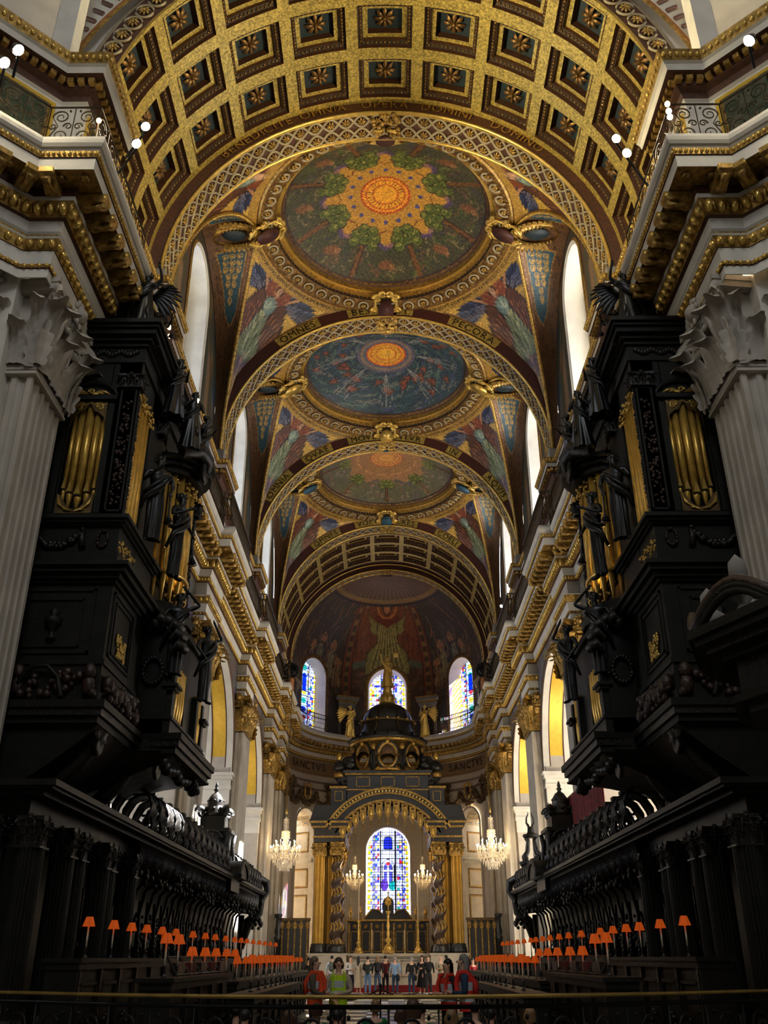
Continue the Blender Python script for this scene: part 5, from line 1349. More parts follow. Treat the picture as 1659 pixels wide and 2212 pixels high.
def organ(s):
    root = thing('organ_case', ('black carved organ case with orange-lit gold pipes above the stalls, beside the pulpit' if s > 0 else 'black carved organ case with pale gold pipes above the sunlit choir stalls'), 'organ', (s * 6.2, 19, 4.05))
    P = lambda n, m, **k: part(n, mx(m, s), root, **k)
    PB = [(7.05, 15.62), (5.0, 15.62), (5.0, 18.2), (4.2, 18.2), (4.2, 21.75), (5.0, 22.3), (7.05, 22.3)]
    def slab(o, path, z0, z1, m, g=0):
        p = [(x, y) for x, y in path]; c = np.array(p).mean(0); q = [((x - c[0]) * 1 + c[0] + (-g if x < 6.5 else 0), y + (-g if y < 17 else g if y > 21 else (-g if 18 < y < 19 and x < 5 else 0))) for x, y in p]
        o.prism(q, m, z0, z1)
    PM = [(7.05, 15.85), (5.12, 15.85), (5.12, 22.1), (7.05, 22.1)]
    # bracketed underside
    o = M()
    ys = np.linspace(15.75, 22.2, 24); ts = np.linspace(0, 1, 14); V = np.zeros((24, 14, 3))
    for i, y in enumerate(ys):
        f = min(1, max(0, (y - 17.0) / 5)); xe = 5.0 if y < 18.2 else 4.25
        for j, t in enumerate(ts):
            z = 4.1 + 1.22 * t ** 1.6; z += (5.38 - z) * f * (.62 + .2 * t); V[i, j] = (6.9 + (xe - 6.9) * t, y, z + .03 * sin(y * 9) * sin(t * 8))
    o.grid(V, WOOD, True)
    E_ = V[-1]; o.grid(np.array([E_, [(p[0], p[1], 5.4) for p in E_]]), WOOD); E_ = V[0]; o.grid(np.array([E_, [(p[0], p[1], 5.4) for p in E_]]), WOOD)
    for y in (16.2, 18.6):
        o.tube([(6.2, y, 4.15), (5.8, y, 4.35), (5.4, y, 4.75), (5.15, y, 5.15), (5.05, y, 5.3)], [.14, .16, .17, .15, .12], WOODC, 8)
        o.addM(volute(.22, 1.6, .06, WOODC, .2), TR(4.62 if y > 17 else 5.1, y, 5.1, pi / 2))
    for i in range(10): o.ball((4.4 + .05 * (i % 3), 21.2 + .05 * i, 5.28 - .02 * i), .08 + .03 * (i % 3), WOODC, 7, 5)
    for y in np.arange(18.5, 21.7, .32): o.ball((4.55, y, 5.18 - .05 * sin(y * 5)), (.14, .17, .12), WOODC, 6, 4)
    P('underside_bracket', o)
    o = M(); slab(o, PB, 5.3, 5.42, WOOD, .0); slab(o, PB, 5.42, 5.55, WOODC, .07); slab(o, PB, 5.55, 5.68, WOOD, .12); slab(o, PM, 5.68, 6.4, WOOD, 0)
    P('base_cornice', o)
    # carved cherub frieze
    o = M(); rg = np.random.default_rng(9)
    for i, x in enumerate(np.linspace(5.3, 6.9, 6)):
        if i in (0, 4): o.ball((x, 15.78, 6.25), (.12, .1, .15), WOODT, 8, 6); o.ball((x, 15.8, 6.0), (.12, .1, .2), WOODT, 8, 6); o.ball((x - .1, 15.76, 5.85), (.08, .08, .09), WOODT, 6, 4)
        else:
            for q in range(9): o.ball((x + rg.uniform(-.14, .14), 15.8, 6.03 + rg.uniform(-.22, .22)), rg.uniform(.05, .09), WOODT, 6, 4)
    o.tube([(5.75, 15.78, 5.8), (5.85, 15.74, 6.15), (6.05, 15.72, 6.34), (6.3, 15.72, 6.34), (6.5, 15.74, 6.15), (6.6, 15.78, 5.8)], .05, WOOD, 6)
    for y in np.linspace(16.1, 18.0, 7):
        o.ball((5.04, y, 6.05 + .12 * sin(y * 9)), (.12, .13, .17), WOODT, 7, 5)
        for q in range(4): o.ball((5.04, y + rg.uniform(-.15, .15), 6.05 + rg.uniform(-.25, .25)), rg.uniform(.05, .09), WOODT, 6, 4)
    P('carved_frieze', o)
    # lower panelled stage
    o = M(); slab(o, PM, 6.4, 7.95, WOOD, 0); slab(o, PM, 6.4, 6.5, WOOD, .04)
    def fpanel(o, x0, x1, z0, z1, y=15.85, m=WOOD, w=.05):
        for (a, b, c, d) in ((x0, x1, z0, z0 + w), (x0, x1, z1 - w, z1), (x0, x0 + w, z0, z1), (x1 - w, x1, z0, z1)): o.box(a, b, y - .035, y, c, d, m)
    def spanel(o, y0, y1, z0, z1, x=5.12, m=WOOD, w=.05):
        for (a, b, c, d) in ((y0, y1, z0, z0 + w), (y0, y1, z1 - w, z1), (y0, y0 + w, z0, z1), (y1 - w, y1, z0, z1)): o.box(x - .035, x, a, b, c, d, m)
    fpanel(o, 5.4, 6.85, 6.6, 7.85); fpanel(o, 5.6, 6.65, 6.72, 7.65, w=.03); spanel(o, 16.0, 17.4, 6.6, 7.85); spanel(o, 16.15, 17.25, 6.7, 7.7, w=.03)
    o.addM(M().lathe([(.001, 0), (.1, .02), (.06, .08), (.04, .2), (.16, .3), (.17, .42), (.06, .46), (.1, .55), (.001, .66)], WOOD, (0, 0, 0), 10), TR(6.12, 15.84, 6.85))
    P('panelled_base', o)
    o = M()
    for q in range(60): o.ball((5.09, 16.7 + rg.uniform(-.3, .3), 6.95 + rg.uniform(-.2, .2)), (.03, .04, .045), GOLDB, 5, 4)
    P('gilt_grille', o, lab='gilt pierced grille')
    # mid cornice, garland stage
    o = M()
    for (g, z0, z1) in ((.06, 7.95, 8.02), (.14, 8.02, 8.12), (.24, 8.12, 8.22), (.32, 8.22, 8.3)): slab(o, PM, z0, z1, WOOD, g)
    slab(o, PM, 8.3, 8.62, WOOD, 0); slab(o, PM, 8.62, 9.15, WOOD, -.03)
    for (g, z0, z1) in ((.03, 9.15, 9.2), (.1, 9.2, 9.26), (.16, 9.26, 9.34)): slab(o, PM, z0, z1, WOOD, g)
    P('middle_cornice', o)
    o = M()
    for t in np.linspace(0, 1, 24):
        for q in range(2): o.ball((5.85 + .95 * t, 15.84, 9.05 - .32 * 4 * t * (1 - t) + rg.uniform(-.04, .04)), rg.uniform(.045, .075), WOODC, 6, 4)
    for x in (5.82, 6.83): o.tube([(x, 15.83, 9.1), (x + .02, 15.82, 8.9), (x - .01, 15.82, 8.7)], [.03, .06, .07], WOODC, 6)
    for q in range(30): a = rg.uniform(0, 6.3); o.ball((5.45 + .1 * cos(a), 15.84, 8.88 + .17 * sin(a)), .03, WOODT, 5, 4)
    P('carved_garland', o)
    # main stage with pipe openings
    o = M(); zt = 13.0
    o.box(5.72 + .75, 7.05, 15.85, 22.1, 9.34, zt, WOOD); o.box(5.12, 5.72, 15.85, 15.97, 9.34, zt, WOOD)
    o.box(5.74, 6.46, 15.85, 16.1, 12.0, zt, WOOD); o.box(5.74, 6.46, 16.05, 16.2, 9.34, 12.05, BLACKM); o.box(5.5, 5.6, 16.0, 22.1, 8.6, zt, BLACKM)
    for y0, y1 in ((15.85, 15.98), (17.0, 18.35), (20.15, 20.35), (21.6, 22.1)): o.box(5.14, 5.6, y0, y1, 8.4 if y0 > 16 else 9.34, zt, WOOD)
    o.box(5.14, 5.6, 15.98, 22.1, 12.35, zt, WOOD); o.box(5.3, 5.6, 15.98, 22.1, 8.3, 8.7, WOOD)
    for x0, x1 in ((5.16, 5.5), (6.5, 6.95)):
        fpanel(o, x0, x1, 9.45, 12.3, w=.04)
    A = np.linspace(0, pi, 15)
    o.tube([(6.1 + .52 * cos(t), 15.82, 12.1 + .33 * sin(t)) for t in A], .05, WOOD, 6); o.box(5.55, 6.65, 15.76, 15.85, 12.0, 12.1, WOOD)
    for x in (5.64, 6.56): o.box(x - .06, x + .06, 15.78, 15.85, 9.4, 11.9, WOOD)
    P('case_frame', o)
    o = M()
    for x0, x1 in ((5.16, 5.5),):
        for q in range(90): o.ball(((x0 + x1) / 2 + rg.uniform(-.1, .1), 15.84, rg.uniform(9.6, 12.1)), rg.uniform(.025, .05), WOODT, 5, 4)
    P('carved_pilaster', o); o = M()
    for q in range(110): o.ball((5.12, 15.93 + rg.uniform(-.05, .05), rg.uniform(9.5, 12.2)), rg.uniform(.02, .035), WOODC, 5, 4)
    P('carved_pilaster', o); o = M()
    for y in (21.85,):
        for q in range(140): o.ball((5.12, y + rg.uniform(-.12, .12), rg.uniform(8.8, 12.2)), rg.uniform(.02, .045), WOODC, 5, 4)
    P('carved_pilaster', o)
    cc_ = capital(.2, .1, .35, WOODC, WOODC)
    for q_ in ((5.32, 15.92, 12.3), (5.2, 17.6, 12.2), (5.2, 21.8, 12.2)): P('carved_capital', M().addM(cc_, TR(*q_)))
    o = M()
    o.addM(volute(.07, 1.3, .02, GOLDB, .03), TR(6.1, 15.8, 12.2))
    for sg in (-1, 1): o.tube([(6.1 + sg * .05, 15.79, 12.13), (6.1 + sg * .18, 15.77, 12.19), (6.1 + sg * .3, 15.77, 12.17), (6.1 + sg * .4, 15.78, 12.12)], [.02, .035, .03, .01], GOLDB, 5); o.tube([(6.1 + sg * .1, 15.79, 12.13), (6.1 + sg * .2, 15.77, 12.15), (6.1 + sg * .27, 15.77, 12.12)], [.02, .03, .01], GOLDB, 5)
    P('gilt_scroll_crest', o, lab='gilt scroll crest')
    # near face pipes (five) with pierced shades
    wid = .70; xs = [5.80, 5.93, 6.10, 6.27, 6.40]; rr = [.05, .072, .085, .072, .05]; mo = [9.98, 9.9, 9.83, 9.9, 9.98]
    for x, r, z in zip(xs, rr, mo):
        q = M(); q.lathe([(r * .25, 9.5), (r * .9, z - .03), (r * .9, z)], PIPE, (x, 15.97, 0), 12); q.lathe([(r, z + .025), (r, 11.85 if r < .08 else 12.0)], PIPE, (x, 15.97, 0), 12)
        q.prism([(x - r * .75, z + .03), (x + r * .75, z + .03), (x, z + .28)], GOLDB, 0, .008, lambda a, b, c, r=r: (a, 15.965 - r - c, b)); q.box(x - r * .7, x + r * .7, 15.968 - r, 15.97, z - .005, z + .02, BLACKM)
        P('organ_pipe', q)
    o = M()
    sh = [(5.74, 11.98), (6.46, 11.98), (6.46, 11.35), (6.42, 11.6), (6.3, 11.72), (6.2, 11.76), (6.14, 11.88), (6.1, 11.93), (6.06, 11.88), (6.0, 11.76), (5.9, 11.72), (5.78, 11.6), (5.74, 11.35)]
    o.prism(sh, GOLDG, 0, .03, lambda a, b, c: (a, 15.86 - c, b))
    for x in (5.88, 6.32): o.addM(volute(.08, 1.4, .018, GOLDB, .03), TR(x, 15.83, 11.84)); o.addM(rosette(.05, GOLDB, 6, .02), TR(x + (.08 if x < 6 else -.08), 15.83, 11.9))
    for i in range(24): o.ball((5.76 + .7 * i / 23, 15.83, 11.93 - .03 * sin(i)), .018, GOLDB, 5, 4)
    lo = [(5.74, 9.42), (6.46, 9.42), (6.46, 9.85), (6.38, 9.8), (6.3, 9.66), (6.2, 9.53), (6.1, 9.5), (6.0, 9.53), (5.9, 9.66), (5.82, 9.8), (5.74, 9.85)]
    o.prism(lo, GOLDG, 0, .03, lambda a, b, c: (a, 15.86 - c, b))
    for sg in (-1, 1):
        for k in range(5): o.tube([(6.1 + sg * .03, 15.82, 9.46), (6.1 + sg * (.14 + .04 * k), 15.8, 9.48 + .03 * k), (6.1 + sg * (.22 + .03 * k), 15.82, 9.5 + .08 * k)], [.012, .02, .01], GOLDB, 5)
    P('gilt_pipe_shade', o, lab='gilt pierced pipe shade')
    # pipes facing the choir
    for q in pipes_flat(16.02, 16.95, 8.75, 12.35, 4, 5.24, foot=.7): P('organ_pipe', q)
    for i in range(9):
        a = radians(-80 + i * 20); x, y = 5.22 - .55 * cos(a), 19.25 + .72 * sin(a); q = M(); r = .085
        q.lathe([(r * .3, 8.6), (r, 9.4), (r, 11.75)], PIPE, (x, y, 0), 10); P('organ_pipe', q)
    for q in pipes_flat(20.4, 21.55, 8.7, 11.9, 6, 5.2, foot=.6): P('organ_pipe', q)
    o = M()
    for (y0, y1, z, d) in ((16.0, 17.0, 9.35, 5.12), (20.4, 21.55, 9.3, 5.1)): o.box(d - .03, d + .03, y0, y1, z - .06, z + .03, GOLDB)
    o.tube([(5.22 - .66 * cos(radians(t)), 19.25 + .83 * sin(radians(t)), 9.32) for t in range(-85, 86, 10)], .045, GOLDB, 5)
    P('gilt_pipe_band', o, lab='gilt band across the pipe feet')
    for k, (y, zz) in enumerate(((16.5, 12.15), (19.2, 11.5), (21.0, 11.7))):
        o = M()
        for q in range(50): o.ball((5.12 - (.6 if k == 1 else 0) * cos((q / 50 - .5) * 2.6), y + (q / 50 - .5) * 1.2, zz + rg.uniform(-.15, .25)), rg.uniform(.02, .045), GOLDB, 5, 4)
        P('gilt_pipe_shade', o)
        o = M()
        for q in range(40): o.ball((5.15 - (.6 if k == 1 else 0) * cos((q / 40 - .5) * 2.6), y + (q / 40 - .5) * 1.1, 8.75 + rg.uniform(-.1, .2)), rg.uniform(.025, .045), GOLDB, 5, 4)
        P('gilt_pipe_shade', o)
    # tower cap and bracket of the half-round tower
    o = M()
    n = 12
    def half(r, z0, z1, m=WOOD): o.prism([(5.3, 19.25 - r * 1.15)] + [(5.2 - r * cos(t), 19.25 + r * 1.15 * sin(t)) for t in np.linspace(-pi / 2, pi / 2, n)] + [(5.3, 19.25 + r * 1.15)], m, z0, z1)
    half(.78, 11.75, 11.9); half(.88, 11.9, 12.02); half(.98, 12.02, 12.12); half(.8, 12.12, 12.2); half(.72, 8.3, 8.62); half(.85, 8.2, 8.32)
    for i, z in enumerate(np.linspace(7.3, 8.2, 6)): half(.25 + .55 * (i / 5) ** 1.4, z, z + .2, WOODC)
    # curved broken pediment over the tower
    o.tube([(4.7, 18.1, 12.1), (4.35, 18.4, 12.3), (4.25, 18.8, 12.25), (4.3, 19.0, 12.05)], [.16, .2, .18, .12], WOODC, 8); o.addM(volute(.25, 1.5, .07, WOODC, .2), TR(4.3, 18.9, 11.95, pi / 2))
    P('pipe_tower', o)
    # top cornice and attic
    o = M()
    for (g, z0, z1) in ((.04, 12.95, 13.05), (.0, 13.05, 13.35), (.06, 13.35, 13.45), (.14, 13.45, 13.55), (.24, 13.55, 13.68), (.3, 13.68, 13.76), (.36, 13.76, 13.86)): slab(o, PM, z0, z1, WOOD, g)
    for x in np.linspace(5.3, 6.9, 26): o.ball((x, 15.83, 13.2 + .04 * sin(x * 17)), (.07, .04, .07), WOODC, 6, 4)
    for y in np.linspace(16, 22, 60): o.box(4.86, 5.12, y - .03, y + .03, 13.46, 13.54, WOODC)
    P('top_cornice', o)
    o = M(); o.box(5.75, 7.05, 16.2, 21.6, 13.86, 14.8, WOOD); fpanel(o, 5.9, 6.6, 14.0, 14.6, 16.2, w=.04); o.box(5.6, 7.05, 16.1, 21.7, 14.8, 14.9, WOOD)
    o.prism([(5.7, 14.9), (6.9, 14.9), (6.7, 15.05), (6.3, 15.16), (5.95, 15.05)], WOOD, 16.15, 21.6, lambda a, b, c: (a, c, b)); P('attic', o)
    # chair case below, with arch and pipes
    o = M(); o.box(4.55, 5.15, 18.35, 22.0, 5.68, 8.1, WOOD); o.box(4.42, 4.6, 18.45, 18.7, 5.68, 7.1, WOOD); o.box(4.42, 4.6, 19.6, 19.75, 5.68, 7.1, WOOD); o.box(4.42, 4.6, 20.9, 21.1, 5.68, 7.1, WOOD); o.box(4.42, 4.6, 21.6, 21.8, 5.68, 7.1, WOOD)
    for (e, z0, z1) in ((.0, 5.68, 6.0), (.04, 6.0, 6.06), (.05, 6.62, 6.68), (.1, 6.68, 6.74)): o.box(4.4 - e, 5.15, 18.35 - e, 22.0, z0, z1, WOOD) if z0 < 6.1 else [o.box(4.4 - e, 4.62, y - .02 - e, y + .27 + e, z0, z1, WOOD) for y in (18.42, 21.55)]
    o.box(4.45, 5.15, 18.35, 22.0, 8.1, 8.25, WOOD)
    for k, (x, z, r) in enumerate([(4.9, 8.0, .2), (4.75, 8.1, .22), (4.6, 8.05, .2), (4.45, 7.95, .2), (4.38, 7.75, .18), (4.33, 7.5, .16)]): o.tube([(x + .15, 18.3, z - .08), (x, 18.15, z), (x - .15, 18.3, z - .1)], [.08, .15, .09], WOODC, 7)
    for t in np.linspace(0, 2 * pi, 20): o.ball((4.85 + .2 * cos(t), 18.3, 7.0 + .27 * sin(t)), .06, WOODC, 6, 4)
    o.tube([(4.42, 18.4, 6.75), (4.44, 18.4, 7.1), (4.5, 18.45, 7.3), (4.6, 18.6, 7.45)], .04, WOOD, 6)
    P('chair_case', o)
    for (y0, y1) in ((18.72, 19.58), (21.12, 21.58)):
        for q in pipes_flat(y0, y1, 5.8, 7.2, 4, 4.5, foot=.5): P('organ_pipe', q)
    # lights inside the case behind the pipes
    return root
for s in (-1, 1): organ(s)
# warm service lamps glowing behind the pipes
for s in (-1, 1):
    lamp('POINT', 'organ_loft_lamp', (s * 5.36, 17.3, 10.3), 60 if s > 0 else 22, (1, .62, .2), shadow_soft_size=.05)
    lamp('POINT', 'organ_loft_lamp', (s * 5.3, 18.6, 9.6), 50 if s > 0 else 20, (1, .62, .2), shadow_soft_size=.05)
# statues on the cases
SL = [('A', 5.38, 16.15, 13.9, 0, 'winged dark statue with raised arm on top corner of the {} organ case', 'angel_statue'), ('B', 5.2, 16.9, 13.88, 1.2, 'small winged dark statue with trumpet behind the top corner angel of the {} organ', 'angel_statue'),
      ('C', 4.8, 17.4, 12.55, .9, 'slim dark boy statue standing above the pipe tower of the {} organ case', 'boy_statue'), ('C', 4.55, 18.2, 12.15, .4, 'dark cherub seated on the curved pediment scroll of the {} organ case', 'cherub_statue'), ('C', 4.5, 19.2, 12.15, 1.4, 'dark cherub at the inner end of the curved pediment of the {} organ case', 'cherub_statue'),
      ('H', 4.9, 17.2, 9.35, .5, 'winged dark herm with lowered trumpet before the gold pipes of the {} organ', 'trumpeter_statue'), ('H', 4.6, 18.1, 8.9, 1.2, 'second winged trumpeter herm nearer the altar on the {} organ case', 'trumpeter_statue'),
      ('K', 4.45, 18.4, 6.85, .3, 'dark caryatid with bent raised arm beneath the drapery of the {} organ', 'caryatid_statue'), ('K', 4.2, 20.4, 6.8, 1.0, 'dark caryatid at the outermost corner of the {} lower organ case', 'caryatid_statue')]
for i, (k, d, y, z, rz, lab, nm) in enumerate(SL):
    for s in (-1, 1):
        q = M().addM(ST[k]); q.v = [v * np.array((-s, 1, 1)) for v in q.v]
        o = q.build(nm, None, (s * d, y, z), s * -rz if s > 0 else rz)
        tag(o, lab.format('sunlit-side' if s < 0 else 'pulpit-side'), 'statue', 'dark statues on the organ cases')

# ================================================================== CHOIR STALLS
CONS = M()
_cp = [(.92, 0), (.96, .35), (.93, .62), (.80, .84), (.60, .96), (.38, .97), (.20, .86), (.10, .68), (.09, .50), (.16, .38), (.27, .38), (.32, .47), (.27, .55)]
for dy in (-.24, .24): CONS.tube([(x, dy, z) for x, z in _cp], [.035] * 10 + [.03, .025, .02], WOODC, 6)
CONS.grid(np.array([[(x + .012 * cos(dy * 60), dy, z + .012 * cos(dy * 60)) for x, z in _cp[:10]] for dy in np.linspace(-.24, .24, 15)]), WOODC, True)
CONS.grid(np.array([[(x + .03, dy, z - .04) for x, z in _cp[:10]] for dy in (-.24, .24)]), WOODC, True)
CONS.box(.55, .85, -.09, .09, .96, 1.10, WOOD); CONS.box(.5, .9, -.13, .13, 1.10, 1.17, WOOD)
_r = np.random.default_rng(6)
for i in range(30): t = _r.random(); CONS.ball((.12 + .6 * t + _r.uniform(-.05, .05), _r.uniform(-.2, .2), .30 * (1 - t) + _r.uniform(0, .05)), (_r.uniform(.02, .05),) * 3, WOODC, 5, 4)
for dy in (-.17, .0, .17): CONS.tube([(.10, dy, .36), (.05, dy, .2), (.12, dy, .02)], [.04, .035, .04], WOODC, 6)
def pavilion(open_=False):
    o = M()
    if not open_:
        o.box(-.55, .55, -.6, .6, 0, 1.55, WOOD); o.box(-.66, .66, -.7, .7, 1.5, 1.62, WOOD)
        A = np.linspace(0, pi, 13); o.tube([(.45 * cos(t), -.66, 1.25 + .3 * sin(t)) for t in A], .05, WOODC, 6); o.box(-.3, .3, -.63, -.6, .2, 1.0, WOOD)
        o.box(-.42, .42, -.42, .42, 1.62, 2.05, WOOD)
        for sx in (-1, 1):
            for sy in (-1, 1): o.addM(volute(.17, 1.5, .05, WOODC, .12), TR(sx * .42, sy * .4, 2.18, atan2(sy, sx))); o.tube([(sx * .62, sy * .62, .1), (sx * .66, sy * .66, .6), (sx * .6, sy * .6, 1.1), (sx * .66, sy * .66, 1.5)], [.1, .07, .1, .08], WOODC, 6)
        o.lathe([(.42, 2.05), (.40, 2.2), (.33, 2.38), (.28, 2.44), (.30, 2.5), (.27, 2.68), (.16, 2.85), (.08, 2.9), (.06, 2.96), (.11, 3.0), (.05, 3.07), (.07, 3.13), (.02, 3.28), (.001, 3.3)], WOODC, n=12)
        for k in range(8): a = k * pi / 4; o.ball((.36 * cos(a), .36 * sin(a), 2.32), .08, WOODC, 6, 4); o.ball((.27 * cos(a), .27 * sin(a), 2.62), .05, WOODC, 6, 4)
        z = 2.9
    else:
        for k in range(8):
            a = k * pi / 4 + .39; o.tube([(.5 * cos(a), .5 * sin(a), 0), (.42 * cos(a), .42 * sin(a), .35), (.45 * cos(a), .45 * sin(a), .9)], [.07, .05, .06], WOODC, 6); o.ball((.42 * cos(a), .42 * sin(a), .4), .09, WOODC, 6, 4)
        o.lathe([(.56, .9), (.6, .98), (.66, 1.06), (.6, 1.1), (.4, 1.12)], WOOD, n=16)
        for k in range(4):
            a = k * pi / 2 + pi / 4; o.tube([(.45 * cos(a), .45 * sin(a), 1.1), (.5 * cos(a), .5 * sin(a), 1.3), (.3 * cos(a), .3 * sin(a), 1.5), (.22 * cos(a), .22 * sin(a), 1.9), (.3 * cos(a), .3 * sin(a), 2.05)], [.1, .12, .09, .08, .1], WOODC, 6)
        o.lathe([(.36, 2.05), (.4, 2.12), (.36, 2.18), (.2, 2.2), (.15, 2.3), (.14, 2.45), (.1, 2.5)], WOOD, n=12)
        for sg in (-1, 1): o.tube([(sg * .08, 0, 2.5), (sg * .18, 0, 2.65), (sg * .16, 0, 2.85), (sg * .07, 0, 3.02), (sg * .08, 0, 3.1)], [.07, .05, .04, .025, .015], WOODC, 6)
    return o
PAV = pavilion(); PAV2 = pavilion(True)
def stalls(s):
    root = thing('choir_stall', 'dark carved choir stall canopy carrying the ' + ('sunlit row of scroll brackets' if s < 0 else 'unlit scroll brackets in front of the red curtain'), 'choir stall', (s * 5.6, 26, 0))
    P = lambda n, m, **k: part(n, mx(m, s), root, **k)
    def run(o, y0, y1, x0=5.02):
        for (e, z0, z1) in ((.42, 3.58, 3.86), (.14, 3.86, 3.93), (-.04, 3.93, 3.97), (-.10, 3.97, 4.06)): o.box(x0 + e, 6.95, y0 + e * 1, y1, z0, z1, WOOD)
    o = M(); run(o, 13.95, 31.2); run(o, 33.0, 39.6); o.box(5.0, 6.95, 31.2, 33.0, 3.6, 4.04, WOOD)
    A = np.linspace(0, pi, 17); o.prism([(32.1 + .95 * cos(t), 4.0 + .55 * sin(t)) for t in A], WOOD, 4.75, 6.0, lambda a, b, c: (c, a, b)); 
    for rr in (1, .86): o.tube([(4.73, 32.1 + .95 * rr * cos(t), 4.0 + .55 * rr * sin(t)) for t in A], .05, WOODC, 6)
    P('canopy_cornice', o)
    o = M(); rg = np.random.default_rng(3)
    for y in np.arange(20.2, 39.4, .16):
        o.tube([(5.2, y, 3.86), (5.2, y, 3.62), (5.25, y, 3.45 - .08 * sin(y * 9)), (5.4, y, 3.3)], [.06, .07, .06, .03], WOODC, 5)
        for q in range(3): o.ball((5.3 + rg.uniform(-.1, .25), y + rg.uniform(-.1, .1), 3.4 + rg.uniform(-.25, .15)), rg.uniform(.04, .08), WOODC, 5, 4)
    P('pierced_fringe', o)
    o = M(); o.box(6.5, 6.9, 14.2, 39.4, 0, 3.6, WOOD)
    for y in np.arange(20.6, 39.3, .82):
        o.box(6.42, 6.5, y + .14, y + .68, 1.9, 3.0, WOODC); o.box(6.3, 6.5, y + .08, y + .74, 1.78, 1.86, WOOD)
        for q in range(10): o.ball((6.38, y + .41 + rg.uniform(-.18, .18), 2.1 + rg.uniform(0, .6)), rg.uniform(.04, .07), WOODC, 5, 4)
    P('back_panelling', o)
    # near return face and fluted columns
    cc_ = capital(.19, .19, .45, WOODC, WOODC)
    cols = [(5.9, 14.25), (6.75, 14.25), (5.3, 14.3), (5.3, 15.75), (5.3, 16.35), (5.3, 17.85), (5.35, 18.4), (5.3, 19.85)]
    for (x, y) in cols:
        q = M(); q.lathe([(.24, 0), (.24, .8), (.22, .84), (.2, .9)], WOOD, (x, y, 0), 16)
        n = 20; a = np.arange(n * 3) * 2 * pi / (n * 3); r = .2 - .018 * (np.arange(n * 3) % 3 == 1); q.prism([(x + r[i] * cos(a[i]), y + r[i] * sin(a[i])) for i in range(n * 3)], WOOD, .9, 3.12); q.addM(cc_, TR(x, y, 3.12, 0, (.8, .8, 1)))
        P('fluted_column', q)
    o = M(); o.box(5.55, 6.9, 14.4, 14.5, 0, 3.6, WOOD); o.box(5.45, 5.55, 14.4, 20.2, 1.0, 1.1, WOOD)
    for y in (15.0, 17.1, 19.1): o.box(5.6, 5.66, y - .5, y + .5, 0, 3.6, WOOD)
    P('panelled_screen', o)
    for y in np.arange(20.6, 39.4, .82):
        q = M(); q.box(5.9, 6.45, y - .03, y + .03, 1.1, 1.75, WOOD); q.tube([(5.98, y, 1.2), (5.96, y, 1.9), (5.99, y, 2.6), (5.9, y, 3.1), (5.6, y, 3.4)], [.045, .035, .035, .04, .06], WOODC, 6)
        for k in range(6): q.ball((5.95 + .02 * (k % 2), y, 1.8 + .05 * k), .05, WOODC, 5, 4)
        q.tube([(6.0, y, 1.75), (6.15, y, 1.95), (6.3, y, 1.85), (6.4, y, 2.2)], .04, WOODC, 5)
        P('seat_divider', q)
    for y in list(np.arange(20.7, 31.1, .86)) + list(np.arange(33.4, 39.6, .66)):
        sc = 1.0 if y < 32 else .85; q = M().addM(CONS, TR(5.02, y, 4.04, 0, sc)); P('scroll_bracket', q)
    q = M().addM(PAV, TR(5.85, 32.1, 4.0, 0, (.95, .95, .94))); P('domed_pavilion', q)
    if s > 0: q = M().addM(PAV2, TR(5.75, 38.6, 4.04, 0, (.85, .85, .95))); P('open_cupola', q)
    o = M(); o.tube([(5.3, 39.5, 4.6), (4.95, 39.7, 4.4), (4.9, 39.75, 4.1), (5.15, 39.7, 3.8), (5.2, 39.7, 3.3), (5.6, 39.6, 2.9), (5.8, 39.6, 2.0)], [.16, .18, .15, .2, .2, .22, .12], WOODC, 8)
    for q in range(40): o.ball((5.3 + rg.uniform(-.25, .3), 39.6 + rg.uniform(-.15, .2), 3.2 + rg.uniform(-.5, .5)), rg.uniform(.06, .12), WOODC, 6, 4)
    o.tube([(5.85, 39.6, 0), (5.85, 39.6, 3.2)], .12, WOODC, 8); P('carved_end', o)
    # floor risers
    o = M(); o.box(3.4, 6.9, 14.0, 39.0, 0, .55, WOOD); P('raised_platform', o)
for s in (-1, 1): stalls(s)
# desks ---------------------------------------------------------------
def desk(s, x0, x1, y0, y1, zt, front, lab, slope=.0, pan=.95):
    o = thing('choir_desk', lab, 'desk', (s * (x0 + x1) / 2, (y0 + y1) / 2, 0))
    P = lambda n, m: part(n, mx(m, s), o)
    q = M(); q.box(x0 - .05, x1 + .05, y0 - .05, y1 + .05, zt - .05, zt, WOOD); q.box(x0 - .02, x1, y0 - .02, y1 + .02, zt - .13, zt - .05, WOOD); P('desk_top', q)
    q = M(); q.box(x0 + .04, x1 - .05, y0 + .04, y1 - .04, 0, zt - .13, WOOD); q.box(x0, x1, y0, y1, 0, .16, WOOD); P('desk_body', q)
    q = M(); y = y0 + .1
    while y < y1 - .5:
        y2 = min(y + pan, y1 - .08); q.box(x0 + .0, x0 + .06, y, y + .1, .16, zt - .13, WOODC); z0, z1 = .3, zt - .28
        for (a, b, c, d) in ((y + .16, y2 - .06, z0, z0 + .04), (y + .16, y2 - .06, z1 - .04, z1), (y + .16, y + .2, z0, z1), (y2 - .1, y2 - .06, z0, z1)): q.box(x0 + .01, x0 + .05, a, b, c, d, WOOD)
        for k in range(8): q.ball((x0 + .02, (y + y2) / 2 + .05 + .12 * cos(k * .8), (z0 + z1) / 2 + .12 * sin(k * .8)), .035, WOODC, 5, 4)
        y = y2
    q.box(x0, x1, y0 + .0, y0 + .04, .16, zt - .13, WOOD); P('carved_front', q)
    return o
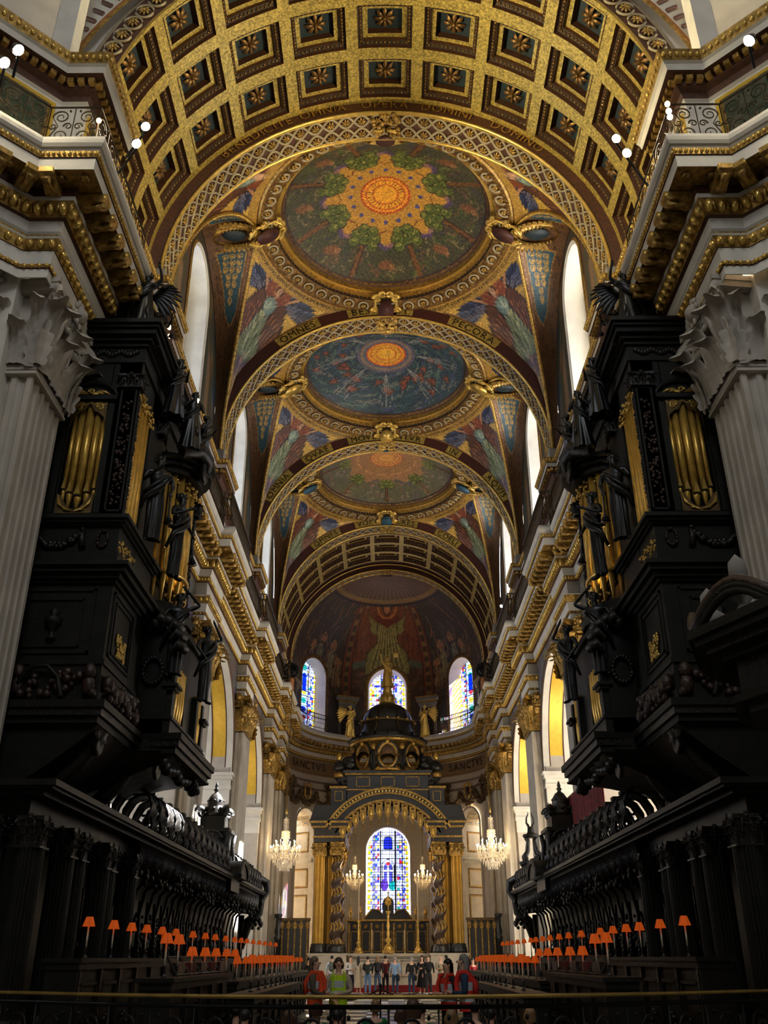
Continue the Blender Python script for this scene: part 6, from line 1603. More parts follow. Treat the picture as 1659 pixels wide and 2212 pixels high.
for s in (-1, 1):
    w = 'below the sunlit brackets' if s < 0 else 'below the red curtain side'
    desk(s, 3.85, 4.25, 12.6, 37, 1.66, 0, 'long rear choir desk with a single row of lamps ' + w)
    desk(s, 2.62, 3.0, 12.3, 16.9, 1.44, 0, 'middle choir desk end close to the brass rail ' + w)
    desk(s, 2.62, 3.0, 17.6, 33, 1.30, 0, 'low middle choir desk reaching toward the altar ' + w)
    desk(s, 1.92, 2.25, 14.6, 22.0, 1.20, 0, 'front choir desk beside the central aisle ' + w)
    # music racks: slanted open book rests
    for i, y in enumerate(np.arange(13.4, 17.0, .85) if True else []):
        o = thing('music_stand', 'slatted book rest on the middle desk, %s from the rail, %s side' % (('first', 'second', 'third', 'fourth', 'fifth')[i], 'sunlit' if s < 0 else 'pulpit'), 'book rest', (s * 2.85, y + .4, 1.44), 0, 'book rests on the middle desks')
        q = M()
        for k in range(4): q.tube([(s * (2.78 + .05 * k), y, 1.46 + .07 * k), (s * (2.78 + .05 * k), y + .78, 1.46 + .07 * k)], .012, WOOD, 5)
        for yy in (y, y + .78): q.tube([(s * 2.77, yy, 1.44), (s * 2.95, yy, 1.7)], .014, WOOD, 5)
        part('rack', q, o); q = M(); q.box(*sorted((s * 2.80, s * 2.9)), y + .1, y + .6, 1.48, 1.6, REDCL if i % 2 else WOODC); part('book', q, o)
# ================================================================== BALDACHIN AND ALTAR
YB = 56.6
bal = thing('baldachin', 'tall black and gilded altar canopy on twisted columns beneath the apse windows', 'altar canopy', (0, YB, 0))
def B(n, m, **k): return part(n, m, bal, **k)
TW = mat('twisted_column_bronze', L((.34, .27, .23)), .35, .1, var=.3, scale=4, coat=.3)
DKS = mat('dark_slate', L((.14, .135, .13)), .4, .0, var=.3, scale=3, coat=.2)
def twist(x, y, z0, z1, r=.31):
    o = M(); n = 130; k = 20; V = np.zeros((n, k, 3)); a = np.arange(k) * 2 * pi / k
    for i in range(n):
        t = i / (n - 1); z = z0 + (z1 - z0) * t; ph = t * 2 * pi * 5.2; cx, cyy = x + .085 * cos(ph), y + .085 * sin(ph); V[i, :, 0] = cx + r * (1 - .12 * t) * np.cos(a); V[i, :, 1] = cyy + r * (1 - .12 * t) * np.sin(a); V[i, :, 2] = z
    o.grid(V, TW, True, True); g = M()
    for i in range(150):
        t = i / 150; z = z0 + (z1 - z0) * t; ph = t * 2 * pi * 5.2 + pi; 
        if sin(t * 2 * pi * 5.2 * 1 + 1.2) > .1:
            for q in (-1, 0, 1): g.ball((x + .10 * cos(ph + pi) + (r + .0) * cos(-pi / 2 + q * .55), y + .10 * sin(ph + pi) + (r + .01) * sin(-pi / 2 + q * .55), z + q * .05), (.07, .035, .035), GOLD, 6, 4)
    return o, g
capb = capital(.30, .30, .72, GOLD, GOLD)
for s in (-1, 1):
    for dy in (0, 3.4):
        for (x, y) in ((s * 3.98, YB + .1 + dy), (s * 3.42, YB + .75 + dy * .8)):
            q = M(); q.lathe([(.46, 1.9), (.46, 2.05), (.42, 2.1), (.45, 2.18), (.38, 2.25), (.40, 2.34), (.34, 2.4)], DKS, (x, y, 0), 20)
            n = 22; a = np.arange(n * 3) * 2 * pi / (n * 3); rr = .31 - .028 * (np.arange(n * 3) % 3 == 1); q.prism([(x + rr[i] * cos(a[i]), y + rr[i] * sin(a[i])) for i in range(n * 3)], GOLDC, 2.4, 7.0); B('fluted_column', q)
            c = M().addM(capb, TR(x, y, 7.0)); B('column_capital', c)
        x, y = s * 2.95, YB - .15 + dy
        o, g = twist(x, y, 2.35, 7.0); o.lathe([(.46, 1.9), (.46, 2.05), (.42, 2.1), (.44, 2.2), (.36, 2.35)], DKS, (x, y, 0), 18); B('twisted_column', o); B('vine_garland', g, lab='gilt vine winding round the column')
        c = M().addM(capb, TR(x, y, 7.02)); B('column_capital', c)
    o = M(); x0, x1 = sorted((s * 2.5, s * 4.35))
    for (e, z0, z1, m) in ((0, 7.74, 8.0, DKS), (.05, 8.0, 8.1, GOLD), (0, 8.1, 8.55, DKS), (.08, 8.55, 8.65, GOLD), (.16, 8.65, 8.8, DKS), (.22, 8.8, 8.92, GOLD), (.26, 8.92, 9.0, DKS)):
        o.box(x0 - e, x1 + e, YB - .4 - e, YB + 4.4, z0, z1, m)
    o.prism([(s * 2.3, 9.0), (s * 4.6, 9.0), (s * 4.35, 9.85), (s * 2.3, 9.85)], DKS, YB - .3, YB + 4.3, lambda a, b, c: (a, c, b)); B('entablature', o)
    o = M(); o.box(*sorted((s * 2.35, s * 4.45)), YB - .65, YB + 4.4, 0, 1.8, MARBLE); o.box(*sorted((s * 2.3, s * 4.5)), YB - .7, YB + 4.4, 1.8, 1.9, MARBLE); o.box(*sorted((s * 2.33, s * 4.47)), YB - .68, YB, 0, .25, STONE); B('marble_plinth', o)
# segmental arch with dentils and lambrequins
A = np.linspace(radians(-62), radians(62), 33); RB, ZB = 4.15, 6.62
def arcband(o, r0, r1, y0, y1, m):
    o.grid(np.array([[(r0 * sin(a), y0, ZB + r0 * cos(a)) for a in A], [(r1 * sin(a), y0, ZB + r1 * cos(a)) for a in A], [(r1 * sin(a), y1, ZB + r1 * cos(a)) for a in A], [(r0 * sin(a), y1, ZB + r0 * cos(a)) for a in A], [(r0 * sin(a), y0, ZB + r0 * cos(a)) for a in A]]), m, False)
o = M(); arcband(o, 3.55, 3.85, YB - .35, YB + 4, DKS); arcband(o, 3.85, 3.95, YB - .45, YB + 4, GOLD); arcband(o, 3.95, 4.08, YB - .5, YB + 4, DKS); arcband(o, 4.08, 4.2, YB - .62, YB + 4, GOLD); arcband(o, 3.45, 3.55, YB - .4, YB + 4, GOLD)
for i in range(40): a = radians(-58 + i * 116 / 39); o.addM(M().box(-.05, .05, -.1, .08, -.05, .05, GOLDB), Matrix.Translation((4.0 * sin(a), YB - .5, ZB + 4.0 * cos(a))) @ Matrix.Rotation(a, 4, 'Y'))
arcband(o, 2.95, 3.5, YB + .35, YB + .45, BLACKM); B('segmental_arch', o)
for i in range(13):
    a = radians(-51 + i * 8.5); x = 3.42 * sin(a); z = ZB + 3.42 * cos(a); q = M(); h = .85 + .1 * cos(a * 2)
    q.prism([(x - .16, z), (x + .16, z), (x + .14, z - h * .3), (x + .17, z - h * .5), (x + .09, z - h * .8), (x, z - h), (x - .09, z - h * .8), (x - .17, z - h * .5), (x - .14, z - h * .3)], GOLD, YB - .42, YB - .36, lambda a_, b, c: (a_, c, b))
    q.ball((x, YB - .44, z - h * .5), (.07, .05, .2), GOLDB, 8, 6); q.ball((x, YB - .44, z - h * .12), (.09, .04, .05), MAROON, 8, 5); q.tube([(x, YB - .4, z - h), (x, YB - .4, z - h - .28)], [.02, .05], GOLD, 6); q.v = [(v - np.array((x, YB, z))) * np.array((1.25, 1, 1.05)) + np.array((x, YB, z)) for v in q.v]; B('gilt_lambrequin', q)
# attic storey, urns, oval openings
o = M(); Y0, Y1 = YB + .1, YB + 3.6
o.box(-2.45, 2.45, Y0, Y1, 10.2, 11.7, DKS); o.box(-2.6, 2.6, Y0 - .15, Y1 + .15, 11.65, 11.75, GOLD); o.box(-2.7, 2.7, Y0 - .25, Y1 + .25, 11.75, 11.9, DKS); o.box(-2.5, 2.5, Y0 - .05, Y1, 10.75, 10.83, GOLD)
for x in (-1.5, 0, 1.5):
    for (a, b, c, d) in ((x - .42, x + .42, 10.95, 11.0), (x - .42, x + .42, 11.5, 11.55), (x - .42, x - .37, 10.95, 11.55), (x + .37, x + .42, 10.95, 11.55)): o.box(a, b, Y0 - .06, Y0, c, d, GOLD)
for s in (-1, 1):
    o.box(*sorted((s * 2.5, s * 3.4)), Y0 - .1, Y0 + .9, 9.8, 10.85, DKS); o.box(*sorted((s * 2.45, s * 3.5)), Y0 - .2, Y0 + 1, 10.85, 10.98, GOLD)
    for (a, b, c, d) in ((2.7, 3.2, 10.1, 10.14), (2.7, 3.2, 10.66, 10.7), (2.7, 2.74, 10.1, 10.7), (3.16, 3.2, 10.1, 10.7)): o.box(*sorted((s * a, s * b)), Y0 - .14, Y0 - .1, c, d, GOLD)
    o.addM(volute(.3, 1.6, .09, DKS, .3), TR(s * 2.62, Y0 + .3, 11.35, 0, (s, 1, 1))); o.addM(volute(.22, 1.5, .07, DKS, .3), TR(s * 2.35, Y0 + .1, 12.35, 0, (s, 1, 1)))
B('attic_storey', o)
for s in (-1, 1):
    q = M(); q.lathe([(.22, 11.0), (.26, 11.06), (.12, 11.16), (.1, 11.3), (.3, 11.55)], DKS, (s * 2.98, Y0 + .4, 0), 16); q.lathe([(.3, 11.55), (.34, 11.75), (.26, 11.9)], GOLD, (s * 2.98, Y0 + .4, 0), 16); q.lathe([(.2, 11.9), (.44, 12.05), (.42, 12.2), (.22, 12.5), (.1, 12.6)], DKS, (s * 2.98, Y0 + .4, 0), 12); q.lathe([(.1, 12.6), (.17, 12.7), (.17, 12.85), (.06, 13.05), (.001, 13.1)], GOLDB, (s * 2.98, Y0 + .4, 0), 12); B('urn', q)
o = M(); CY = YB + 1.85; r0 = 2.15
for i in range(8):
    a = i * pi / 4 - pi / 2; T = TR(r0 * cos(a), CY + r0 * sin(a), 12.8, a + pi / 2)
    q = M(); tt = np.linspace(0, 2 * pi, 25)[:-1]; q.tube([(.56 * cos(t), 0, .72 * sin(t)) for t in tt], .10, GOLD, 8, closed=True); q.tube([(.66 * cos(t), 0, .84 * sin(t)) for t in tt], .09, DKS, 8, closed=True)
    q.addM(volute(.13, 1.3, .04, GOLDB, .08), TR(0, -.12, .9)); q.ball((0, -.1, .78), .12, GOLDB, 8, 6); q.ball((0, -.1, -.8), (.2, .08, .08), GOLD, 8, 6)
    for sx in (-1, 1): q.ball((sx * .86, -.02, .5), (.12, .12, .2), GOLD, 8, 6); q.tube([(sx * .86, 0, -.9), (sx * .8, -.05, -.3), (sx * .88, 0, .3)], [.12, .08, .1], DKS, 6); q.tube([(sx * .75, -.08, -.85), (sx * .5, -.12, -.75), (sx * .62, -.1, -.5)], [.06, .08, .03], GOLD, 6)
    o.addM(q, T)
o.lathe([(2.3, 11.9), (2.32, 12.02)], GOLD, (0, CY, 0), 32); o.lathe([(2.3, 13.66), (2.42, 13.72), (2.45, 13.84)], GOLD, (0, CY, 0), 32); o.lathe([(2.45, 13.84), (2.55, 13.95), (2.2, 14.0)], DKS, (0, CY, 0), 32)
B('oval_opening_drum', o)
o = M(); n = 64; prof = [(2.15, 14.0), (1.95, 14.3), (1.75, 14.7), (1.65, 15.05), (1.62, 15.1)]
o.lathe(prof, DKS, (0, CY, 0), 32); o.lathe([(1.62, 15.1), (1.72, 15.14), (1.7, 15.24)], GOLDG, (0, CY, 0), 32)
V = []
for i in range(13):
    t = i / 12 * pi / 2 * .9; r = 1.55 * cos(t); z = 15.22 + 1.25 * sin(t); a = np.arange(n) * 2 * pi / n; rr = r * (1 + .035 * np.cos(a * 20)); V.append(np.stack([rr * np.cos(a), CY + rr * np.sin(a), np.full(n, z)], -1))
o.grid(np.array(V), DKS, True, True)
for i in range(16):
    a = i * pi / 8; o.ball((1.75 * cos(a), CY + 1.75 * sin(a), 15.2), .1, GOLD, 6, 4); o.addM(volute(.14, 1.2, .05, DKS, .1), TR(2.1 * cos(a), CY + 2.1 * sin(a), 14.15, a))
    if i % 2: o.tube([(2.0 * cos(a), CY + 2.0 * sin(a), 14.25), (1.78 * cos(a), CY + 1.78 * sin(a), 14.7), (1.68 * cos(a), CY + 1.68 * sin(a), 15.05)], .05, GOLDG, 6)
B('ribbed_dome', o)
q = M(); q.lathe([(.3, 16.35), (.55, 16.5), (.5, 16.6), (.56, 16.75), (.42, 17.0), (.30, 17.15), (.34, 17.25), (.26, 17.4), (.3, 17.5), (.2, 17.55)], GOLDB, (0, CY, 0), 20)
for i in range(8): a = i * pi / 4; q.ball((.5 * cos(a), CY + .5 * sin(a), 16.75), (.1, .1, .14), GOLD, 6, 5)
B('gilt_pedestal', q)
q = statue(GOLDB, [((.3, -.05, 1.55), (.34, -.12, 1.78)), ((-.26, -.08, 1.2), (-.14, -.24, 1.12))], None, True, False, 1.28, 7)
q.tube([(-.22, -.35, .2), (-.42, -.33, 2.55)], .022, GOLDB, 6); q.box(-.74, -.42, -.36, -.33, 2.1, 2.4, GOLDB); q.tube([(-.6, -.35, 2.48), (-.24, -.35, 2.44)], .02, GOLDB, 6); tt = np.linspace(0, 2 * pi, 17)[:-1]; q.tube([(.22 * cos(t), .1, 2.16 + .22 * sin(t)) for t in tt], .02, GOLDB, 5, closed=True)
q.v = [v * np.array((-1, 1, .93)) for v in q.v]
tag(q.build('risen_figure_statue', None, (0, CY, 17.52)), 'gilded robed statue with raised hand and banner crowning the altar canopy dome', 'statue')
for s in (-1, 1):
    q = statue(GOLDB, FWD if s < 0 else [((.2, -.2, 1.15), (.03, -.28, 1.25)), ((-.2, -.2, 1.15), (-.03, -.28, 1.25))], None, True, True, 1.12, 8 + s); o = q.build('gilded_angel', None, (s * 2.32, CY - 1.6, 14.0), s * -.7)
    tag(o, 'gilded winged angel beside the canopy dome, arms ' + ('raised' if s < 0 else 'folded') + ' toward it, on the ' + ('sunlit side' if s < 0 else 'pulpit side'), 'statue', 'gilded angels beside the canopy dome')
# altar, reredos, candles
al = thing('high_altar', 'white marble altar with carved front below the tall stained glass', 'altar', (0, YB + 1.2, 0))
q = M(); q.box(-2.2, 2.2, YB + .6, YB + 1.9, 0, 1.75, MARBLE); q.box(-2.3, 2.3, YB + .5, YB + 2.0, 1.75, 1.9, MARBLE); part('altar_block', q, al)
q = M()
for x in (-1.2, 0, 1.2):
    for (a, b, c, d) in ((x - .5, x + .5, .7, .75), (x - .5, x + .5, 1.5, 1.55), (x - .5, x - .45, .7, 1.55), (x + .45, x + .5, .7, 1.55)): q.box(a, b, YB + .56, YB + .6, c, d, STONED)
    q.addM(rosette(.22, GOLDG, 8, .05), TR(x, YB + .6, 1.12))
for i in range(40): q.box(-2.1 + i * .106, -2.04 + i * .106, YB + .54, YB + .6, 1.62, 1.7, STONED)
part('carved_frontal', q, al)
st = thing('altar_steps', 'red carpeted steps in front of the marble altar', 'steps', (0, YB - 1, 0)); q = M(); q.box(-4.4, 4.4, YB - 1.6, YB - .75, 0, .17, REDCARP); q.box(-4.4, 4.4, YB - 1.2, YB - .72, .17, .34, REDCARP); part('step', q, st)
rr_ = thing('reredos', 'low black and gilt panelled screen with curved pediment behind the altar', 'screen', (0, YB + 4.6, 0)); yr = YB + 4.7
q = M(); q.box(-2.5, 2.5, yr, yr + .2, 0, 3.7, DKS); q.box(-2.6, 2.6, yr - .1, yr + .25, 3.7, 3.8, GOLD); q.box(-2.62, 2.62, yr - .14, yr + .25, 1.7, 1.85, GOLD)
q.prism([(-1.5, 3.8), (-1.3, 4.05), (-1.0, 4.35), (-.6, 4.3), (-.35, 4.1), (-.3, 4.9), (0, 5.15), (.3, 4.9), (.35, 4.1), (.6, 4.3), (1.0, 4.35), (1.3, 4.05), (1.5, 3.8)], DKS, yr, yr + .2, lambda a, b, c: (a, c, b)); part('screen_body', q, rr_)
q = M()
for i in range(8):
    x = -2.4 + i * 4.8 / 7; q.box(x - .05, x + .05, yr - .06, yr, 1.85, 3.6, GOLD); 
    if i < 7:
        xm = x + 2.4 / 7; q.addM(rosette(.14, GOLD, 8, .04), TR(xm, yr, 3.4))
        for (a, b, c, d) in ((xm - .24, xm + .24, 2.0, 2.04), (xm - .24, xm + .24, 3.1, 3.14), (xm - .24, xm - .2, 2.0, 3.14), (xm + .2, xm + .24, 2.0, 3.14)): q.box(a, b, yr - .04, yr, c, d, GOLD)
q.tube([(-1.5, yr - .05, 3.85), (-1.0, yr - .05, 4.38), (-.55, yr - .05, 4.3), (-.35, yr - .05, 4.05)], .05, GOLD, 6); q.tube([(1.5, yr - .05, 3.85), (1.0, yr - .05, 4.38), (.55, yr - .05, 4.3), (.35, yr - .05, 4.05)], .05, GOLD, 6); q.addM(rosette(.25, GOLDB, 10, .06), TR(0, yr, 4.75))
for x in (-2.3, -1.7, 1.7, 2.3): q.lathe([(.1, 3.8), (.06, 3.95), (.14, 4.1), (.12, 4.25), (.04, 4.4), (.06, 4.5), (.001, 4.6)], GOLD, (x, yr, 0), 10)
part('gilt_mouldings', q, rr_)
for s in (-1, 1):
    t = thing('side_screen', 'black screen with tall gilt panels between the canopy columns and the ' + ('sunlit side' if s < 0 else 'pulpit side') + ' wall', 'screen', (s * 5.3, YB + 1, 0), group='gilt panelled screens beside the altar')
    q = M(); q.box(*sorted((s * 4.55, s * 6.2)), YB + .9, YB + 1.1, 0, 3.6, DKS); q.box(*sorted((s * 4.5, s * 6.3)), YB + .8, YB + 1.15, 3.6, 3.75, GOLDG); part('screen_body', q, t)
    q = M()
    for i in range(5): x = s * (4.65 + i * .36); q.box(x - .04, x + .04, YB + .84, YB + .9, .8, 3.6, GOLD); q.addM(rosette(.1, GOLD, 6, .04), TR(x + s * .18, YB + .9, 3.35)) if i < 4 else 0; q.box(x - .1, x + .1, YB + .82, YB + .9, 3.2, 3.5, GOLD)
    part('gilt_pilaster_strips', q, t); q = M(); q.lathe([(.16, 0), (.16, 2.6), (.22, 2.7), (.12, 2.8), (.2, 3.0), (.14, 3.3), (.12, 3.7), (.24, 3.85), (.22, 3.95)], DKS, (s * 6.3, YB + .4, 0), 12); part('end_post', q, t)
def candlestick(x, y, z, h, hc, lab, cross=False):
    t = thing('altar_cross' if cross else 'altar_candlestick', lab, 'cross' if cross else 'candlestick', (x, y, z), group=None if cross else 'gilt candlesticks on the altar')
    k = h; q = M(); q.lathe([(.17 * k, 0), (.16 * k, .03 * k), (.10 * k, .05 * k), (.12 * k, .12 * k), (.065 * k, .2 * k), (.035 * k, .23 * k), (.075 * k, .29 * k), (.075 * k, .33 * k), (.03 * k, .38 * k), (.05 * k, .46 * k), (.025 * k, .52 * k), (.045 * k, .66 * k), (.02 * k, .8 * k), (.035 * k, .88 * k), (.02 * k, .92 * k), (.07 * k, .97 * k), (.06 * k, 1.0 * k)], GOLDB, n=14)
    for i in range(3): a = i * 2.1 - 1.57; q.ball((.15 * k * cos(a), .15 * k * sin(a), .04 * k), .035 * k, GOLDB, 6, 5)
    q.build('candlestick_stem', t)
    if cross:
        q = M(); q.box(-.03, .03, -.02, .02, h, h + hc, GOLDB); q.box(-.24, .24, -.02, .02, h + hc * .62, h + hc * .7, GOLDB); q.ball((0, 0, h + hc), .05, GOLDB); q.ball((0, -.02, h + hc * .62), (.05, .04, .18), GOLDB); q.build('crucifix', t)
    else: q = M(); q.lathe([(.028 if hc < 1.2 else .04, h), (.024 if hc < 1.2 else .035, h + hc), (.001, h + hc + .02)], WAX, n=8); q.build('candle', t)
candlestick(0, YB + .75, 1.9, 2.2, 1.0, 'tall gilt altar cross on the middle of the altar', True)
candlestick(-1.72, YB + 1.2, 1.9, 1.7, 2.3, 'tall gilt candlestick on the altar end nearer the sunlit side'); candlestick(1.72, YB + 1.2, 1.9, 1.7, 2.3, 'tall gilt candlestick on the altar end nearer the pulpit side')
candlestick(-.93, YB + 1.0, 1.9, .25, .95, 'short candle on the altar between the cross and the sunlit-side candlestick'); candlestick(.93, YB + 1.0, 1.9, .25, .95, 'short candle on the altar between the cross and the pulpit-side candlestick')

# ================================================================== CHANDELIERS
def chandelier(R, H, n, lab, loc, cable, grp, bulbs=True):
    t = thing('chandelier', lab, 'chandelier', loc, 0, grp); rg = np.random.default_rng(2)
    q = M(); q.tube([(0, 0, H * 1.0), (0, 0, H * 1.12)], R * .03, BRASS, 6)
    q.lathe([(.03 * R, 0), (.1 * R, .02 * H), (.2 * R, .1 * H), (.1 * R, .16 * H), (.07 * R, .3 * H), (.16 * R, .36 * H), (.08 * R, .42 * H), (.06 * R, .6 * H), (.12 * R, .66 * H), (.28 * R, .72 * H), (.1 * R, .74 * H), (.07 * R, .9 * H), (.14 * R, .95 * H), (.04 * R, H)], CRYS, n=12, smooth=False)
    for k in range(10):
        a = k * 2 * pi / 10; q.tube([(.25 * R * cos(a), .25 * R * sin(a), .72 * H), (.14 * R * cos(a), .14 * R * sin(a), .55 * H), (.3 * R * cos(a), .3 * R * sin(a), .33 * H)], .014 * R, CRYS, 4)
        for j in range(3): q.ball((.27 * R * cos(a), .27 * R * sin(a), (.70 - .05 * j) * H), (.035 * R, .035 * R, .02 * H), CRYS, 5, 4, False)
        for j in range(8): rr = .16 + .0 * j; q.ball((rr * R * cos(a), rr * R * sin(a), (.74 + .03 * j) * H), .028 * R, CRYS, 5, 4, False)
    q.build('crystal_stem', t)
    for row, (rr, zz, cnt) in enumerate(((1.0, .30, n), (.66, .40, n // 2))):
        for k in range(cnt):
            a = (k + .5 * row) * 2 * pi / cnt; c, s_ = cos(a), sin(a); q = M()
            q.tube([(.12 * R * c, .12 * R * s_, .25 * H), (.4 * R * c, .4 * R * s_, (zz - .12) * H), (.8 * rr * R * c, .8 * rr * R * s_, (zz - .12) * H), (rr * R * c, rr * R * s_, zz * H)], .022 * R, CRYS, 5)
            q.lathe([(.02 * R, zz * H), (.11 * R, (zz + .02) * H), (.03 * R, (zz + .03) * H)], CRYS, (rr * R * c, rr * R * s_, 0), 8, False); q.lathe([(.028 * R, (zz + .03) * H), (.026 * R, (zz + .10) * H)], WAX, (rr * R * c, rr * R * s_, 0), 6)
            for j in range(4):
                aa = j * 1.57; q.ball((rr * R * c + .1 * R * cos(aa), rr * R * s_ + .1 * R * sin(aa), (zz - .03) * H), (.02 * R, .02 * R, .035 * H), CRYS, 4, 3, False)
            arm = q.build('candle_arm', t)
            q = M(); q.ball((rr * R * c, rr * R * s_, (zz + .125) * H), (.02 * R, .02 * R, .02 * H), FLAME, 6, 5); q.build('candle_bulb', arm)
    q = M()
    for k in range(n * 3):
        a = k * 2 * pi / (n * 3)
        for j in range(5): rr = .95 - .16 * j + .03 * sin(k); zz = .22 - .05 * j + .035 * sin(k * 2.1); q.ball((rr * R * cos(a), rr * R * sin(a), zz * H), (.022 * R, .022 * R, .03 * H), CRYS, 4, 3, False)
    for k in range(n): a = k * 2 * pi / n; q.tube([(.95 * R * cos(a), .95 * R * sin(a), .28 * H), (.85 * R * cos(a + .2), .85 * R * sin(a + .2), .17 * H), (.95 * R * cos(a + .4), .95 * R * sin(a + .4), .28 * H)], .014 * R, CRYS, 4)
    q.build('crystal_drops', t)
    q = M(); q.tube([(0, 0, H * 1.1), (0, 0, cable)], .022 if R > .6 else .012, BRASS, 6)
    if R > .6: q.lathe([(.05, H * 1.05), (.07, H * 1.1), (.03, H * 1.2)], BRASS, n=8); q.tube([(-.05, 0, H * 1.15), (-.1, 0, cable * .96)], .012, BRASS, 5)
    q.build('suspension_cable', t)
    lamp('POINT', 'chandelier_light', (loc[0], loc[1], loc[2] + H * .5), 45 if R > .6 else 38, (1, .74, .42), shadow_soft_size=R * .7)
chandelier(.80, 2.65, 16, 'large crystal chandelier hanging by a long gilt cable on the sunlit side', (-5.5, 51.6, 5.9), 10.3, 'large chandeliers')
chandelier(.80, 2.65, 16, 'large crystal chandelier hanging by a long gilt cable on the pulpit side', (5.55, 51.6, 5.95), 10.2, 'large chandeliers')
chandelier(.50, 1.9, 12, 'small crystal chandelier inside the altar canopy, on its sunlit side', (-2.0, YB + 2.0, 5.35), 4.6, 'small chandeliers in the altar canopy')
chandelier(.50, 1.9, 12, 'small crystal chandelier inside the altar canopy, on its pulpit side', (2.08, YB + 2.0, 5.35), 4.6, 'small chandeliers in the altar canopy')
for s in (-1, 1):
    t = thing('cable_bracket', 'black scrolled iron bracket carrying the chandelier cable on the ' + ('sunlit' if s < 0 else 'pulpit') + ' side gallery', 'bracket', (s * 5.6, 51.6, 16.2), group='scrolled cable brackets on the galleries')
    q = M(); q.addM(volute(.5, 1.9, .05, IRON, .1), TR(0, 0, .45, 0, (s, 1, 1))); q.addM(volute(.3, 1.7, .04, IRON, .1), TR(s * .85, 0, .4, 0, (s, 1, 1))); q.addM(volute(.42, 1.5, .05, IRON, .1), TR(s * .12, 0, .5, 0, (-s, 1, 1))); q.tube([(-.1 * s, 0, .05), (s * 1.2, 0, .05)], .05, IRON, 6); q.build('iron_scroll', t)
    q = M(); q.lathe([(.2, -.62), (.21, -.1), (.2, .05)], ORANGE, n=16); q.lathe([(.07, -1.0), (.16, -.62)], BRASS, n=12); q.build('pulley_drum', t)

# ================================================================== CHOIR LAMPS
def choir_lamp():
    t = thing('candle_lamp', 'x', 'lamp'); q = M(); q.lathe([(.035, 0), (.035, .012), (.014, .03), (.012, .06), (.02, .08), (.011, .1), (.018, .12), (.012, .14)], BRONZE, n=8); q.build('lamp_base', t)
    q = M(); q.lathe([(.0135, .13), (.0125, .40)], WAX, n=8); q.build('candle_tube', t)
    q = M(); V = np.array([[(r * cos(a), r * sin(a), z) for a in np.linspace(0, 2 * pi, 21)[:-1]] for r, z in ((.086, .385), (.084, .387), (.044, .505), (.042, .503), (.082, .389), (.086, .385))]); q.grid(V, SHADE, True, True)
    for k in range(4): a = k * pi / 2 + .3; q.tube([(.0865 * cos(a), .0865 * sin(a), .387), (.0455 * cos(a), .0455 * sin(a), .504)], .0016, MAROON, 4)
    sh = q.build('lamp_shade', t)
    q = M(); q.ball((0, 0, .43), .014, WARMB, 6, 5); q.build('bulb', sh); return t
LP0 = choir_lamp(); used = False
ORD = 'first second third fourth fifth sixth seventh eighth ninth tenth eleventh twelfth thirteenth fourteenth fifteenth sixteenth seventeenth eighteenth nineteenth twentieth'.split()
def px_y(u, x): # depth on the plane x for a column u of lamps standing near the eye line
    return abs(x) * 1965 / (.8977 * abs(u - 839))
rows = {-1: [(-4.05, 1.66, [182, 237.5, 277, 310.5, 344.7, 375, 412.5, 440, 461.5, 485, 504.5, 518.6, 531.4, 545, 558.4, 570.5, 582, 594], 'rear desk'),
             (-2.81, 1.44, [356.5, 383.5], 'middle desk end'), (-2.81, 1.30, [414, 442.5, 466, 489, 507], 'middle desk music rest'),
             (-2.75, 1.18, [513, 532, 551, 566, 578, 590, 602, 612, 622, 632, 641, 649.5], 'low middle desk'),
             (-2.08, 1.20, [545, 562, 576, 588, 598, 608, 616, 623, 630], 'front desk')],
        1: [(4.05, 1.66, [1488, 1434, 1388, 1359, 1330, 1302, 1260, 1232, 1211, 1191, 1175, 1160, 1149, 1134, 1120, 1108, 1098, 1088], 'rear desk'),
            (2.81, 1.44, [1313, 1288], 'middle desk end'), (2.81, 1.30, [1259, 1232, 1205, 1184, 1166], 'middle desk music rest'),
            (2.75, 1.18, [1155, 1139, 1120, 1103, 1088, 1076, 1064, 1054, 1046, 1038, 1031], 'low middle desk'),
            (2.08, 1.20, [1127, 1105, 1090, 1079, 1069, 1060, 1053, 1046, 1039], 'front desk')]}
for s in (-1, 1):
    for (x, zb, us, nm) in rows[s]:
        prev = 0
        for i, u in enumerate(us):
            y = px_y(u, x); lab = 'orange candle lamp, %s from the rail on the %s, %s side' % (ORD[i], nm, 'sunlit' if s < 0 else 'pulpit')
            if not used: LP0.location = (x, y, zb); LP0['label'] = lab; LP0['group'] = 'orange candle lamps'; used = True
            else: dup(LP0, (x, y, zb), (i * 1.3) % 3, lab, 'orange candle lamps')

# ================================================================== RAILS
def rail_panel(w, h, m, mt=None, dense=1):
    o = M(); mt = mt or m
    o.tube([(-w / 2, 0, 0), (w / 2, 0, 0)], .02, m, 5); o.tube([(-w / 2, 0, h), (w / 2, 0, h)], .022, mt, 5)
    for x in (-w / 2, w / 2): o.tube([(x, 0, 0), (x, 0, h)], .016, m, 5)
    o.tube([(0, 0, 0), (0, 0, h)], .012, m, 5)
    for sx in (-1, 1):
        for (cx, cz, r, tn, fl) in ((.26, .74, .17, 1.6, 1), (.24, .26, .18, 1.6, -1), (.10, .5, .09, 1.3, 1), (.40, .5, .08, 1.3, -1)):
            o.addM(volute(r * h, tn, .015, m, .02), TR(sx * cx * w, 0, cz * h, 0, (sx, 1, fl)))
        o.tube([(sx * .43 * w, 0, .74 * h), (sx * .3 * w, 0, .5 * h), (sx * .42 * w, 0, .26 * h)], .013, m, 5)
        for z in (.9, .1): o.ball((sx * .1 * w, 0, z * h), .028, mt, 5, 4)
    return o
RP = rail_panel(1.05, 1.05, IRONG)
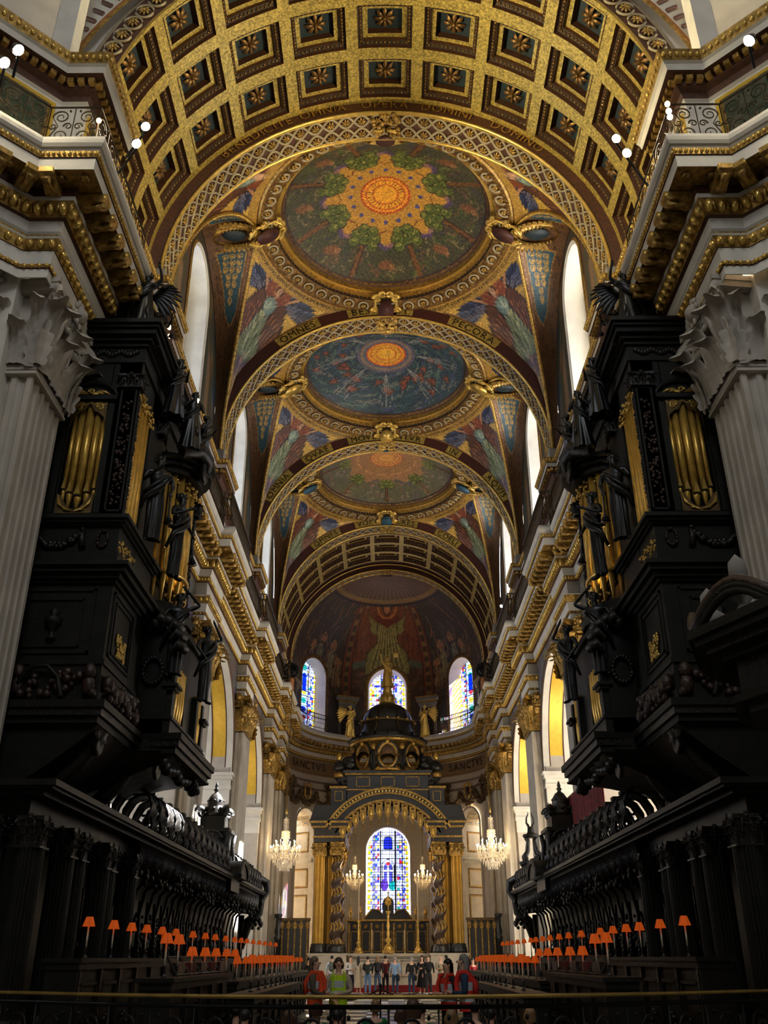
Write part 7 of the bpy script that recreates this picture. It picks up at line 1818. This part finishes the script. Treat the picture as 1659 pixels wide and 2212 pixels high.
pm = RP.build('railing_panel'); pmesh = pm.data; bpy.data.objects.remove(pm)
BR = M()
for i in range(11): x = -.52 + i * .104; BR.tube([(x, 0, 0), (x + .03, 0, .3), (x - .03, 0, .62), (x, 0, 1.1)], .018, IRONG, 4); BR.ball((x, 0, .55), .035, IRONG, 5, 4); BR.ball((x + .05, 0, .86), (.03, .015, .06), IRONG, 5, 4); BR.ball((x + .05, 0, .2), (.03, .015, .06), IRONG, 5, 4)
BR.tube([(-.54, 0, 0), (.54, 0, 0)], .02, IRONG, 4); BR.tube([(-.54, 0, 1.14), (.54, 0, 1.14)], .03, IRONG, 4)
_b = BR.build('railing_bar_panel'); bmesh_ = _b.data; bpy.data.objects.remove(_b)
def gallery(s, path, lab, off, pitch, me, z=15.8):
    t = thing('gallery_railing', lab, 'railing', (0, 0, 0) if False else (s * 6, path[0][1], z))
    W_ = walk(P3(path, s), off, pitch, s)
    for x, y, a, p in W_:
        o = bpy.data.objects.new('railing_panel', me); COL.objects.link(o); o.parent = t; o.location = (x - t.location[0], y - t.location[1], 0); o.rotation_euler[2] = a; o.scale = (p / 1.05, 1, 1)
for s in (-1, 1):
    w = 'sunlit' if s < 0 else 'pulpit'
    gallery(s, EP[:4] + [(6.42, 16.6)], 'scrolled wrought iron gallery railing turning the corner above the giant %s side capital' % w, .78, 1.05, pmesh)
    gallery(s, [(7.0, 16.9), (7.0, 30.2)], 'gallery railing between the corner pier and the first dome pier, %s side' % w, 1.0, 1.08, bmesh_)
    gallery(s, [(7.0, 30.3)] + [(6.62, 30.35), (6.62, 33.4), (7.0, 33.45), (7.0, 40.6)], 'gallery railing along the second bay, %s side' % w, 1.0, 1.08, bmesh_)
    gallery(s, [(7.0, 40.7), (6.62, 40.75), (6.62, 43.8), (7.0, 43.85), (7.0, 51.0)], 'gallery railing along the third bay, %s side' % w, 1.0, 1.08, bmesh_)
    gallery(s, [(7.0, 51.1), (6.62, 51.15), (6.62, 54.2), (7.0, 54.25), (7.0, 57.5)], 'short gallery railing beside the chandelier bracket, %s side' % w, 1.0, 1.08, bmesh_)
_q = [(6.77 * sin(t), 59.5 + 6.77 * cos(t)) for t in np.linspace(radians(80), radians(-80), 15)]
t = thing('apse_railing', 'iron railing curving round the apse in front of the three stained windows', 'railing', (0, 65, 15.8))
for x, y, a, p in walk(_q, -.75, 1.05, -1):
    o = bpy.data.objects.new('railing_panel', bmesh_); COL.objects.link(o); o.parent = t; o.location = (x, y - 65, 0); o.rotation_euler[2] = a; o.scale = (p / 1.05, 1, 1)
# brass-topped rail closing the choir
RPB = rail_panel(1.3, .95, IRON)
_b = RPB.build('iron_scroll_panel'); rpb = _b.data; bpy.data.objects.remove(_b)
rail = thing('choir_rail', 'brass-topped black wrought iron rail crossing the entrance of the choir', 'railing', (0, 10.7, 0))
pts = [(x, 10.66 + .085 * x * x if abs(x) < 4.2 else 10.66 + .085 * 17.64 + (abs(x) - 4.2) * .55) for x in np.linspace(-6.2, 6.2, 25)]
q = M(); q.tube([(x, y - 10.7, 1.29) for x, y in pts], .035, BRASS, 8, flat=.6); q.build('brass_handrail', rail)
q = M(); q.tube([(x, y - 10.7, .14) for x, y in pts], .03, IRON, 6); q.build('iron_rail_bar', rail)
for x, y, a, p in walk([(a_, b_) for a_, b_ in pts[::2]], 0, 1.3, 1):
    o = bpy.data.objects.new('iron_scroll_panel', rpb); COL.objects.link(o); o.parent = rail; o.location = (x, y - 10.7, .2); o.rotation_euler[2] = a; o.scale = (p / 1.3, 1, 1.05)

# ================================================================== FLOODLIGHTS
def flood(loc, r, lab, aim, nm='floodlight', m=FLOOD, post=None, grp='floodlights on the galleries'):
    t = thing(nm, lab, 'floodlight', loc, 0, grp); d = (Vector(aim) - Vector(loc)).normalized(); R_ = d.to_track_quat('Z', 'Y').to_matrix().to_4x4()
    q = M(); q.addM(M().lathe([(r * .6, -r * 1.2), (r * 1.05, -r * .2), (r * 1.05, .0), (r * .95, .0)], BLACKM, n=14), R_); q.build('lamp_housing', t)
    q = M(); q.addM(M().lathe([(.001, r * .28), (r * .6, r * .2), (r * .97, .0)], m, n=14), R_); q.ball((0, 0, 0), r * .8, m, 10, 8); q.build('lens', t)
    if post is not None:
        q = M(); q.tube([(0, 0.04, -r), (post[0], post[1], post[2])], .025, BLACKM, 6); q.build('mounting_arm', t)
for s, pts_ in ((-1, [((6.67, 11.13, 16.5), .11), ((7.0, 11.35, 16.45), .11), ((5.2, 14.02, 17.87), .10), ((5.2, 13.66, 16.95), .10)]), (1, [((6.57, 11.02, 16.5), .11), ((5.2, 14.7, 18.2), .10), ((5.2, 14.2, 17.2), .10)])):
    for i, (p, r) in enumerate(pts_):
        flood((s * p[0], p[1], p[2]), r, 'bright round floodlight, %s on the %s side corner gallery' % (('outermost', 'second outermost', 'higher of the inner pair', 'lower of the inner pair')[i] if s < 0 else ('outermost', 'higher of the inner pair', 'lower of the inner pair')[i], 'sunlit' if s < 0 else 'pulpit'), (0, 12, 8), post=(s * .35 if p[0] < 6 else 0, .05, 15.85 - p[2] if p[0] > 6 else -.9))
for (p, r, lab, m) in (((-5.62, 12.62, 16.42), .055, 'small warm spotlight on the corner gallery railing, sunlit side', WARMB), ((5.55, 12.55, 16.72), .06, 'top of three stacked warm spotlights on the pulpit side corner railing', WARMB), ((5.55, 12.55, 16.52), .06, 'middle of three stacked warm spotlights on the pulpit side corner railing', FLOOD), ((5.55, 12.55, 16.36), .06, 'bottom of three stacked warm spotlights on the pulpit side corner railing', FLOOD),
                       ((-5.9, 23.88, 17.24), .09, 'single white spotlight on the gallery above the organ, sunlit side', FLOOD), ((-5.8, 19.75, 16.6), .07, 'warm spotlight low in the stack behind the organ top, sunlit side', WARMB), ((-5.8, 19.7, 16.85), .07, 'warm spotlight high in the stack behind the organ top, sunlit side', WARMB), ((6.0, 45.0, 18.2), .09, 'small spotlight on the far gallery, pulpit side', FLOOD)):
    flood(p, r, lab, (0, p[1] - 3, 10), 'spotlight', m, grp='small spotlights on the galleries')
Y_ = (1, .86, .50)
for s, e, tgt in ((-1, 2600, (5.6, 17.2, 23.0)), (1, 1300, (-4.6, 17.6, 24.0))):
    lamp('SPOT', 'vault_floodlight', (s * 5.15, 13.9, 17.9), e, Y_, spot_size=radians(70), spot_blend=.7, shadow_soft_size=.1, aim=tgt)
for i, yc in enumerate((26.25, 36.6, 46.95)):
    for s in (-1, 1): lamp('SPOT', 'dome_floodlight', (s * 5.7, yc - 3.6, 17.0), (420, 210, 170)[i], (1, .78, .45), spot_size=radians(75), spot_blend=.8, shadow_soft_size=.1, aim=(0, yc, 28))

# ================================================================== PULPIT, CURTAIN, ROPE
t = thing('pulpit_canopy', 'dark wooden pulpit sounding board with curved pediment and urn, cut by the picture edge', 'pulpit canopy', (4.9, 9.4, 4.6))
o = M(); cxp, cyp = 4.95, 9.5; hexa = lambda r: [(cxp + r * cos(radians(a)), cyp + r * sin(radians(a))) for a in range(0, 360, 45)]
for (r, z0, z1, m) in ((1.15, 3.95, 4.05, WOODC), (1.3, 4.05, 4.13, WOOD), (1.2, 4.13, 4.5, WOODC), (1.35, 4.5, 4.58, WOOD), (1.5, 4.58, 4.66, WOODC), (1.62, 4.66, 4.74, WOOD), (1.68, 4.74, 4.84, WOOD)): o.prism(hexa(r), m, z0, z1)
for k in range(8):
    a0, a1 = radians(k * 45), radians(k * 45 + 45); p = np.array((cxp + 1.62 * cos(a0), cyp + 1.62 * sin(a0))); q2 = np.array((cxp + 1.62 * cos(a1), cyp + 1.62 * sin(a1)))
    for rr in (0, .06, .12): o.tube([tuple(p * (1 - u) + q2 * u) + (4.86 + .34 * sin(pi * u) - rr,) for u in np.linspace(0, 1, 9)], .05, WOODT if rr == 0 else WOOD, 6)
part('sounding_board', o, t)
for k in (3, 4, 5):
    a = radians(k * 45 + 22); q = M(); q.lathe([(.06, 4.85), (.1, 4.9), (.05, 4.98), (.16, 5.1), (.15, 5.2), (.08, 5.26), (.1, 5.3), (.09, 5.45), (.001, 5.55)], STONED, (cxp + 1.3 * cos(a), cyp + 1.3 * sin(a), 0), 12)
    for sx in (-1, 1): q.addM(volute(.08, 1.3, .025, STONED, .04), TR(cxp + 1.3 * cos(a) + sx * .15, cyp + 1.3 * sin(a), 5.1, 0, (sx, 1, 1)))
    part('urn', q, t)
q = M(); q.tube([(5.6, 9.9, 0), (5.6, 9.9, 4.0)], .18, WOOD, 10); part('support_post', q, t)
o = M(); V = np.zeros((10, 90, 3))
for i in range(10):
    for j in range(90): u = j / 89; V[i, j] = (6.15 + .05 * sin(u * 95) * (.5 + .5 * i / 9) + .02 * sin(u * 31), 27.0 + 5.4 * u, 6.55 - 2.3 * i / 9)
o.grid(V, REDCL); o2 = V[::-1].copy(); o2[..., 0] += .04; o.grid(o2, REDCL); o.tube([(6.17, 26.9, 6.57), (6.17, 32.5, 6.57)], .03, BRONZE, 6)
t = thing('red_curtain', 'dark red pleated curtain hung on a rod above the scroll brackets', 'curtain', (6.15, 29.7, 4.1)); part('curtain_cloth', o, t)
for i, (x, y) in enumerate(((-1.75, 24), (-.2, 25.5), (1.3, 25), (2.0, 23.5))):
    t = thing('barrier_post', 'slim dark rope barrier post, %s along the rope across the aisle' % ORD[i], 'post', (x, y, 0), group='rope barrier posts'); q = M(); q.lathe([(.16, 0), (.16, .03), (.03, .06), (.022, .1), (.022, 1.0), (.04, 1.02), (.03, 1.08), (.001, 1.1)], BRONZE, n=12); q.build('post_shaft', t)
q = M(); P_ = [(-1.75, 24), (-.2, 25.5), (1.3, 25), (2.0, 23.5)]; pr = []
for i in range(3):
    for u in np.linspace(0, 1, 10)[:-1 if i < 2 else None]: pr.append((P_[i][0] * (1 - u) + P_[i + 1][0] * u, P_[i][1] * (1 - u) + P_[i + 1][1] * u, .98 - .9 * u * (1 - u)))
q.tube(pr, .022, MAROON, 6); tag(q.build('barrier_rope'), 'sagging dark red rope strung between the posts behind the wardens', 'rope')

# ================================================================== PEOPLE
PAL = {}
def C(c, r=.85):
    k = tuple(c)
    if k not in PAL: PAL[k] = clothm('cloth_%s' % '_'.join('%02x' % int(v * 255) for v in c), c, r)
    return PAL[k]
HAIRS = dict(dark=C((.09, .07, .06), .5), blonde=C((.55, .42, .27), .5), grey=C((.60, .58, .55), .6), brown=C((.30, .19, .12), .5), ash=C((.48, .42, .34), .5))
def person(x, y, rz, label, h=1.0, hair_='dark', ln=0, top=(.5, .5, .5), legs=(.1, .12, .2), skirt=None, arms=None, lgs=None, sleeves=True, vest=None, pack=None, lean=0, head=(0, 0), bald=False, shoes=(.1, .1, .1), z=0, bag=None, kind='person'):
    t = thing(kind, label, 'person', (x, y, z), rz); J = skel(arms, lgs, lean, head, h)
    q = M(); V, F = body(J, h); q.add(V, F, SKIN, True); q.addM(face_bits(J, SKIN, h)); c = (J['hd'] + J['tp']) / 2
    for sx in (-1, 1): q.ball(c + np.array((sx * .03, -.082, .008)) * h, (.011 * h, .006 * h, .006 * h), C((.1, .08, .07)), 5, 4)
    q.ball(c + np.array((0, -.08, -.05)) * h, (.022 * h, .007 * h, .006 * h), C((.55, .25, .22)), 6, 4); q.build('body', t)
    if not bald: M().addM(hair(J, HAIRS[hair_], h, ln)).build('hair', t)
    # top with sleeves
    nm = [('hem', (.165, .12)), ('pel', (.165, .12)), ('wai', (.145, .11)), ('che', (.172, .122)), ('nk', .06), ('sh0', .072), ('el0', .055), ('wr0', .036), ('sh1', .072), ('el1', .055), ('wr1', .036)]; J2 = dict(J)
    for k in ('0', '1'): J2['wr' + k] = J['el' + k] + (J['wr' + k] - J['el' + k]) * (.93 if sleeves else .12)
    J2['nk'] = J['nk'] - np.array((0, 0, .035 * h)); J2['hem'] = J['pel'] - np.array((0, 0, .07 * h)); J2['bel'] = J['pel'] + np.array((0, 0, .10 * h))
    V, F = part_skin(J2, nm, [('hem', 'pel'), ('pel', 'wai'), ('wai', 'che'), ('che', 'nk'), ('che', 'sh0'), ('sh0', 'el0'), ('el0', 'wr0'), ('che', 'sh1'), ('sh1', 'el1'), ('el1', 'wr1')], h); M().add(V, F, C(top), True).build('top', t)
    if skirt: M().addM(robe(J, C(skirt), h, .30, .27, 1, 14, 'wai')).build('skirt', t)
    else:
        V, F = part_skin(J2, [('pel', (.160, .115)), ('bel', (.14, .10)), ('hp0', .098), ('kn0', .07), ('an0', .055), ('hp1', .098), ('kn1', .07), ('an1', .055)], [('pel', 'bel'), ('pel', 'hp0'), ('hp0', 'kn0'), ('kn0', 'an0'), ('pel', 'hp1'), ('hp1', 'kn1'), ('kn1', 'an1')], h); M().add(V, F, C(legs), True).build('trousers', t)
    for k in (0, 1):
        a = J['an%d' % k]; q = M(); q.ball(a + np.array((0, -.06, -.05)) * h, (.05 * h, .13 * h, .045 * h), C(shoes), 10, 6); q.build('shoe', t)
    if vest:
        q = M(); vc, st_ = C(vest), C((.85, .87, .88), .4)
        n = 28; a = np.arange(n) * 2 * pi / n; rows = [(J['pel'][2] - .04 * h, .19, .145, vc), (J['pel'][2] + .05 * h, .185, .14, vc), (J['pel'][2] + .10 * h, .185, .14, st_), (J['wai'][2] + .04 * h, .175, .135, vc), (J['wai'][2] + .09 * h, .178, .135, st_), (J['che'][2] + .02 * h, .195, .15, vc), (J['nk'][2] - .05 * h, .19, .12, vc)]
        for i in range(len(rows) - 1):
            V = [[((J['wai'][0]) + r * h * cos(b), J['wai'][1] + ry * h * sin(b), z_) for b in a] for (z_, r, ry, _) in rows[i:i + 2]]; q.grid(np.array(V), rows[i][3], True, True)
        for k, sx in ((0, 1), (1, -1)):
            P0 = [np.array((sx * .11 * h, J['wai'][1] - .155 * h, J['wai'][2])), np.array((sx * .12 * h, J['che'][1] - .155 * h, J['che'][2] + .02)), np.array((sx * .11 * h, J['nk'][1] - .09 * h, J['nk'][2] - .01)), np.array((sx * .11 * h, J['nk'][1] + .03 * h, J['nk'][2] + .0)), np.array((sx * .12 * h, J['che'][1] + .16 * h, J['che'][2])), np.array((sx * .12 * h, J['wai'][1] + .15 * h, J['wai'][2]))]
            q.tube(P0, .042 * h, vc, 6, flat=.4); q.tube([p + np.array((0, -.012, .008)) for p in P0[:4]] + [p + np.array((0, .012, .008)) for p in P0[4:]], .022 * h, st_, 6, flat=.5)
        q.build('safety_vest', t)
    if pack:
        q = M(); q.ball((0, J['che'][1] + .2 * h, J['che'][2] - .06 * h), (.15 * h, .1 * h, .24 * h), C(pack), 12, 10); q.ball((0, J['che'][1] + .29 * h, J['che'][2] - .14 * h), (.10 * h, .04 * h, .1 * h), C(pack), 10, 6)
        for sx in (-1, 1): q.tube([(sx * .1 * h, J['che'][1] + .14 * h, J['che'][2] + .12 * h), (sx * .11 * h, J['nk'][1], J['nk'][2] - .015 * h), (sx * .12 * h, J['che'][1] - .13 * h, J['che'][2] + .02 * h), (sx * .14 * h, J['che'][1] + .02, J['che'][2] - .2 * h)], .022 * h, C(pack), 6)
        q.build('backpack', t)
    if bag:
        q = M(); q.ball((-.2 * h, .1 * h, .75 * h), (.06 * h, .13 * h, .14 * h), C(bag), 10, 8); q.tube([(-.2 * h, .1 * h, .88 * h), (-.1 * h, .12 * h, 1.2 * h), (.06 * h, .02, 1.46 * h), (.0, -.14 * h, 1.2 * h), (-.2 * h, .0, .88 * h)], .012 * h, C(bag), 5); q.build('shoulder_bag', t)
    return t
CROSS = [((.27, -.05, 1.15), (.02, -.24, 1.12)), ((-.27, -.05, 1.15), (-.06, -.26, 1.06))]
PHONE = [((.25, -.03, 1.14), (.08, -.28, 1.16)), ((-.25, -.03, 1.14), (-.04, -.28, 1.13))]
DOWN = None
YP = 52.6
def ux(u, y, zr=1.2): return (u - 838.5 + .0) * (.8977 * y - .44 * (1.65 - zr)) / 1965 if True else 0
person(-1.36, 19.0, pi * .42, 'person in orange high-visibility vest with arms crossed and long fair hair, beside the yellow-vested warden', .965, 'ash', .26, (.36, .34, .28), (.12, .12, .13), arms=CROSS, vest=(.95, .33, .14))
person(-.98, 20.0, .1, 'person in yellow high-visibility vest over a cream jumper, facing the rail with folded hands', .955, 'brown', .14, (.78, .70, .62), (.12, .12, .13), arms=[((.27, -.05, 1.13), (-.02, -.24, 1.08)), ((-.27, -.05, 1.12), (-.1, -.27, .98))], vest=(.80, .95, .12))
person(1.32, 17.1, -pi * .55, 'person in red high-visibility vest with long grey hair and blue sleeves, head bowed', .98, 'grey', .26, (.16, .25, .36), (.14, .14, .16), arms=PHONE, vest=(.90, .20, .14), lean=.05, head=(0, -.04))
person(1.08, 18.3, -pi * .3, 'person in dark coat with orange vest panel and long black hair, turned away', .94, 'dark', .34, (.09, .08, .09), (.1, .1, .12), arms=PHONE, vest=(.88, .22, .12), lean=.04)
V_ = [(667, 53.5, pi * .8, 'person in black seen behind the orange vest, dark hair', dict(top=(.1, .1, .11), h=.97)),
      (716, 53.0, pi, 'person in white shirt with grey backpack seen from behind', dict(top=(.85, .86, .88), pack=(.36, .38, .35), legs=(.5, .55, .62), h=1.02)),
      (757, YP, .25, 'person in white sweater and navy trousers looking up at the vault', dict(top=(.88, .86, .84), legs=(.08, .10, .17), arms=PHONE, h=1.01, head=(0, .03), hair_='brown', shoes=(.7, .7, .7))),
      (775, YP - .2, pi * .75, 'person in long beige dress with long dark hair', dict(top=(.80, .72, .60), skirt=(.78, .70, .56), ln=.36, h=1.0, shoes=(.7, .6, .6), arms=PHONE)),
      (794, YP - .6, pi * .95, 'person in dark green hooded top and wide blue jeans, back turned', dict(top=(.14, .17, .13), legs=(.33, .45, .58), h=1.0, arms=PHONE)),
      (815, YP - .3, pi, 'person with fair hair and dark patterned backpack, back turned', dict(top=(.16, .15, .17), legs=(.25, .33, .42), hair_='blonde', ln=.2, pack=(.10, .10, .12), h=1.0)),
      (832, YP + .1, pi, 'person in maroon sweater and dark trousers, back turned', dict(top=(.38, .09, .10), legs=(.09, .09, .10), h=1.02)),
      (853, YP - .4, pi * .96, 'person in light blue top with white hair tied back and a dark shoulder bag', dict(top=(.55, .67, .80), legs=(.10, .20, .30), hair_='grey', bag=(.12, .11, .11), h=.985)),
      (888, YP - .5, pi * 1.05, 'person in black top with short grey hair and blue jeans, back turned', dict(top=(.07, .07, .08), legs=(.12, .20, .30), hair_='grey', ln=.1, h=.98, bag=(.08, .08, .08))),
      (911, YP + .2, -.3, 'person in short black dress with very long black hair and white shoes', dict(top=(.06, .05, .06), skirt=(.06, .05, .06), ln=.5, h=1.02, shoes=(.85, .85, .85), arms=PHONE)),
      (925, YP - .7, pi * 1.03, 'bald person in black with a black backpack, back turned', dict(top=(.09, .09, .10), legs=(.13, .12, .12), bald=True, pack=(.07, .07, .08), h=1.01, shoes=(.75, .8, .85))),
      (951, YP - .3, .35, 'bald bearded person in sand-coloured t-shirt with blue jeans, a strap across the chest', dict(top=(.62, .58, .48), sleeves=False, bald=True, legs=(.16, .22, .32), arms=PHONE, h=1.02)),
      (964, YP + .6, pi, 'person with slate-blue backpack behind the sand-coloured t-shirt', dict(top=(.22, .30, .38), pack=(.26, .36, .44), h=1.03)),
      (1021, 45.5, .6, 'person in bright red jacket with long black hair, beyond the lamps', dict(top=(.60, .09, .13), ln=.34, arms=PHONE, h=.95)),
      (1000, 52.0, pi * .9, 'person in dark clothing standing behind the grey-haired warden', dict(top=(.12, .12, .14), h=1.0))]
for (u, y, rz, lab, kw) in V_: person(ux(u, y, 1.2), y, rz, lab, **kw)
# seated pupils in green bibs just behind the rail
SIT = [((.11, -.36, .78), (.12, -.38, .42)), ((-.11, -.36, .78), (-.12, -.38, .42))]
bn = 0
kid = None
KD = ['close to the rail gate post', 'with a white collar showing', 'beside the aisle centre', 'next along toward the pulpit side', 'with an orange scarf', 'behind the middle scroll panel', 'toward the sunlit side', 'at the row end under the pulpit-side desk', 'in the second row at the centre', 'in the second row near the sunlit side', 'in the second row near the pulpit side', 'alone in the third row']
for i, (x, y) in enumerate(((-1.75, 12.6), (-1.2, 12.4), (-.62, 12.6), (.75, 12.5), (1.25, 12.8), (.15, 13.0), (-2.0, 13.6), (1.75, 12.9), (.45, 14.2), (-1.0, 14.3), (1.2, 14.4), (-.2, 15.4))):
    person(x, y, pi + .25 * sin(i * 3), 'seated pupil in dark clothes and green bib, ' + KD[i], .80, ('dark', 'brown', 'dark', 'blonde')[i % 4], .12 if i % 2 else 0, (.07, .42, .22) if i % 3 != 1 else (.08, .08, .10), (.1, .1, .12), arms=[((.24, -.1, 1.12), (.12, -.3, .95)), ((-.24, -.1, 1.12), (-.12, -.3, .95))], lgs=SIT, z=-.30)
    bn += 1
person(.28, 11.9, pi, 'seated adult in dark blue coat with reddish hair directly behind the middle of the rail', .86, 'brown', .16, (.06, .10, .20), (.1, .1, .12), lgs=SIT, z=-.27)
t = thing('bench', 'low pale bench row the pupils sit on behind the rail', 'bench', (0, 13, 0))
for (y, x0, x1) in ((12.85, -2.3, 2.1), (14.5, -1.5, 1.6), (15.6, -.7, .6)):
    q = M(); q.box(x0, x1, y - .32, y + .02, .38, .43, WOODT); part('bench_seat', q, t)
    for x in (x0 + .1, (x0 + x1) / 2, x1 - .1): q = M(); q.box(x - .04, x + .04, y - .28, y - .02, 0, .38, WOODT); part('bench_leg', q, t)
